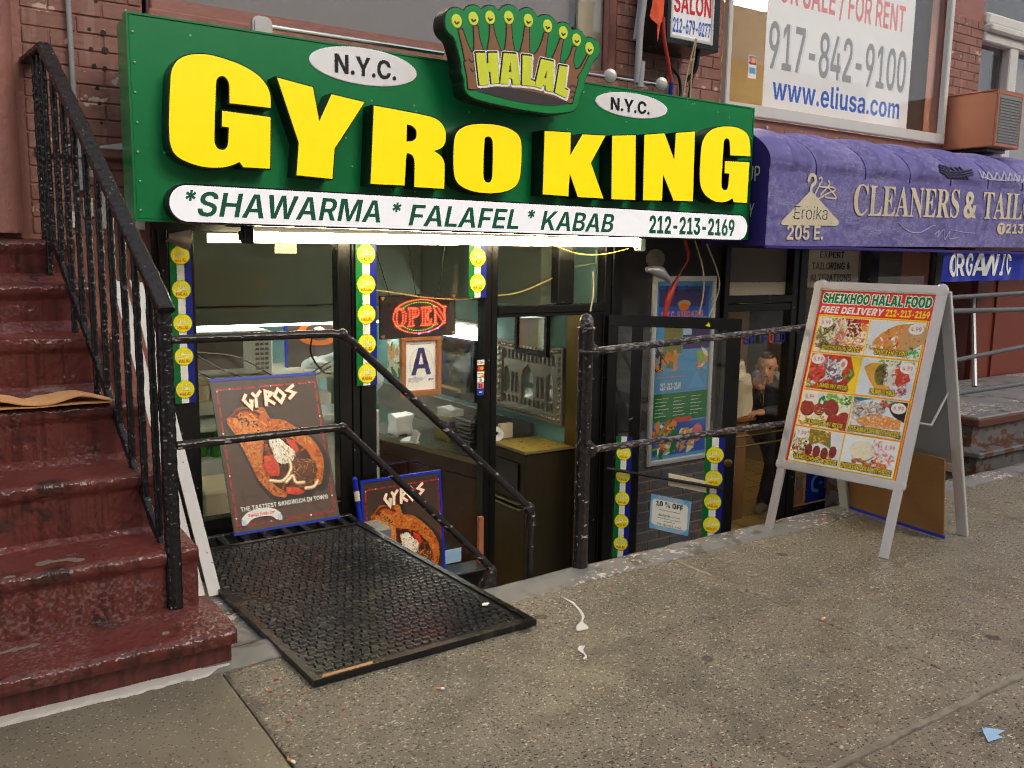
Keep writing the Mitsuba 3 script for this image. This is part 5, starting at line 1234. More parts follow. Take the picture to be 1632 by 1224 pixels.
def gyro_poster(base, label, o, u, v, w, h, seed, trim):
    key = T(label, 'poster', base)
    fr = Frame(o, u, v)
    sc = lambda pts: [(x * w / 1000, y * h / 1000) for x, y in pts]
    E(key + '__board', prism(rect(0, w, 0, h), fr, -0.006, 0.0, 0.001), 'poster_brown')
    for k, (a, b, c, d) in enumerate(trim):
        E(key + '__trim', prism(rect(a * w, b * w, c * h, d * h), fr, -0.007, 0.004, 0.001), 'blue_trim')
    p = Print(fr, 0.0008, 0.00002); rg = np.random.default_rng(seed); c = rect(0.012 * w, 0.988 * w, 0.014 * h, 0.986 * h)
    p.add(c, 'darkgrey', 0.42)
    for k in range(14): p.add(rect(0, w, (0.07 * k) * h, (0.07 * k + 0.07) * h), 'brown', 0.84 - 0.062 * k, c)
    p.blobs(rg, 60, (0, 0, w, 0.5 * h), ['brown'], (0.01 * w, 0.05 * w), c, (1.5, 3))
    bq = sc(GY['border']); ring = LineString(bq + [bq[0]])
    n = 34
    for k in range(n):
        a, b = ring.length * k / n, ring.length * (k + 0.8) / n
        p.add(shapely.ops.substring(ring, a, b).buffer(0.0035, cap_style=2), 'red', 0.4, up=False)
    for k in range(0, n, 3): p.add(ring.interpolate(ring.length * (k + 0.9) / n).buffer(0.004), 'white', 0.5, up=False)
    B_ = Polygon(soft(sc(GY['bread']), 2)).buffer(0)
    rimo = LineString(spline(sc(GY['bread'][5:16]), 4)).buffer(0.020).union(LineString(spline(sc([(352, 400), (365, 320), (420, 255), (500, 212)]), 4)).buffer(0.016))
    B_ = max(polys(B_.union(rimo).buffer(0.003).buffer(-0.003)), key=lambda q: q.area)
    sh = affinity.translate(B_.union(Polygon(sc(GY['inside']))), 0.012, -0.016)
    for k in range(6): p.add(sh.buffer(0.018 - 0.005 * k), 'darkgrey', 0.30 - 0.05 * k, c)
    ins = Polygon(soft(sc(GY['inside']))); p.add(ins, 'darkmeat', 0.6); p.paint(rg, ins, ['darkmeat', 'meat', 'crust', 'darkgrey'], 260, (0.006 * w, 0.025 * w))
    p.add(B_, 'bread', 0.45)
    p.paint(rg, B_, ['bread', 'bread', 'breadlight', 'crust', 'chicken'], 1500, (0.006 * w, 0.024 * w), k=0.14, edge=0.22, spill=0.001)
    bl = Polygon(soft(sc(GY['breadlight']), 2)); p.paint(rg, bl, ['breadlight', 'bread', 'chicken', 'breadlight'], 800, (0.006 * w, 0.024 * w), k=0.12, edge=0.16, spill=0.006)
    p.add(LineString(spline(sc(GY['rim']))).buffer(0.010), 'crust', 0.4); p.add(LineString(spline(sc(GY['rim']))).buffer(0.004), 'darkmeat', 0.6)
    for k in range(44):
        q = np.array([0.17 + 0.19 * k / 43, 0.755 - 0.085 * k / 43]) + rg.normal(0, 0.014, 2)
        p.add(Point(q[0] * w, q[1] * h).buffer(0.0035), ['black', 'darkgrey', 'darkmeat'][k % 3], up=False)
    mt = Polygon(soft(sc(GY['meat']), 2)); p.add(mt, 'meat', 0.4); p.paint(rg, mt, ['meat', 'darkmeat', 'meat', 'brown', 'meat', 'chicken'], 700, (0.004 * w, 0.014 * w), stretch=(1.6, 3.6), spill=0.004)
    for k in ('tom1', 'tom2', 'tom3'):
        tq = Polygon(soft(sc(GY[k]), 2)); p.add(tq, 'tomato', 0.45); p.paint(rg, tq, ['tomato', 'brightred', 'tomato', 'bread'], 220, (0.005 * w, 0.016 * w), edge=0.2)
    sq = Polygon(soft(sc(GY['sauce']), 2)); p.add(sq, 'cream', 0.5); p.paint(rg, sq, ['white', 'cream', 'rice', 'white', 'tan'], 420, (0.006 * w, 0.020 * w), edge=0.2, k=0.12, spill=0.004)
    p.blobs(rg, 46, sq.bounds, ['darkgreen', 'olive', 'darkgreen'], (0.003 * w, 0.008 * w), sq)
    for k in ('onion1', 'onion2', 'onion3'):
        l = LineString(spline(sc(GY[k]))); p.add(l.buffer(0.009), 'onion', 0.45); p.add(affinity.translate(l, 0.001, 0.002).buffer(0.0045), 'rice', 0.5)
    # angular title, stroke by stroke
    st = [[(300, 895), (268, 858), (330, 800), (345, 845), (318, 850)], [(352, 900), (385, 868), (440, 908)], [(385, 868), (378, 798)], [(470, 800), (478, 900), (540, 882), (478, 850), (555, 808)], [(600, 905), (560, 862), (612, 815), (655, 860), (600, 905)], [(760, 925), (690, 890), (755, 868), (690, 830)]]
    tt = [LineString([(x * w / 1000, (y + 0.02 * (x - 500)) * h / 1000) for x, y in q]) for q in st]
    p.add(union_all([l.buffer(0.0105, cap_style=2, join_style=2) for l in tt]), 'red', 0.35); p.add(union_all([l.buffer(0.0076, cap_style=2, join_style=2) for l in tt]), 'cream', 0.55)
    p.add(wtext('THE TASTIEST SANDWICH IN TOWN', 0.085 * w, 0.905 * w, 0.140 * h, 0.170 * h, weight=750), 'white')
    ban = spline([(0.10 * w, 0.075 * h), (0.16 * w, 0.108 * h), (0.26 * w, 0.118 * h), (0.36 * w, 0.108 * h), (0.42 * w, 0.075 * h)])
    p.add(LineString(ban).buffer(0.019, cap_style=2), 'white'); p.add(rect(0.075 * w, 0.115 * w, 0.05 * h, 0.085 * h), 'paleblue'); p.add(rect(0.405 * w, 0.445 * w, 0.05 * h, 0.085 * h), 'paleblue')
    p.add(wtext('Kontos Foods, Inc', 0.145 * w, 0.385 * w, 0.093 * h, 0.120 * h, weight=800), 'brightred')
    p.build(key + '__print')
    return key
import shapely.ops
a = np.array([1.195, 4.008, 0.006]); b = np.array([1.724, 4.018, 0.006]); c = np.array([1.158, 4.205, 0.712])
u = (b - a) / np.linalg.norm(b - a); v = c - a; hh = np.linalg.norm(v)
gyro_poster('gyros_poster', 'tall brown gyros poster with blue edges standing on the grating by the window', a, u, v / hh, float(np.linalg.norm(b - a)), float(hh), 5, [(-0.004, 1.004, 0.986, 1.006), (-0.004, 1.004, -0.004, 0.012)])
gyro_poster('gyros_poster', 'lower gyros poster framed in blue standing down in the areaway beside the mat', np.array([1.912, 4.10, -0.60]), np.array([1, 0, 0.0]), np.array([-0.002, 0.11, 0.99]) , 0.476, 0.735, 6, [(-0.004, 1.004, 0.986, 1.006), (0.975, 1.006, 0.0, 1.0), (-0.006, 0.02, 0, 1)])
BR = T('blue broom handle with a white band leaning in the corner beside the gyros posters', 'broom handle', 'broom_handle')
E(BR + '__stick', tube([(1.792, 3.99, 0.198), (1.850, 3.92, -0.5)], 0.0125, 12), 'blue_trim'); E(BR + '__cap', ball((1.792, 3.99, 0.198), 0.0135, 2), 'blue_trim'); E(BR + '__band', tube([(1.797, 3.984, 0.14), (1.801, 3.979, 0.09)], 0.0136, 12), 'paper_cream')
L(E('blue_door_sticker', prism(rect(2.39, 2.50, -0.438, -0.375), facade(4.268), 0, 0.002).copy(), 'paper_white'), 'white and blue sticker low on the shop front behind the pipe rail', 'sticker')
scene['blue_door_sticker'] = mikit.ply(prism(rect(2.455, 2.575, -0.452, -0.37), facade(4.262), 0, 0.003, 0.001), 'paper_blue')
L(E('areaway_ledge', bx(2.05, 2.72, 4.10, 4.26, -0.62, -0.46, 0.006), 'black_metal'), 'black ledge under the middle shop window', 'ledge')
L(E('fallen_flyer', lump(bx(2.12, 2.40, 3.75, 3.90, -0.60, -0.58).subdivide().subdivide().subdivide(), 0.03, 8), 'sticker_red'), 'crumpled red flyer lying below the lower gyros poster', 'litter')
L(E('orange_stick', bx(2.66, 2.69, 4.20, 4.225, -0.95, -0.19), 'rust_orange'), 'short orange wooden stick standing by the right mullion', 'stick')

# ---------------------------------------------------------------- menu board on the pavement
MA = T('aluminium A-frame menu board with eight food pictures standing on the pavement', 'menu board', 'menu_board')
A0, A1 = np.array([3.441, 2.784, 0.0]), np.array([3.547, 2.205, 0.0])
e1 = (A1 - A0) / np.linalg.norm(A1 - A0)
nn = np.cross(e1, np.array([3.77, 2.505, 1.2]) - A0); e2 = np.cross(nn, e1); e2 /= np.linalg.norm(e2)
if e2[2] < 0: e2 = -e2
fa = Frame(A0, e1, e2 + 0.045 * e1)
if fa.n[0] > 0: raise ValueError('menu board faces the wrong way')
o0 = -0.014
fa.o = fa.o - 0.0 * e1
def ap(x0, x1, y0, y1, d0, d1, b=0.003): return prism(rect(x0, x1, y0, y1), fa, d0, d1, b)
FL, FR, FB, FT, fwid = -0.022, 0.600, 0.305, 1.238, 0.042
E(MA + '__frame', prism(rrect(FL, FR, FB, FT, 0.022).difference(rect(FL + fwid, FR - fwid, FB + fwid, FT - fwid)), fa, -0.012, 0.012, 0.006), 'aluminium')
ES(MA + '__corner', [prism(rrect(x, x + 0.05, y, y + 0.05, 0.02), fa, -0.013, 0.0145, 0.004) for x, y in ((FL - 0.002, FT - 0.048), (FR - 0.048, FT - 0.048), (FL - 0.002, FB - 0.002), (FR - 0.048, FB - 0.002))], 'aluminium')
for x in (FL + 0.008, FR - 0.046): E(MA + '__leg', cat([ap(x, x + 0.040, -0.002, FB + 0.01, -0.010, 0.008, 0.003)]), 'aluminium')
E(MA + '__poster', ap(FL + 0.038, FR - 0.038, FB + 0.038, FT - 0.038, -0.004, 0.0, 0), 'paper_white')
# rear frame
RB0 = np.array([4.128, 2.495, 0.0]) - 0.296 * e1; RB1 = RB0 + 0.592 * e1
top0, top1 = fa.at([(FL, FT - 0.02)], -0.038)[0], fa.at([(FR, FT - 0.02)], -0.038)[0]
fb = Frame(RB0, (RB1 - RB0) / np.linalg.norm(RB1 - RB0), ((top0 + top1) / 2 - (RB0 + RB1) / 2) / 1.205)
WB = float(np.linalg.norm(RB1 - RB0)) + 0.0
def rp(x0, x1, y0, y1, d0, d1, b=0.003): return prism(rect(x0, x1, y0, y1), fb, d0, d1, b)
for x in (-0.03, WB - 0.03): E(MA + '__rear_leg', rp(x, x + 0.048, -0.002, 1.205, -0.012, 0.012), 'aluminium')
ES(MA + '__rear_frame', [rp(-0.03, WB + 0.018, 1.150, 1.205, -0.012, 0.012), rp(-0.03, WB + 0.018, 0.33, 0.375, -0.012, 0.012)], 'aluminium')
E(MA + '__rear_panel', rp(0.0, WB, 0.35, 1.17, -0.004, 0.004, 0), 'grille_grey')
ES(MA + '__hinge', [ball(fa.at([(x, FT - 0.012)], -0.016)[0], 0.026, 2) for x in (FL + 0.03, FR - 0.03)], 'chrome')
E(MA + '__stay', cat([tube([fa.at([(FR - 0.03, 0.62)], -0.02)[0], (fa.at([(FR - 0.03, 0.62)], -0.02)[0] + np.array(fb.at([(WB - 0.02, 0.70)], 0.0)[0])) / 2 + np.array([0, 0, -0.07])], 0.006, 8),
                      tube([(fa.at([(FR - 0.03, 0.62)], -0.02)[0] + np.array(fb.at([(WB - 0.02, 0.70)], 0.0)[0])) / 2 + np.array([0, 0, -0.075]), fb.at([(WB - 0.02, 0.74)], 0.0)[0]], 0.006, 8)]), 'zinc')
# print of the menu
x0, x1, y0, y1 = FL + 0.040, FR - 0.040, FB + 0.040, FT - 0.040
W_, H_ = x1 - x0, y1 - y0
fp = Frame(fa.at([(x0, y0)])[0], fa.u, fa.v)
p = Print(fp, 0.0008, 0.00002); rg = np.random.default_rng(77)
p.add(rect(0, W_, 0, H_), 'brightred', 0.52); p.add(rect(0.012, W_ - 0.008, 0, 0.858 * H_), 'yellow', 0.55); p.add(rect(0.016, W_ - 0.012, 0.012, 0.853 * H_), 'orange', 0.6)
tt = wtext('SHEIKHOO HALAL FOOD', 0.016, W_ - 0.014, 0.925 * H_, 0.983 * H_, weight=900)
p.add(tt.buffer(0.0045), 'cream', 0.6); p.add(affinity.translate(tt, 0.003, -0.001), 'paleblue', 0.55); p.add(tt, 'green', 0.55)
p.add(wtext('FREE DELIVERY', 0.012, 0.60 * W_, 0.868 * H_, 0.908 * H_, weight=900, shear=0.2), 'white', 0.6); p.add(wtext('212-213-2169', 0.615 * W_, W_ - 0.012, 0.868 * H_, 0.908 * H_, weight=900), 'yellow', 0.58)
rows = [0.853, 0.642, 0.425, 0.212, 0.006]
names_ = [('CHICKEN W/ RICE', '5.99', 'CHICKEN GYRO', '4.99'), ('LAMB W/ RICE', '5.99', 'LAMB GYRO', '4.99'), ('FALAFEL W/ RICE', '5.99', 'STEAM FISH WITH RICE', '6.99'), ('LAMB CHOPS W/ RICE', '7.99', 'CHICKEN TIKKA WITH RICE', '6.99')]
def cellfood(kind, X0, X1, Y0, Y1):
    c = rect(X0, X1, Y0, Y1); w, h = X1 - X0, Y1 - Y0
    q = lambda pts: Polygon(soft([(X0 + a * w, Y0 + b * h) for a, b in pts], 2)).buffer(0)
    bl = lambda n, ar, inks, s0, s1, cl=None, st=(1, 1.8): p.blobs(rg, int(n * 2.6), (X0 + ar[0] * w, Y0 + ar[1] * h, X0 + ar[2] * w, Y0 + ar[3] * h), inks, (s0 * w * 0.5, s1 * w * 0.68), c if cl is None else cl.intersection(c), st)
    el = lambda a, b, r, s=1.0: ell(X0 + a * w, Y0 + b * h, r * w, r * w * s)
    if kind == 0:
        p.add(c, 'rice', 0.55); bl(60, (0.45, 0.1, 1, 0.9), ['ricegold', 'orange', 'saffron', 'rice', 'pink'], 0.03, 0.08); p.add(rect(X0 + 0.5 * w, X1, Y1 - 0.12 * h, Y1), 'brightred')
        bl(50, (0, 0.15, 0.5, 1), ['lamb', 'meat', 'lettuce', 'chicken', 'darkmeat', 'olive'], 0.03, 0.09, None, (1.5, 4)); bl(30, (0.3, 0.2, 0.62, 0.95), ['white', 'cream', 'pink'], 0.03, 0.07, None, (1.5, 4)); bl(10, (0.6, 0.5, 0.85, 0.95), ['meat', 'lamb'], 0.04, 0.07)
        bl(8, (0, 0.3, 0.3, 0.8), ['lettuce', 'olive'], 0.03, 0.06, None, (3, 5))
    if kind == 1:
        p.add(c, 'plate', 0.55); bl(8, (0, 0, 1, 0.3), ['lettuce', 'brightgreen'], 0.03, 0.06); b_ = q([(0.05, 0.22), (0.2, 0.62), (0.5, 0.92), (0.8, 0.97), (1.0, 0.8), (1.05, 0.45), (0.7, 0.15), (0.3, 0.05)]); p.add(b_, 'chicken', 0.55)
        bl(50, (0.08, 0.15, 0.6, 0.85), ['chicken', 'orange', 'white', 'tomato', 'lettuce', 'white', 'pink'], 0.025, 0.06, b_); w_ = q([(0.6, 0.12), (0.62, 0.5), (0.68, 0.95), (0.9, 0.98), (1.1, 0.8), (1.05, 0.45), (0.8, 0.18)]); p.add(w_, 'tan', 0.52); bl(30, (0.6, 0.1, 1, 1), ['tan', 'crust', 'tan', 'onion'], 0.01, 0.03, w_); bl(6, (0.8, 0.1, 1, 0.3), ['brightgreen', 'green'], 0.03, 0.06)
    if kind == 2:
        p.add(c, 'tomato', 0.6); bl(40, (0, 0.2, 0.5, 1), ['pink', 'tomato', 'brightred', 'lamb'], 0.05, 0.1); p.add(q([(0.75, 0.0), (0.95, 0.5), (0.8, 1.0), (1.1, 1.0), (1.1, 0)]), 'yellow', 0.58); bl(30, (0.3, 0.0, 0.85, 0.5), ['lamb', 'darkmeat', 'lamb', 'red'], 0.04, 0.09)
        bl(40, (0.35, 0.3, 0.7, 0.85), ['white', 'paleblue', 'white', 'teal'], 0.03, 0.08, None, (1.2, 3)); p.add(el(0.68, 0.78, 0.08, 1.3), 'white'); p.add(el(0.68, 0.76, 0.04, 1.4), 'pink'); bl(8, (0.75, 0.35, 0.9, 0.6), ['green', 'brightgreen'], 0.03, 0.06); bl(6, (0, 0, 0.2, 0.25), ['lettuce', 'plate'], 0.04, 0.07)
    if kind == 3:
        p.add(c, 'plate', 0.55); bl(24, (0.3, 0.75, 1, 1), ['lettuce', 'brightgreen', 'olive', 'plate'], 0.02, 0.06); b_ = q([(0.05, 0.75), (0.2, 0.92), (0.45, 0.88), (0.6, 0.2), (0.75, 0.05), (0.45, 0.05), (0.25, 0.3)]); p.add(b_, 'ricegold', 0.5); bl(30, (0.05, 0.1, 0.6, 0.9), ['ricegold', 'chicken', 'tan'], 0.02, 0.05, b_)
        p.add(el(0.42, 0.6, 0.14, 1.5), 'olive', 0.5); bl(16, (0.3, 0.35, 0.52, 0.85), ['olive', 'meat', 'darkmeat'], 0.02, 0.05); p.add(q([(0.6, 0.9), (0.85, 0.8), (0.95, 0.5), (0.75, 0.3), (0.6, 0.5)]), 'tomato', 0.6); bl(16, (0.6, 0.3, 0.9, 0.85), ['tomato', 'pink', 'bread'], 0.03, 0.06); bl(26, (0.48, 0.3, 0.66, 0.9), ['white', 'white', 'cream'], 0.03, 0.07); bl(14, (0.6, 0.05, 0.9, 0.3), ['lamb', 'pink', 'meat'], 0.02, 0.06)
    if kind == 4:
        p.add(c, 'rice', 0.6); bl(40, (0.3, 0.6, 1, 1), ['brightgreen', 'white', 'lettuce', 'green', 'white'], 0.04, 0.09); bl(40, (0, 0, 1, 0.4), ['rice', 'ricegold', 'cream', 'chicken'], 0.03, 0.07)
        for a, b, r in ((0.13, 0.52, 0.15), (0.38, 0.52, 0.11), (0.62, 0.6, 0.15), (0.72, 0.24, 0.13), (0.92, 0.33, 0.13), (0.95, 0.1, 0.1)):
            g_ = el(a, b, r).intersection(c); p.add(affinity.translate(g_, 0.004, -0.005).intersection(c), 'darkmeat', 0.6); p.add(g_, 'lamb', 0.62); bl(34, (a - r, b - r * 1.2, a + r, b + r * 1.2), ['tomato', 'lamb', 'brightred', 'crust'], 0.01, 0.03, g_)
        bl(6, (0.28, 0.2, 0.5, 0.6), ['lettuce', 'cream'], 0.02, 0.04, None, (3, 5))
    if kind == 5:
        p.add(c, 'teal', 0.6); p.add(ell(X0 + 0.5 * w, Y0 + 0.45 * h, 0.62 * w, 0.55 * h).intersection(c), 'plate', 0.55); p.add(q([(0.65, 0.9), (0.75, 0.6), (1.1, 0.4), (1.1, 1.0), (0.8, 1.0)]).intersection(c), 'black')
        bl(60, (0, 0.4, 0.6, 0.9), ['brown', 'fish', 'tan', 'plate', 'meat'], 0.02, 0.06, None, (2, 4)); b_ = q([(0.1, 0.38), (0.5, 0.62), (0.95, 0.5), (0.95, 0.25), (0.55, 0.22), (0.2, 0.22)]); p.add(b_, 'chicken', 0.6)
        for k in range(9): p.add(affinity.rotate(rect(X0 + (0.2 + 0.08 * k) * w, X0 + (0.225 + 0.08 * k) * w, Y0 + 0.2 * h, Y0 + 0.6 * h), -18), 'saffron', 0.5, b_)
        bl(50, (0.1, 0.2, 0.95, 0.6), ['rice', 'ricegold', 'chicken', 'white'], 0.015, 0.04, b_); bl(30, (0.05, 0.02, 0.9, 0.22), ['plate', 'grey', 'cream', 'fish'], 0.03, 0.07); bl(10, (0.5, 0.85, 0.75, 1), ['tomato', 'brightred', 'green'], 0.03, 0.05)
    if kind == 6:
        p.add(c, 'plate', 0.52); bl(40, (0, 0.15, 0.35, 0.9), ['lettuce', 'tomato', 'rice', 'lettuce', 'orange', 'darkmeat'], 0.03, 0.07); bl(24, (0.2, 0.05, 0.85, 0.3), ['ricegold', 'orange', 'rice'], 0.04, 0.08); p.add(q([(0.3, 1), (0.35, 0.5), (0.55, 0.65), (0.8, 0.5), (0.75, 0.9), (0.6, 1)]).intersection(c), 'olive', 0.75); bl(20, (0.32, 0.6, 0.72, 1), ['ricegold', 'olive', 'saffron'], 0.03, 0.06)
        for k in range(4):
            g_ = el(0.36 + 0.165 * k, 0.38 - 0.02 * k + (0.1 if k == 3 else 0), 0.075, 1.6).intersection(c); p.add(g_, 'lamb', 0.5); bl(24, (0.28 + 0.165 * k, 0.2, 0.44 + 0.165 * k, 0.55), ['lamb', 'darkmeat', 'meat'], 0.01, 0.03, g_)
    if kind == 7:
        p.add(c, 'plate', 0.66); g_ = ell(X0 + 0.36 * w, Y0 + 0.62 * h, 0.24 * w, 0.28 * h); p.add(affinity.translate(g_, 0.004, -0.006), 'grey', 0.5); p.add(g_, 'cream', 0.5); bl(60, (0.12, 0.35, 0.6, 0.9), ['rice', 'olive', 'cream', 'white', 'grey'], 0.006, 0.016, g_)
        bl(34, (0.55, 0.5, 0.85, 0.95), ['lamb', 'pink', 'red', 'plate', 'cream'], 0.02, 0.05); bl(14, (0.6, 0.35, 0.95, 0.6), ['pink', 'rice'], 0.03, 0.06)
        for a, b in [(0.25, 0.28), (0.35, 0.33), (0.45, 0.28), (0.55, 0.24), (0.62, 0.34), (0.72, 0.3), (0.82, 0.28), (0.68, 0.18), (0.5, 0.17), (0.8, 0.2)]: p.add(el(a, b, 0.05, 0.8).intersection(c), 'saffron', 0.5); bl(7, (a - 0.05, b - 0.05, a + 0.05, b + 0.05), ['orange', 'darkmeat', 'crust', 'chicken'], 0.01, 0.03)
for r in range(4):
    for s in range(2):
        X0, X1 = ((0.022, 0.487 * W_) if s == 0 else (0.507 * W_, W_ - 0.020))
        Y1, Y0 = rows[r] * H_ - 0.008, rows[r + 1] * H_ + 0.006
        p.add(rect(X0 - 0.004, X1 + 0.004, Y0 - 0.004, Y1 + 0.004), 'paleyellow', 0.6)
        cellfood(r * 2 + s, X0, X1, Y0, Y1)
        nm, pr = names_[r][2 * s], names_[r][2 * s + 1]
        tl = 0.178 * len(nm) / 15 * 1.05
        tl = min(tl, (X1 - X0) * 0.97)
        cxm = (X0 + X1) / 2 + (0.012 if s == 0 else -0.004)
        t_ = wtext(nm, max(X0 + 0.004, cxm - tl / 2), min(X1 - 0.004, cxm + tl / 2), Y0 + 0.007, Y0 + 0.032, weight=750)
        p.add(t_.buffer(0.0026), 'black', 0.5); p.add(t_, 'yellow', 0.6)
        ex, ey = (X0 + 0.036, Y1 - 0.026) if s == 0 else (X1 - 0.036, Y1 - 0.030)
        p.add(ell(ex, ey, 0.034, 0.025), 'white', 0.6); p.add(wtext(pr, ex - 0.023, ex + 0.023, ey - 0.010, ey + 0.010, weight=600), 'red', 0.62)
p.build(MA + '__print')
# board stored under it
BK = T('brown fibreboard panel with a blue lower edge leaning inside the menu board', 'board', 'spare_board')
bo = np.array([4.085, 2.770, 0.004]); bu = np.array([-0.055, -0.555, 0.0]); bv = np.array([-0.10, 0.0, 0.74])
fk = Frame(bo, bu / np.linalg.norm(bu), bv / np.linalg.norm(bv))
E(BK + '__panel', prism(rect(0, 0.555, 0.012, 0.40), fk, -0.004, 0.004, 0.001), 'fibreboard'); E(BK + '__edge', prism(rect(-0.003, 0.558, 0.0, 0.016), fk, -0.006, 0.006, 0.001), 'blue_trim')

# ---------------------------------------------------------------- tall menu in a snap frame on the pier
WM = T('tall blue menu poster in a silver frame on the pier behind the open door', 'poster', 'wall_menu')
X0, X1, Z0, Z1 = 4.02, 4.60, -0.075, 1.190
fw_ = facade(4.285)
E(WM + '__frame', prism(rect(X0, X1, Z0, Z1).difference(rect(X0 + 0.035, X1 - 0.035, Z0 + 0.035, Z1 - 0.035)), fw_, 0, 0.022, 0.006), 'aluminium')
E(WM + '__sheet', prism(rect(X0 + 0.03, X1 - 0.03, Z0 + 0.03, Z1 - 0.03), fw_, 0, 0.006), 'paper_blue')
a0, a1, b0, b1 = X0 + 0.035, X1 - 0.035, Z0 + 0.035, Z1 - 0.035
c = rect(a0, a1, b0, b1); W2, H2 = a1 - a0, b1 - b0
p = Print(fw_, 0.007, 0.00003); rg = np.random.default_rng(9); p.gain = 0.62  # gain darkens the inks for the shade behind the door glass
R = lambda u0, u1, v0, v1: rect(a0 + u0 * W2, a0 + u1 * W2, b0 + v0 * H2, b0 + v1 * H2)
p.add(c, 'skyblue', 0.42); p.add(R(0.04, 0.96, 0.80, 0.975), 'midblue', 0.5); p.add(R(0.06, 0.9, 0.86, 0.955), 'purple', 0.6)
p.add(wtext('Grand', a0 + 0.16 * W2, a0 + 0.38 * W2, b0 + 0.945 * H2, b0 + 0.975 * H2, weight=600, shear=0.3), 'black'); p.add(wtext('Opening', a0 + 0.50 * W2, a0 + 0.80 * W2, b0 + 0.938 * H2, b0 + 0.978 * H2, weight=600, shear=0.3), 'black')
p.add(ell(a0 + 0.5 * W2, b0 + 0.875 * H2, 0.12 * W2, 0.022 * H2), 'tan'); p.add(ell(a0 + 0.5 * W2, b0 + 0.855 * H2, 0.09 * W2, 0.02 * H2), 'saffron')
p.add(wtext('N.Y.C. GYRO KING', a0 + 0.10 * W2, a0 + 0.86 * W2, b0 + 0.80 * H2, b0 + 0.835 * H2, weight=900), 'pink', 0.55)
p.add(R(0.03, 0.92, 0.755, 0.79), 'tan'); p.blobs(rg, 24, (a0, b0 + 0.755 * H2, a1, b0 + 0.79 * H2), ['meat', 'orange', 'lettuce', 'rice'], (0.01, 0.03), R(0.03, 0.92, 0.755, 0.79))
p.add(R(0.0, 1.0, 0.50, 0.755), 'skyblue', 0.5); p.add(R(0.16, 0.48, 0.60, 0.745), 'olive', 0.72); p.add(R(0.22, 0.34, 0.52, 0.62), 'olive', 0.66); p.add(R(0.5, 1.0, 0.62, 0.755), 'purple', 0.5); p.add(R(0.50, 0.66, 0.70, 0.75), 'paleblue')
p.blobs(rg, 30, (a0, b0 + 0.49 * H2, a0 + 0.5 * W2, b0 + 0.6 * H2), ['chicken', 'orange', 'darkgrey', 'tan'], (0.015, 0.05), c, (1.5, 3)); p.blobs(rg, 26, (a0 + 0.75 * W2, b0 + 0.5 * H2, a1, b0 + 0.6 * H2), ['chicken', 'tomato', 'lettuce', 'rice', 'tan'], (0.012, 0.035), c)
p.add(R(0.0, 1.0, 0.38, 0.50), 'skyblue', 0.40); p.add(wtext('212-213-2169', a0 + 0.12 * W2, a0 + 0.50 * W2, b0 + 0.395 * H2, b0 + 0.435 * H2, weight=900), 'white'); p.add(R(0.04, 0.58, 0.465, 0.47), 'pink'); p.add(Polygon([(a0 + 0.62 * W2, b0 + 0.395 * H2), (a0 + 0.95 * W2, b0 + 0.395 * H2), (a0 + 0.79 * W2, b0 + 0.49 * H2)]), 'skyblue', 0.62)
p.add(R(0.0, 1.0, 0.215, 0.375), 'green', 0.55)
for cc in range(3):
    for r in range(6): p.add(R(0.05 + 0.32 * cc, 0.05 + 0.32 * cc + rg.uniform(0.14, 0.24), 0.345 - 0.02 * r, 0.3485 - 0.02 * r), ['yellow', 'white', 'white', 'cream', 'white', 'white'][r], 0.4, up=False)
p.add(R(0.38, 0.72, 0.205, 0.23), 'brightred', 0.45)
p.add(R(0.0, 1.0, 0.02, 0.205), 'midblue', 0.5); p.blobs(rg, 60, (a0 + 0.02 * W2, b0 + 0.03 * H2, a0 + 0.42 * W2, b0 + 0.20 * H2), ['tomato', 'lettuce', 'chicken', 'rice', 'green', 'plate', 'bread'], (0.012, 0.045), c); p.blobs(rg, 30, (a0 + 0.5 * W2, b0 + 0.05 * H2, a0 + 0.75 * W2, b0 + 0.17 * H2), ['tan', 'chicken', 'rice', 'onion'], (0.012, 0.045), c); p.add(ell(a0 + 0.84 * W2, b0 + 0.13 * H2, 0.055, 0.06), 'pink', 0.5)
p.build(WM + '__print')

OF = T('pale blue 10 % OFF notice taped inside the open glass door', 'notice', 'discount_notice')
fn = Frame(fd.at([(0, 0)], 0.004)[0], fd.u, fd.v)
nq = [(0.300, -0.168), (0.552, -0.200), (0.540, -0.425), (0.296, -0.392)]
E(OF + '__paper', prism(Polygon(nq), fn, 0, 0.001), 'paper_blue')
fo2 = Frame(fn.at([nq[3]])[0], (fn.at([nq[2]]) - fn.at([nq[3]]))[0] / 0.2465, (fn.at([nq[0]]) - fn.at([nq[3]]))[0] / 0.224)
p = Print(fo2, 0.0015, 0.00002)
p.add(rect(0.012, 0.236, 0.030, 0.195), 'white', 0.5); p.add(wtext('10 % OFF', 0.035, 0.205, 0.155, 0.190, weight=900), 'black')
p.add(wtext('BARUCH', 0.055, 0.125, 0.093, 0.106, weight=900), 'black')
for k, (u0, u1, v0) in enumerate(((0.05, 0.19, 0.132), (0.13, 0.19, 0.098), (0.05, 0.2, 0.078), (0.09, 0.16, 0.060))): p.add(rect(u0, u1, v0, v0 + 0.004), 'grey', 0.35)
p.add(wtext('PH: 212-213-2169', 0.05, 0.20, 0.034, 0.046, weight=700), 'darkgrey')
for q in ([(0.0, 0.224), (0.05, 0.224), (0, 0.17)], [(0.2465, 0.0), (0.2, 0.0), (0.2465, 0.05)], [(0, 0), (0.05, 0), (0, 0.05)], [(0.2465, 0.224), (0.2, 0.224), (0.2465, 0.17)]): p.add(Polygon(q), 'skyblue', 0.6)
p.build(OF + '__print')

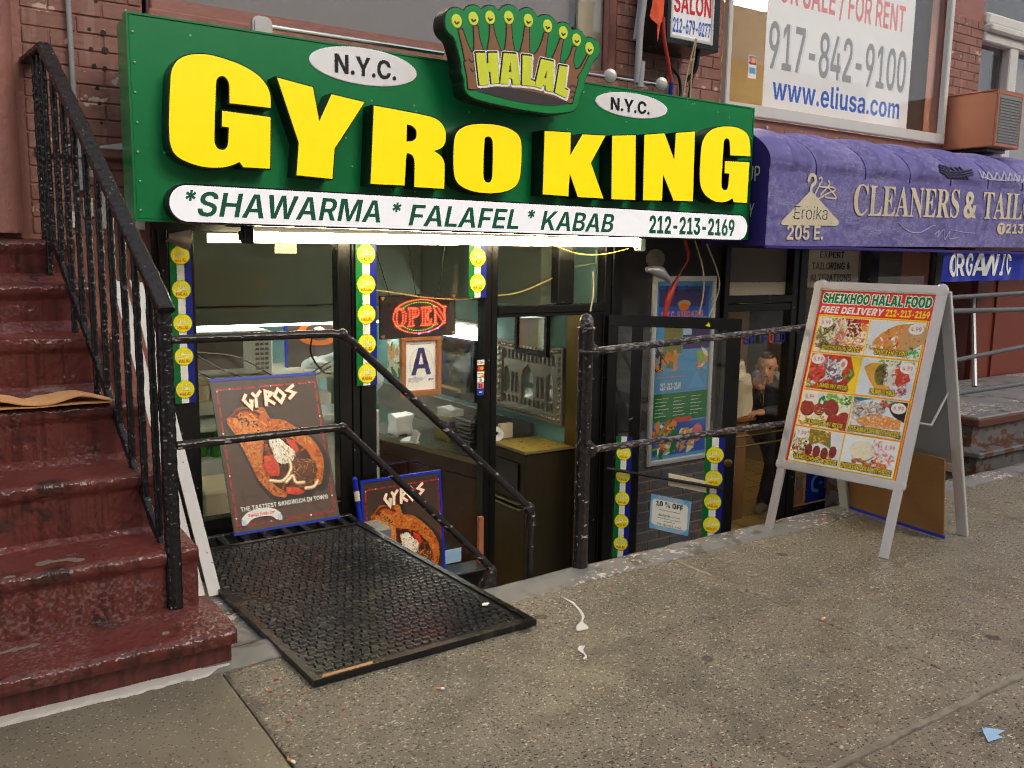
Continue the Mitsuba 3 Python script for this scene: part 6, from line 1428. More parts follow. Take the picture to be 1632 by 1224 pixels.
# ---------------------------------------------------------------- the cleaners' awning
AW = T('faded purple cloth awning of the cleaners with cream lettering', 'awning', 'purple_awning')
ax0, ax1, ay = 4.450, 9.4, 3.745
def awn_surface(x, t):
    """t from 0 at the lower front edge to 1 at the wall"""
    zs = 0.013 * (x - ax0)
    if t < 0.5:
        s = t / 0.5
        return np.array([x, ay - 0.003 * math.sin(math.pi * s) * abs(math.sin(math.pi * (x - 4.38) / 0.52)), 1.392 + zs + 0.48 * s])
    w = (t - 0.5) / 0.5 * math.pi / 2
    puff = 0.045 * abs(math.sin(math.pi * (x - 4.38) / 0.52)) ** 0.7 * math.sin(2 * w) ** 0.5 if 0 < w < math.pi / 2 - 1e-6 else 0
    return np.array([x, 4.285 - (0.54 + puff) * math.cos(w), 1.872 + zs + (0.262 + puff) * math.sin(w)])
xs = np.arange(ax0, ax1, 0.026); ts = np.linspace(0, 1, 44)
P = np.array([[awn_surface(x, t) for t in ts] for x in xs])
wr = meshkit.fbm(P * np.array([5, 5, 16]), 3) - 0.5
P[:, 1:-1, 1] += 0.006 * wr[:, 1:-1] * (ts[1:-1] < 0.5); P[:, 1:-1, 2] += 0.010 * wr[:, 1:-1] * (ts[1:-1] >= 0.5)
E(AW + '__cloth', orient(grid_mesh(P), (0, -1, 0.5)), 'awning_cloth', smooth=50)
ep = [(-y, z) for _, y, z in P[0]] + [(-4.285, 1.392)]
E(AW + '__end_panel', orient(flat(Polygon(ep).buffer(0), Frame((ax0, 0, 0), (0, -1, 0), (0, 0, 1)), 0.002), (-1, 0, 0)), 'awning_end')
E(AW + '__hem', bx(ax0, ax1, ay - 0.006, ay + 0.01, 1.376, 1.396, 0.003), 'awning_end')
fe = Frame((ax0, 0, 0), (0, -1, 0), (0, 0, 1))
E(AW + '__end_lettering', cat([prism(wtext('PICK UP', -4.14, -3.815, 1.790, 1.885, weight=500), fe, 0.003, 0.0045), prism(wtext('DELIVERY', -4.14, -3.845, 1.57, 1.655, weight=500, shear=0.15), fe, 0.003, 0.0045)]), 'awning_print')
faw = Frame((0, ay - 0.0065, 0), (1, 0, 0.022), (0, 0, 1))
TZ = -0.022 * 0
def aw(g): return affinity.affine_transform(g, [1, 0, 0, 1, 0, -0.022 * 4.45])
g = [wtext('CLEANERS', 5.305, 6.590, 1.585, 1.797, family='serif'), wtext('&', 6.655, 6.835, 1.585, 1.785, weight=800), wtext('TAILORS', 6.925, 8.05, 1.585, 1.797, family='serif')]
g += [wtext('205 E.', 4.640, 5.000, 1.428, 1.520, weight=700)]
g += [wtext('213-5', 7.295, 7.75, 1.475, 1.552, weight=800)]
tcirc = ell(7.225, 1.514, 0.062, 0.047).difference(wtext('T', 7.200, 7.250, 1.488, 1.540, weight=800))
hanger = Polygon([(4.590, 1.540), (4.838, 1.724), (4.862, 1.724), (5.140, 1.552), (5.150, 1.535), (5.135, 1.525), (4.602, 1.525), (4.585, 1.530)]).buffer(0.008).buffer(-0.002)
hook = LineString(spline([(4.850, 1.725), (4.856, 1.765), (4.885, 1.790), (4.888, 1.82), (4.862, 1.838), (4.832, 1.828), (4.822, 1.800)], 6)).buffer(0.0115)
thin = [LineString(spline(q, 5)).buffer(0.005) for q in ([(4.86, 1.66), (4.93, 1.775), (4.955, 1.80), (4.945, 1.825), (4.925, 1.815)], [(4.86, 1.66), (5.02, 1.725), (5.09, 1.745), (5.07, 1.765), (4.96, 1.765), (4.93, 1.77)], [(4.95, 1.715), (5.02, 1.77), (5.035, 1.79), (5.02, 1.805)], [(5.0, 1.70), (5.10, 1.695), (5.105, 1.71), (5.02, 1.765)])]
ES(AW + '__letter', [prism(aw(q), faw, 0.0, 0.003) for h in g + [tcirc] for q in polys(h)], 'awning_print')
E(AW + '__hanger_emblem', prism(aw(union_all([hanger, hook] + thin)), faw, 0.0, 0.003), 'awning_print')
E(AW + '__emblem_lettering', prism(aw(union_all([wtext('Eroika', 4.700, 5.030, 1.556, 1.640, weight=250), LineString(spline([(4.69, 1.575), (4.715, 1.56), (4.745, 1.566)])).buffer(0.003)])), faw, 0.003, 0.004), 'awning_ink')
ES(AW + '__rib_seam', [tube(np.array([awn_surface(4.90 + 0.52 * k, t) for t in np.linspace(0.46, 0.995, 24)]) + np.array([0, -0.003, 0.003]), 0.0045, 6) for k in range(8)], 'awning_end')
def ribbon(pts, w, d=0.004):
    c = np.array([awn_surface(*q) for q in spline(pts, 5)])
    return tube(c + np.array([0, -d, d]), w, 5)
rg = np.random.default_rng(12)
mk = [ribbon([(6.30 + 0.045 * k, 0.62), (6.36 + 0.045 * k, 0.545), (6.42 + 0.04 * k, 0.52)], 0.0075) for k in range(7)] + [ribbon([(6.28, 0.60 - 0.02 * k), (6.5, 0.575 - 0.02 * k), (6.72, 0.60 - 0.02 * k)], 0.0075) for k in range(3)]
E(AW + '__marker_scrawl', cat(mk), 'marker_print')
ck = [ribbon([(6.82 + 0.09 * k, 0.61 - 0.02 * (k % 2)), (6.86 + 0.09 * k, 0.54), (6.91 + 0.09 * k, 0.60), (6.93 + 0.09 * k, 0.53)], 0.006) for k in range(8)] + [ribbon([(6.84, 0.55), (7.1, 0.535), (7.4, 0.55)], 0.005)]
ck += [ribbon([(5.84, 0.17), (5.95, 0.115), (6.1, 0.10), (6.25, 0.15), (6.3, 0.16)], 0.0025), ribbon([(6.30, 0.09), (6.36, 0.12), (6.34, 0.07), (6.42, 0.13), (6.44, 0.05), (6.5, 0.12), (6.50, 0.06), (6.62, 0.07)], 0.0025), ribbon([(6.5, 0.13), (6.7, 0.11), (6.85, 0.105)], 0.002)]
E(AW + '__chalk_scrawl', cat(ck), 'chalk_print')

OB = T('blue cloth banner lettered ORGANIC in white hanging under the purple awning', 'banner', 'organic_banner')
bx_, bz_ = np.linspace(6.53, 8.2, 50), np.linspace(1.155, 1.392, 12)
Pb = np.array([[(x, 3.80 - 0.018 * math.sin(9 * x + 4 * z) - 0.012 * math.sin(23 * x), z + 0.012 * (x - 6.53)) for z in bz_] for x in bx_])
E(OB + '__cloth', orient(grid_mesh(Pb), (0, -1, 0)), 'banner_blue', smooth=True)
m = prism(union_all([wtext('ORGA', 6.585, 7.15, 1.195, 1.372, weight=700), affinity.skew(wtext('N', 7.14, 7.32, 1.195, 1.372, weight=700), 18), affinity.skew(wtext('I', 7.37, 7.405, 1.195, 1.372, weight=700), 14), wtext('C', 7.44, 7.60, 1.195, 1.372, weight=700)]), facade(3.80), 0.0, 0.004)
m = m.subdivide(); v = np.asarray(m.vertices).copy(); v[:, 1] += -0.018 * np.sin(9 * v[:, 0] + 4 * v[:, 2]) - 0.012 * np.sin(23 * v[:, 0]) - 0.003; v[:, 2] += 0.012 * (v[:, 0] - 6.53)
E(OB + '__lettering', trimesh.Trimesh(v, m.faces, process=False), 'sticker_white')

# ---------------------------------------------------------------- the cleaners' front
CF2 = B + '__cleaners_storefront'
E(CF2 + '__frame', cat([bx(4.665, 4.715, 4.25, 4.34, -1.0, 1.40, 0.004), bx(4.715, 5.405, 4.265, 4.335, 1.000, 1.052, 0.004), bx(4.715, 5.405, 4.27, 4.33, 0.940, 0.994, 0.004), bx(5.395, 5.463, 4.262, 4.34, -1.0, 1.40, 0.004), bx(5.462, 5.545, 4.25, 4.34, -1.0, 1.40, 0.004)]), 'black_metal')
E(CF2 + '__frame', cat([bx(6.30, 6.42, 4.25, 4.34, -1.0, 1.40, 0.004), bx(5.545, 6.30, 4.26, 4.33, -0.68, -0.61, 0.004), bx(6.42, 7.30, 4.26, 4.33, -0.3, -0.22, 0.004), bx(7.22, 7.32, 4.25, 4.34, -1.0, 1.43, 0.004)]), 'black_metal')
E(CF2 + '__base_panel', cat([bx(5.545, 6.30, 4.28, 4.32, -1.0, -0.68), bx(6.42, 7.22, 4.28, 4.32, -1.0, -0.30)]), 'black_plain')
E(CF2 + '__head', bx(4.667, 7.32, 4.246, 4.358, 1.384, 1.45), 'black_matte')
E(CF2 + '__transom_panel', bx(4.715, 5.405, 4.33, 4.345, 1.145, 1.40), 'dim_grey')
E(CF2 + '__transom_strip', bx(4.715, 5.405, 4.33, 4.345, 1.052, 1.142), 'paper_cream')
E(CF2 + '__pane', cat([flat(rect(4.715, 5.395, -0.85, 0.94), facade(4.30), 0), flat(rect(5.545, 6.30, -0.61, 1.40), facade(4.30), 0), flat(rect(6.42, 7.22, -0.22, 1.40), facade(4.30), 0)]), 'window_glass')
E(CF2 + '__door_rail', cat([bx(4.715, 5.395, 4.27, 4.33, -1.0, -0.85, 0.004), tube([(4.72, 4.25, 0.045), (5.39, 4.25, 0.045)], 0.010, 8), bx(4.99, 5.22, 4.235, 4.25, 0.05, 0.10, 0.003), tube([(4.72, 4.25, -0.03), (5.39, 4.25, -0.03)], 0.008, 8)]), 'brass')
g = [wtext(c, 4.865 + 0.067 * k, 4.865 + 0.067 * k + (0.054 if c != '&' else 0.04), 0.702, 0.775, weight=700) for k, c in enumerate('WASH&FOLD'[1:])]
for m_, idx in (('sticker_blue', (1, 2, 4, 6, 7)), ('sticker_red', (0, 5)), ('black_plain', (3,))):
    ES(CF2 + '__window_letter', [prism(g[i], facade(4.297), 0, 0.002) for i in idx if i < len(g)], m_)
# inside
room('cleaners', 4.67, 7.30, 4.36, 7.20, -0.80, 1.45, {'wall': 'tan_wall', 'floor': 'floor_tile', 'ceiling': 'white_trim', 'side_wall': 'tan_wall'})
CC = T('warm lit lamp on the ceiling of the cleaners', 'lamp', 'ceiling_lamp')
E(CC + '__housing', bx(5.7, 6.9, 5.3, 5.5, 1.42, 1.449), 'white_trim'); k = E(CC + '__panel', bx(5.72, 6.88, 5.32, 5.48, 1.405, 1.419), 'white_plastic'); scene[k]['emitter'] = lamp(CLEANERS_LIGHT)
SB = T('lit bulb in the window of the cleaners beside the menu board', 'lamp', 'spot_bulb')
k = E(SB + '__bulb', ball((5.655, 4.45, 1.035), 0.034, 2, (1.0, 1, 0.8)), 'white_plastic', smooth=True); scene[k]['emitter'] = lamp((14.0, 12.5, 8.0)); E(SB + '__socket', tube([(5.655, 4.47, 1.05), (5.655, 4.50, 1.12)], 0.03, 12), 'black_plain')
TS = T('grey notice lettered EXPERT TAILORING & ALTERATIONS in the cleaners window', 'notice', 'tailoring_notice')
E(TS + '__sheet', bx(5.60, 6.27, 4.335, 4.345, 1.10, 1.40), 'cream_panel')
E(TS + '__lettering', cat([prism(wtext(t, *b, weight=600), facade(4.333), 0, 0.001) for t, b in (('EXPERT', (5.78, 6.08, 1.325, 1.372)), ('TAILORING &', (5.69, 6.16, 1.235, 1.29)), ('ALTERATIONS', (5.68, 6.18, 1.145, 1.20)))]), 'black_plain')
DC = T('tan counter with a brown front just inside the cleaners door', 'counter', 'cleaners_counter')
E(DC + '__top', bx(4.70, 5.62, 4.72, 5.15, 0.020, 0.055, 0.004), 'oak'); E(DC + '__front', bx(4.72, 5.56, 4.76, 5.12, -0.80, 0.019), 'fibreboard')
PB = T('tall crumpled cream paper bag on the counter of the cleaners', 'bag', 'paper_bag')
pb = hull([(5.33, 4.74, 0.056), (5.60, 4.74, 0.056), (5.33, 4.98, 0.056), (5.60, 4.98, 0.056), (5.30, 4.76, 0.36), (5.58, 4.76, 0.38), (5.31, 4.96, 0.36), (5.58, 4.96, 0.38)]).subdivide().subdivide().subdivide()
E(PB + '__body', lump(pb, 0.022, 10), 'bag_paper', smooth=40)
E(PB + '__crumpled_top', lump(hull([(5.29, 4.76, 0.36), (5.58, 4.76, 0.37), (5.31, 4.94, 0.36), (5.56, 4.94, 0.37), (5.40, 4.80, 0.44), (5.55, 4.82, 0.50), (5.50, 4.9, 0.47)]).subdivide().subdivide().subdivide(), 0.05, 14), 'bag_paper', smooth=30)
RK = T('shelves of wrapped clothes at the back of the cleaners', 'shelves', 'wrapped_shelves')
E(RK + '__board', cat([bx(5.6, 7.2, 6.6, 7.15, z, z + 0.03) for z in (0.05, 0.45, 0.85)]), 'oak')
rr = np.random.default_rng(21)
for k in range(18): E(RK + '__bundle', lump(mv(ball((0, 0, 0), 0.10, 2, (1.0, 0.9, rr.uniform(0.6, 0.9))), (5.72 + 0.24 * (k % 6) + rr.uniform(-0.02, 0.02), 6.8, (0.16, 0.56, 0.96)[k // 6])), 0.02, 9, k), ['paper_cream', 'yellow_box', 'bag_paper', 'rust_orange'][int(rr.integers(4)) if k % 3 else 0], smooth=50)
CP = T('blue poster with a pale swash and an orange bottle low in the cleaners window', 'poster', 'blue_poster')
E(CP + '__sheet', bx(5.80, 6.28, 4.335, 4.345, -0.60, -0.36), 'banner_blue')
p = Print(facade(4.335), 0.001); p.add(LineString(spline([(5.92, -0.39), (5.87, -0.43), (5.88, -0.50), (5.94, -0.52)])).buffer(0.014), 'skyblue', 0.7); p.add(wtext('-', 5.95, 6.0, -0.465, -0.445, weight=700), 'skyblue', 0.7)
for k in range(6): p.add(rect(6.02 + 0.035 * k, 6.04 + 0.035 * k, -0.51, -0.42 - 0.02 * (k % 2)), 'skyblue', 0.45)
p.build(CP + '__print')
E(CP + '__bottle_picture', cat([bx(5.67, 5.76, 4.336, 4.345, -0.59, -0.48)]), 'rust_orange'); E(CP + '__bottle_neck_picture', bx(5.68, 5.75, 4.336, 4.345, -0.475, -0.37), 'dim_grey')

# the man inside
PN = T('man in dark hooded jacket leaning on a counter behind the glass, hand at his mouth', 'person', 'person')
def blend(bones, edge=0.012, it=12):
    body = manifold3d.Manifold()
    for a, ra, b, rb in bones:
        pts = []
        for c, r in ((a, ra), (b, rb)):
            s = trimesh.creation.icosphere(subdivisions=2, radius=r).vertices
            pts.append(s + np.asarray(c))
        body = body + manifold3d.Manifold.hull_points(np.vstack(pts))
    m = body.refine_to_length(edge).to_mesh()
    t = trimesh.Trimesh(m.vert_properties[:, :3], m.tri_verts, process=True)
    trimesh.smoothing.filter_taubin(t, iterations=it)
    return t
hd = np.array([5.745, 4.750, 0.440])
fwd = np.array([-0.80, -0.60, -0.05]); fwd /= np.linalg.norm(fwd); sid = np.cross([0, 0, 1.0], fwd); sid /= np.linalg.norm(sid)
def hp_(f, s, u): return hd + fwd * f + sid * s + np.array([0, 0, u])
neck = np.array([5.825, 4.815, 0.315]); chest = np.array([5.93, 4.865, 0.16]); hip = np.array([6.02, 4.93, -0.06])
sl, sr = neck + sid * 0.165 + np.array([0.03, 0.0, -0.055]), neck - sid * 0.165 + np.array([0.03, 0.0, -0.055])
# head: skull, jaw, nose, brow, ears and neck in one surface
head_b = [(hp_(-0.012, 0, 0.035), 0.078, hp_(0.012, 0, 0.02), 0.074), (hp_(0.012, 0, 0.02), 0.072, hp_(0.045, 0, -0.075), 0.036), (hp_(0.035, 0, -0.03), 0.052, hp_(0.050, 0, -0.055), 0.040), (hp_(0.085, 0, 0.005), 0.010, hp_(0.100, 0, -0.028), 0.013), (hp_(0.070, -0.035, 0.024), 0.012, hp_(0.070, 0.035, 0.024), 0.012),
          (hp_(0.078, -0.02, -0.060), 0.009, hp_(0.078, 0.02, -0.060), 0.009), (hp_(-0.01, 0.076, 0.008), 0.016, hp_(-0.012, 0.076, -0.022), 0.010), (hp_(-0.01, -0.076, 0.008), 0.016, hp_(-0.012, -0.076, -0.022), 0.010), (hp_(-0.02, 0, -0.04), 0.052, neck, 0.058)]
E(PN + '__head', blend(head_b, 0.009, 5), 'skin', smooth=True)
E(PN + '__hair', blend([(hp_(-0.030, 0, 0.050), 0.074, hp_(0.004, 0, 0.070), 0.056), (hp_(-0.040, 0, 0.02), 0.066, hp_(-0.045, 0, -0.02), 0.052), (hp_(-0.01, 0.062, 0.035), 0.018, hp_(-0.015, 0.066, 0.0), 0.014), (hp_(-0.01, -0.062, 0.035), 0.018, hp_(-0.015, -0.066, 0.0), 0.014)], 0.009, 3), 'hair', smooth=True)
E(PN + '__eye', cat([ball(hp_(0.080, s * 0.030, 0.008), 0.010, 2, (1, 1, 1)) if False else mv(ball((0, 0, 0), 0.0095, 2), hp_(0.073, s * 0.030, 0.006)) for s in (-1, 1)] ), 'hair', smooth=True)
E(PN + '__eyebrow', cat([tube([hp_(0.079, s * 0.016, 0.026), hp_(0.077, s * 0.045, 0.024)], 0.0045, 6) for s in (-1, 1)] + [tube([hp_(0.088, -0.018, -0.060), hp_(0.088, 0.018, -0.060)], 0.003, 6)]), 'hair')
el_, wr_ = np.array([5.655, 4.82, 0.165]), hp_(0.070, -0.045, -0.200)     # the raised arm
er_, wq_ = np.array([5.93, 4.66, 0.085]), np.array([5.70, 4.70, 0.085])  # the arm lying on the counter
jk = [(neck + np.array([0.02, 0.01, -0.05]), 0.085, chest, 0.145), (sl, 0.062, sr, 0.062), (sl, 0.06, chest, 0.13), (sr, 0.06, chest, 0.13), (chest, 0.145, hip, 0.135), (hip, 0.135, hip + np.array([0.01, 0.01, -0.1]), 0.135),
      (sr, 0.060, el_, 0.050), (el_, 0.050, wr_, 0.038), (sl, 0.060, er_, 0.050), (er_, 0.050, wq_, 0.038)]
E(PN + '__jacket', lump(blend(jk, 0.016, 8), 0.012, 14), 'jacket_cloth', smooth=True)
E(PN + '__hood', lump(blend([(neck + np.array([0.075, 0.06, 0.03]) + sid * s * 0.08, 0.034, neck + np.array([0.05, -0.01, -0.02]) + sid * s * 0.1, 0.032) for s in (-1, 1)] + [(neck + np.array([0.085, 0.065, 0.03]) - sid * 0.08, 0.04, neck + np.array([0.085, 0.065, 0.03]) + sid * 0.08, 0.04)], 0.010, 6), 0.008, 25), 'grille_grey', smooth=True)
def hand(w, d, up, side):
    """a loosely curled hand: palm and five fingers"""
    d = d / np.linalg.norm(d); n = up - d * (up @ d); n /= np.linalg.norm(n); s = np.cross(d, n) * side
    b = [(w, 0.024, w + d * 0.035, 0.028)] + [(w + d * 0.03 + s * o, 0.017, w + d * 0.085 + s * o * 1.1, 0.013) for o in (-0.024, 0, 0.024)]
    for o, l in ((-0.032, 0.030), (-0.011, 0.038), (0.011, 0.036), (0.031, 0.027)):
        k0 = w + d * 0.088 + s * o; k1 = k0 + d * l - n * 0.010; k2 = k1 + d * l * 0.5 - n * 0.020
        b += [(k0, 0.0105, k1, 0.009), (k1, 0.009, k2, 0.008)]
    t0 = w + d * 0.03 - s * 0.034; t1 = t0 + d * 0.035 - s * 0.020; b += [(t0, 0.014, t1, 0.011), (t1, 0.011, t1 + d * 0.028, 0.009)]
    return blend(b, 0.005, 4)
E(PN + '__hand', hand(wr_ + np.array([0, 0, 0.015]), np.array([0.05, -0.10, 1.0]), fwd, 1), 'skin', smooth=True)
E(PN + '__hand', hand(wq_ + np.array([-0.02, 0, 0.0]), np.array([-1, 0.25, -0.05]), np.array([0, 0, 1.0]), 1), 'skin', smooth=True)
kn1, an1, kn2, an2 = np.array([5.93, 4.78, -0.40]), np.array([5.90, 4.83, -0.71]), np.array([6.06, 4.88, -0.41]), np.array([6.12, 5.0, -0.71])
E(PN + '__trousers', lump(blend([(hip + np.array([0, -0.03, -0.05]), 0.125, hip + np.array([0, 0.03, -0.05]), 0.125), (hip + np.array([-0.03, -0.05, -0.06]), 0.10, kn1, 0.068), (kn1, 0.068, an1, 0.055), (hip + np.array([0.03, 0.05, -0.06]), 0.10, kn2, 0.068), (kn2, 0.068, an2, 0.055)], 0.016, 8), 0.008, 16), 'trouser_cloth', smooth=True)
for a in (an1, an2): E(PN + '__shoe', blend([(a + np.array([0.02, 0.01, -0.045]), 0.042, a + np.array([-0.06, -0.03, -0.05]), 0.038), (a + np.array([-0.06, -0.03, -0.05]), 0.038, a + np.array([-0.14, -0.06, -0.058]), 0.030)], 0.010, 5), 'shoe_suede', smooth=True)

# next door, behind the menu board
L(E('terracotta_panel', cat([bx(7.90, 9.6, 4.24, 4.297, -0.30, 1.25, 0.006), bx(8.2, 8.24, 4.22, 4.24, -0.3, 1.35)]), 'terracotta_paint'), 'terracotta painted wall panel behind the grey pipe railing', 'panel')
ES(B + '__added_recess', [bx(7.26, 7.32, 4.56, 6.2, -0.4, 1.50), bx(7.90, 7.96, 4.56, 6.2, -0.4, 1.50), bx(7.26, 7.96, 6.2, 6.26, -0.4, 1.50), bx(7.26, 7.96, 4.31, 6.2, -0.46, -0.40), bx(7.26, 7.96, 4.56, 6.2, 1.50, 1.56)], 'slate_brick_paint')  # recess added to keep this gap dark, dark walls standing for shade
L(E('grey_post_panel', bx(6.75, 7.20, 4.05, 4.12, -0.3, 0.95, 0.006), 'grille_grey'), 'grey flat panel standing between the menu board and the terracotta panel', 'panel')
CBX = T('cardboard box standing on the grey step behind the menu board', 'box', 'cardboard_box')
E(CBX + '__body', bx(6.10, 6.42, 3.55, 3.8, 0.28, 0.60, 0.004), 'cardboard'); E(CBX + '__mark', bx(6.33, 6.35, 3.546, 3.549, 0.38, 0.54), 'black_plain')
NS = T('rusty edged grey steps of the next stoop at the right edge', 'stairs', 'next_stoop')
E(NS + '__tread', bx(5.93, 9.0, 3.10, 4.2, 0.235, 0.275, 0.008), 'grey_deck'); E(NS + '__nosing', cat([bx(5.915, 9.0, 3.085, 3.12, 0.205, 0.262, 0.008), bx(5.915, 5.95, 3.12, 4.2, 0.205, 0.262, 0.008)]), 'rust_edge')
E(NS + '__riser', bx(5.96, 9.0, 3.15, 4.2, 0.06, 0.206), 'rusty_iron'); E(NS + '__tread', bx(5.80, 9.0, 3.00, 4.2, 0.02, 0.06, 0.008), 'rusty_iron'); E(NS + '__riser', bx(5.86, 9.0, 3.05, 4.2, -1.0, 0.019), 'rusty_iron')
LS = T('thin grey metal stick leaning against the terracotta wall', 'stick', 'leaning_stick')
E(LS + '__rod', tube([(7.35, 3.9, 0.28), (7.75, 4.2, 1.0)], 0.022, 8), 'zinc')

# ---------------------------------------------------------------- above the awning
AC = T('rust orange air conditioner box with a grey grille on the wall above the awning', 'air conditioner', 'wall_air_conditioner')
E(AC + '__case', prism(rect(-4.3, -3.872, 2.225, 2.650), Frame((7.24, 0, 0), (0, -1, 0), (0, 0, 1)), -0.38, 0.0, 0.004), 'rust_orange')
E(AC + '__front_frame', prism(rect(7.24, 7.62, 2.225, 2.652).difference(rect(7.265, 7.60, 2.25, 2.625)), facade(3.872), 0.0, 0.012, 0.004), 'rust_orange')
E(AC + '__grille', bx(7.262, 7.603, 3.864, 3.872, 2.248, 2.628), 'grille_grey')
for k in range(16): E(AC + '__slat', bx(7.268, 7.597, 3.856, 3.863, 2.258 + 0.0225 * k, 2.266 + 0.0225 * k), 'grille_grey')
E(AC + '__lid_edge', bx(7.23, 7.63, 3.862, 4.3, 2.651, 2.662, 0.003), 'rust_orange')
E(AC + '__bracket', bx(7.3, 7.58, 3.95, 4.3, 2.195, 2.224), 'black_plain')
SS = T('small lit box sign lettered SALON hanging above the green sign', 'sign', 'salon_sign')
fsn = facade(4.0)
E(SS + '__box', cat([prism(rect(3.785, 4.225, 2.555, 3.35).difference(rect(3.825, 4.16, 2.600, 3.31)), fsn, -0.26, 0.004, 0.004), bx(3.79, 4.22, 4.05, 4.27, 2.56, 3.34)]), 'black_metal')
E(SS + '__rim', prism(rect(3.815, 4.17, 2.588, 3.32).difference(rect(3.832, 4.155, 2.606, 3.30)), fsn, 0.0, 0.007, 0.002), 'aluminium')
E(SS + '__face', prism(rect(3.825, 4.16, 2.600, 3.31), fsn, -0.03, -0.002), 'white_plastic')
p = Print(fsn, 0.0005); s_ = lambda g_: affinity.affine_transform(g_, [1, 0, 0.02, 1, 0, -0.02 * 3.83])
p.add(s_(wtext('SALON', 3.842, 4.148, 2.735, 2.855, weight=700)), 'red', 0.62); p.add(s_(wtext('212-679-0277', 3.838, 4.150, 2.622, 2.705, weight=700)), 'midblue', 0.42); p.build(SS + '__print')
SN = T('big white window notice with the phone number 917-842-9100 for sale or rent', 'notice', 'letting_notice')
fz = facade(4.345)
fzn = Frame((0, 4.345, 0), (1, 0, 0.003), (0, 0, 1))
E(SN + '__sheet', prism(rect(5.050, 6.785, 2.312, 3.40), fzn, -0.003, 0.0), 'paper_white')
p = Print(fzn, 0.0006)
p.add(wtext('FOR SALE / FOR RENT', 5.085, 6.66, 3.035, 3.27, weight=700), 'pink', 0.42)
n9 = wtext('917-842-9100', 5.085, 6.72, 2.612, 2.932, weight=620); p.add(affinity.translate(n9, 0.02, -0.006), 'plate', 0.42); p.add(n9, 'grey', 0.32)
w9 = wtext('www.eliusa.com', 5.148, 6.672, 2.405, 2.570, weight=680); p.add(w9, 'midblue', 0.6)
p.build(SN + '__print')
L(E('office_sticker', bx(4.86, 4.94, 4.318, 4.322, 2.53, 2.68), 'paper_white'), 'small red and blue sticker on the glass left of the letting notice', 'sticker')
p = Print(facade(4.318), 0.001); p.add(rect(4.865, 4.935, 2.62, 2.675), 'purple'); p.add(ell(4.89, 2.648, 0.02, 0.02), 'brightred'); p.add(ell(4.91, 2.648, 0.02, 0.02), 'orange'); p.add(rect(4.87, 4.93, 2.56, 2.60), 'skyblue'); p.build('office_sticker__print')
labels['office_sticker'] = {'label': 'small red and blue sticker on the glass left of the letting notice', 'category': 'sticker'}
LP = T('lit strip lamp on the ceiling of the office behind the letting notice', 'lamp', 'office_lamp')
E(LP + '__housing', bx(5.25, 6.2, 5.2, 5.36, 3.42, 3.47), 'white_trim'); k = E(LP + '__tube', bx(5.27, 6.18, 5.22, 5.34, 3.37, 3.419), 'white_plastic'); scene[k]['emitter'] = lamp(OFFICE_LIGHT)
E(LP + '__chain', cat([tube([(x, 5.28, 3.47), (x, 5.28, 4.25)], 0.006, 6) for x in (5.3, 6.1)]), 'zinc')

OC = T('orange cloth rag knotted above the green sign, its cord trailing down', 'cloth', 'orange_rag')
oc = hull([(3.66, 3.985, 2.90), (3.74, 3.985, 2.90), (3.640, 3.98, 2.685), (3.745, 3.975, 2.675), (3.70, 3.96, 2.63), (3.70, 4.02, 2.75)]).subdivide().subdivide().subdivide()
E(OC + '__rag', lump(oc, 0.02, 12), 'orange_cloth', smooth=40)
E(OC + '__tail', hull([(3.688, 3.97, 2.645), (3.712, 3.97, 2.645), (3.693, 3.97, 2.545), (3.700, 3.975, 2.54), (3.70, 3.985, 2.60)]), 'orange_cloth')
E(OC + '__cord', tube(spline([(3.735, 3.975, 2.68), (3.75, 3.98, 2.58), (3.80, 3.99, 2.45), (3.845, 4.0, 2.335)]), 0.011, 8), 'red_cord'); E(OC + '__cord_end', tube(spline([(3.845, 4.0, 2.335), (3.86, 4.02, 2.28), (3.885, 4.04, 2.23)]), 0.013, 8), 'blue_cord')
L(E('grey_cable', cat([tube(spline([(3.60, 4.0, 3.2), (3.605, 4.0, 2.8), (3.585, 4.0, 2.6), (3.575, 4.0, 2.30)]), 0.020, 10), tube(spline([(3.64, 4.05, 3.2), (3.63, 4.05, 2.8), (3.60, 4.05, 2.55)]), 0.02, 10), tube([(3.598, 3.99, 2.42), (3.585, 3.985, 2.275)], 0.019, 10)]), 'conduit_grey', smooth=50), 'thick grey cable dropping behind the top of the green sign', 'cable')
WR = T('thin pale wires hanging from the box sign to the green sign', 'wire', 'hanging_wire')
for a in ([(4.0, 3.97, 2.60), (3.97, 4.0, 2.40), (3.955, 4.02, 2.20)], [(4.005, 3.97, 2.60), (4.01, 4.0, 2.42), (4.02, 4.02, 2.20)]): E(WR + '__strand', tube(spline(a), 0.005, 6), 'pale_cord')
L(E('black_cable', cat([tube(spline([(4.11, 4.05, 2.56), (4.10, 4.06, 2.45), (4.06, 4.1, 2.38)]), 0.012, 8), tube(spline([(4.15, 4.1, 2.56), (4.14, 4.15, 2.3), (4.12, 4.15, 2.1)]), 0.008, 8), tube(spline([(4.02, 4.2, 2.48), (4.1, 4.2, 2.42), (4.11, 4.2, 2.30), (4.0, 4.2, 2.25), (3.9, 4.2, 2.26)]), 0.009, 8)]), 'black_plain', smooth=50), 'black cables looping under the small box sign', 'cable')

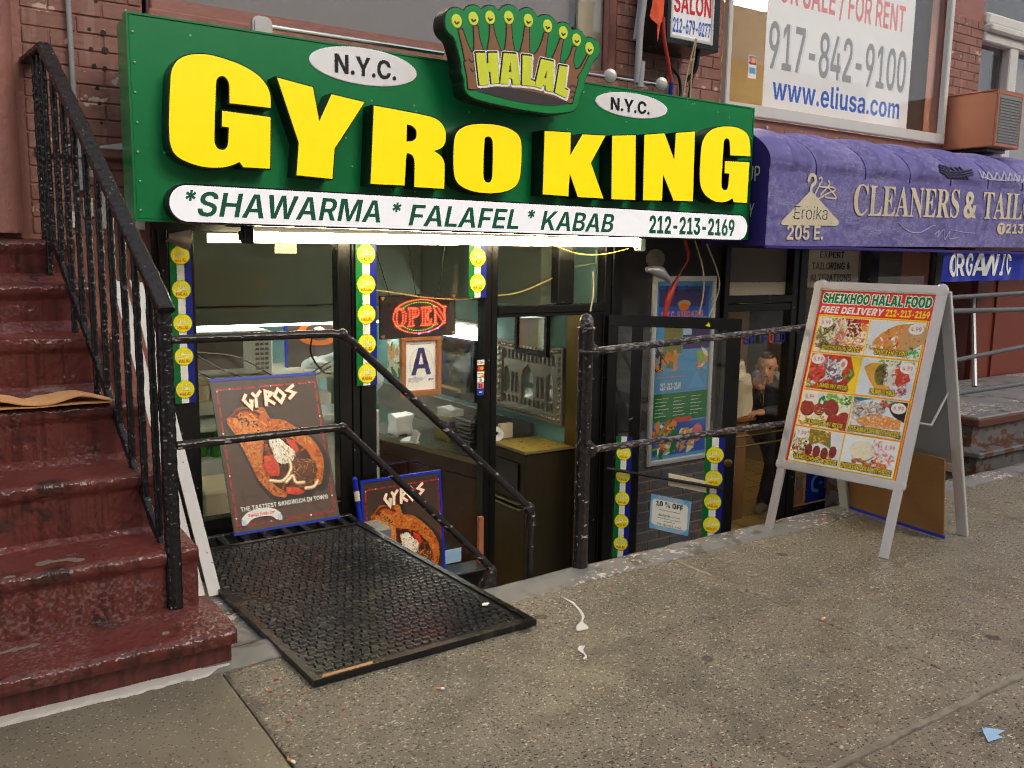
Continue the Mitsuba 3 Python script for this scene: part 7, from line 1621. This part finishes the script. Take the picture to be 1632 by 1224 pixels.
# under the right end of the sign
FLT = T('old grey flood lamp fixed under the right end of the green sign', 'lamp', 'flood_lamp')
E(FLT + '__back_plate', lathe([(0, 0), (0.06, 0), (0.062, 0.02), (0, 0.03)], (3.885, 4.13, 1.30), 20, (-0.3, -1, 0)), 'iron_dark'); E(FLT + '__shade', lump(tube(spline([(3.78, 4.08, 1.235), (3.84, 4.07, 1.23), (3.92, 4.07, 1.195), (3.97, 4.07, 1.155)]), [*np.linspace(0.018, 0.034, 12), *np.linspace(0.034, 0.012, 13)], 12), 0.008, 20), 'zinc', smooth=50)
L(E('red_ribbon', tube(spline([(4.11, 4.1, 1.42), (4.148, 4.1, 1.313), (4.077, 4.1, 1.206), (4.00, 4.1, 1.077), (3.96, 4.1, 0.94)]), [*np.linspace(0.012, 0.004, 16), *np.linspace(0.006, 0.022, 9), *np.linspace(0.022, 0.01, 8)], 8), 'red_cord', smooth=50), 'red ribbon hanging from under the sign in front of the tall menu poster', 'ribbon')
WL = T('pale loose wires hanging under the right end of the green sign', 'wire', 'loose_wire')
for a in ([(4.20, 4.1, 1.42), (4.28, 4.1, 1.25), (4.30, 4.1, 1.1), (4.27, 4.1, 0.95)], [(4.31, 4.1, 1.40), (4.42, 4.1, 1.22), (4.44, 4.1, 1.10), (4.36, 4.1, 0.93)], [(3.45, 4.2, 1.22), (3.46, 4.2, 1.1), (3.44, 4.2, 0.98)]): E(WL + '__strand', tube(spline(a), 0.005, 6), 'pale_cord')

# a red van at the kerb behind the viewer, seen mirrored in the glass
VN = T('red van parked across the street, mirrored in the shop windows', 'van', 'parked_van')
fv = Frame((0, -5.2, 0), (1, 0, 0), (0, 0, 1))
vb = Polygon([(-1.6, 0.35), (4.35, 0.35), (4.42, 0.75), (4.30, 1.02), (3.1, 1.22), (2.1, 1.95), (-1.6, 1.98)])
E(VN + '__body', prism(vb, fv, -0.9, 0.9, 0.06), 'van_paint')
E(VN + '__window', prism(Polygon([(1.2, 1.3), (2.75, 1.3), (2.1, 1.82), (1.2, 1.85)]), fv, 0.9, 0.905), 'dark_glass')
E(VN + '__headlight', bx(4.28, 4.44, -4.5, -4.28, 0.72, 0.92, 0.02), 'amber')
for x in (-0.6, 3.4): E(VN + '__wheel', mv(lathe([(0, 0), (0.36, 0), (0.36, 0.2), (0, 0.2)], (0, 0, 0), 28, (0, 1, 0)), (x, -4.4, 0.22)), 'black_matte')
E(VN + '__wheel_arch', prism(Point(3.4, 0.25).buffer(0.46).intersection(rect(2, 5, 0.2, 1)), fv, 0.9, 0.906), 'black_matte')
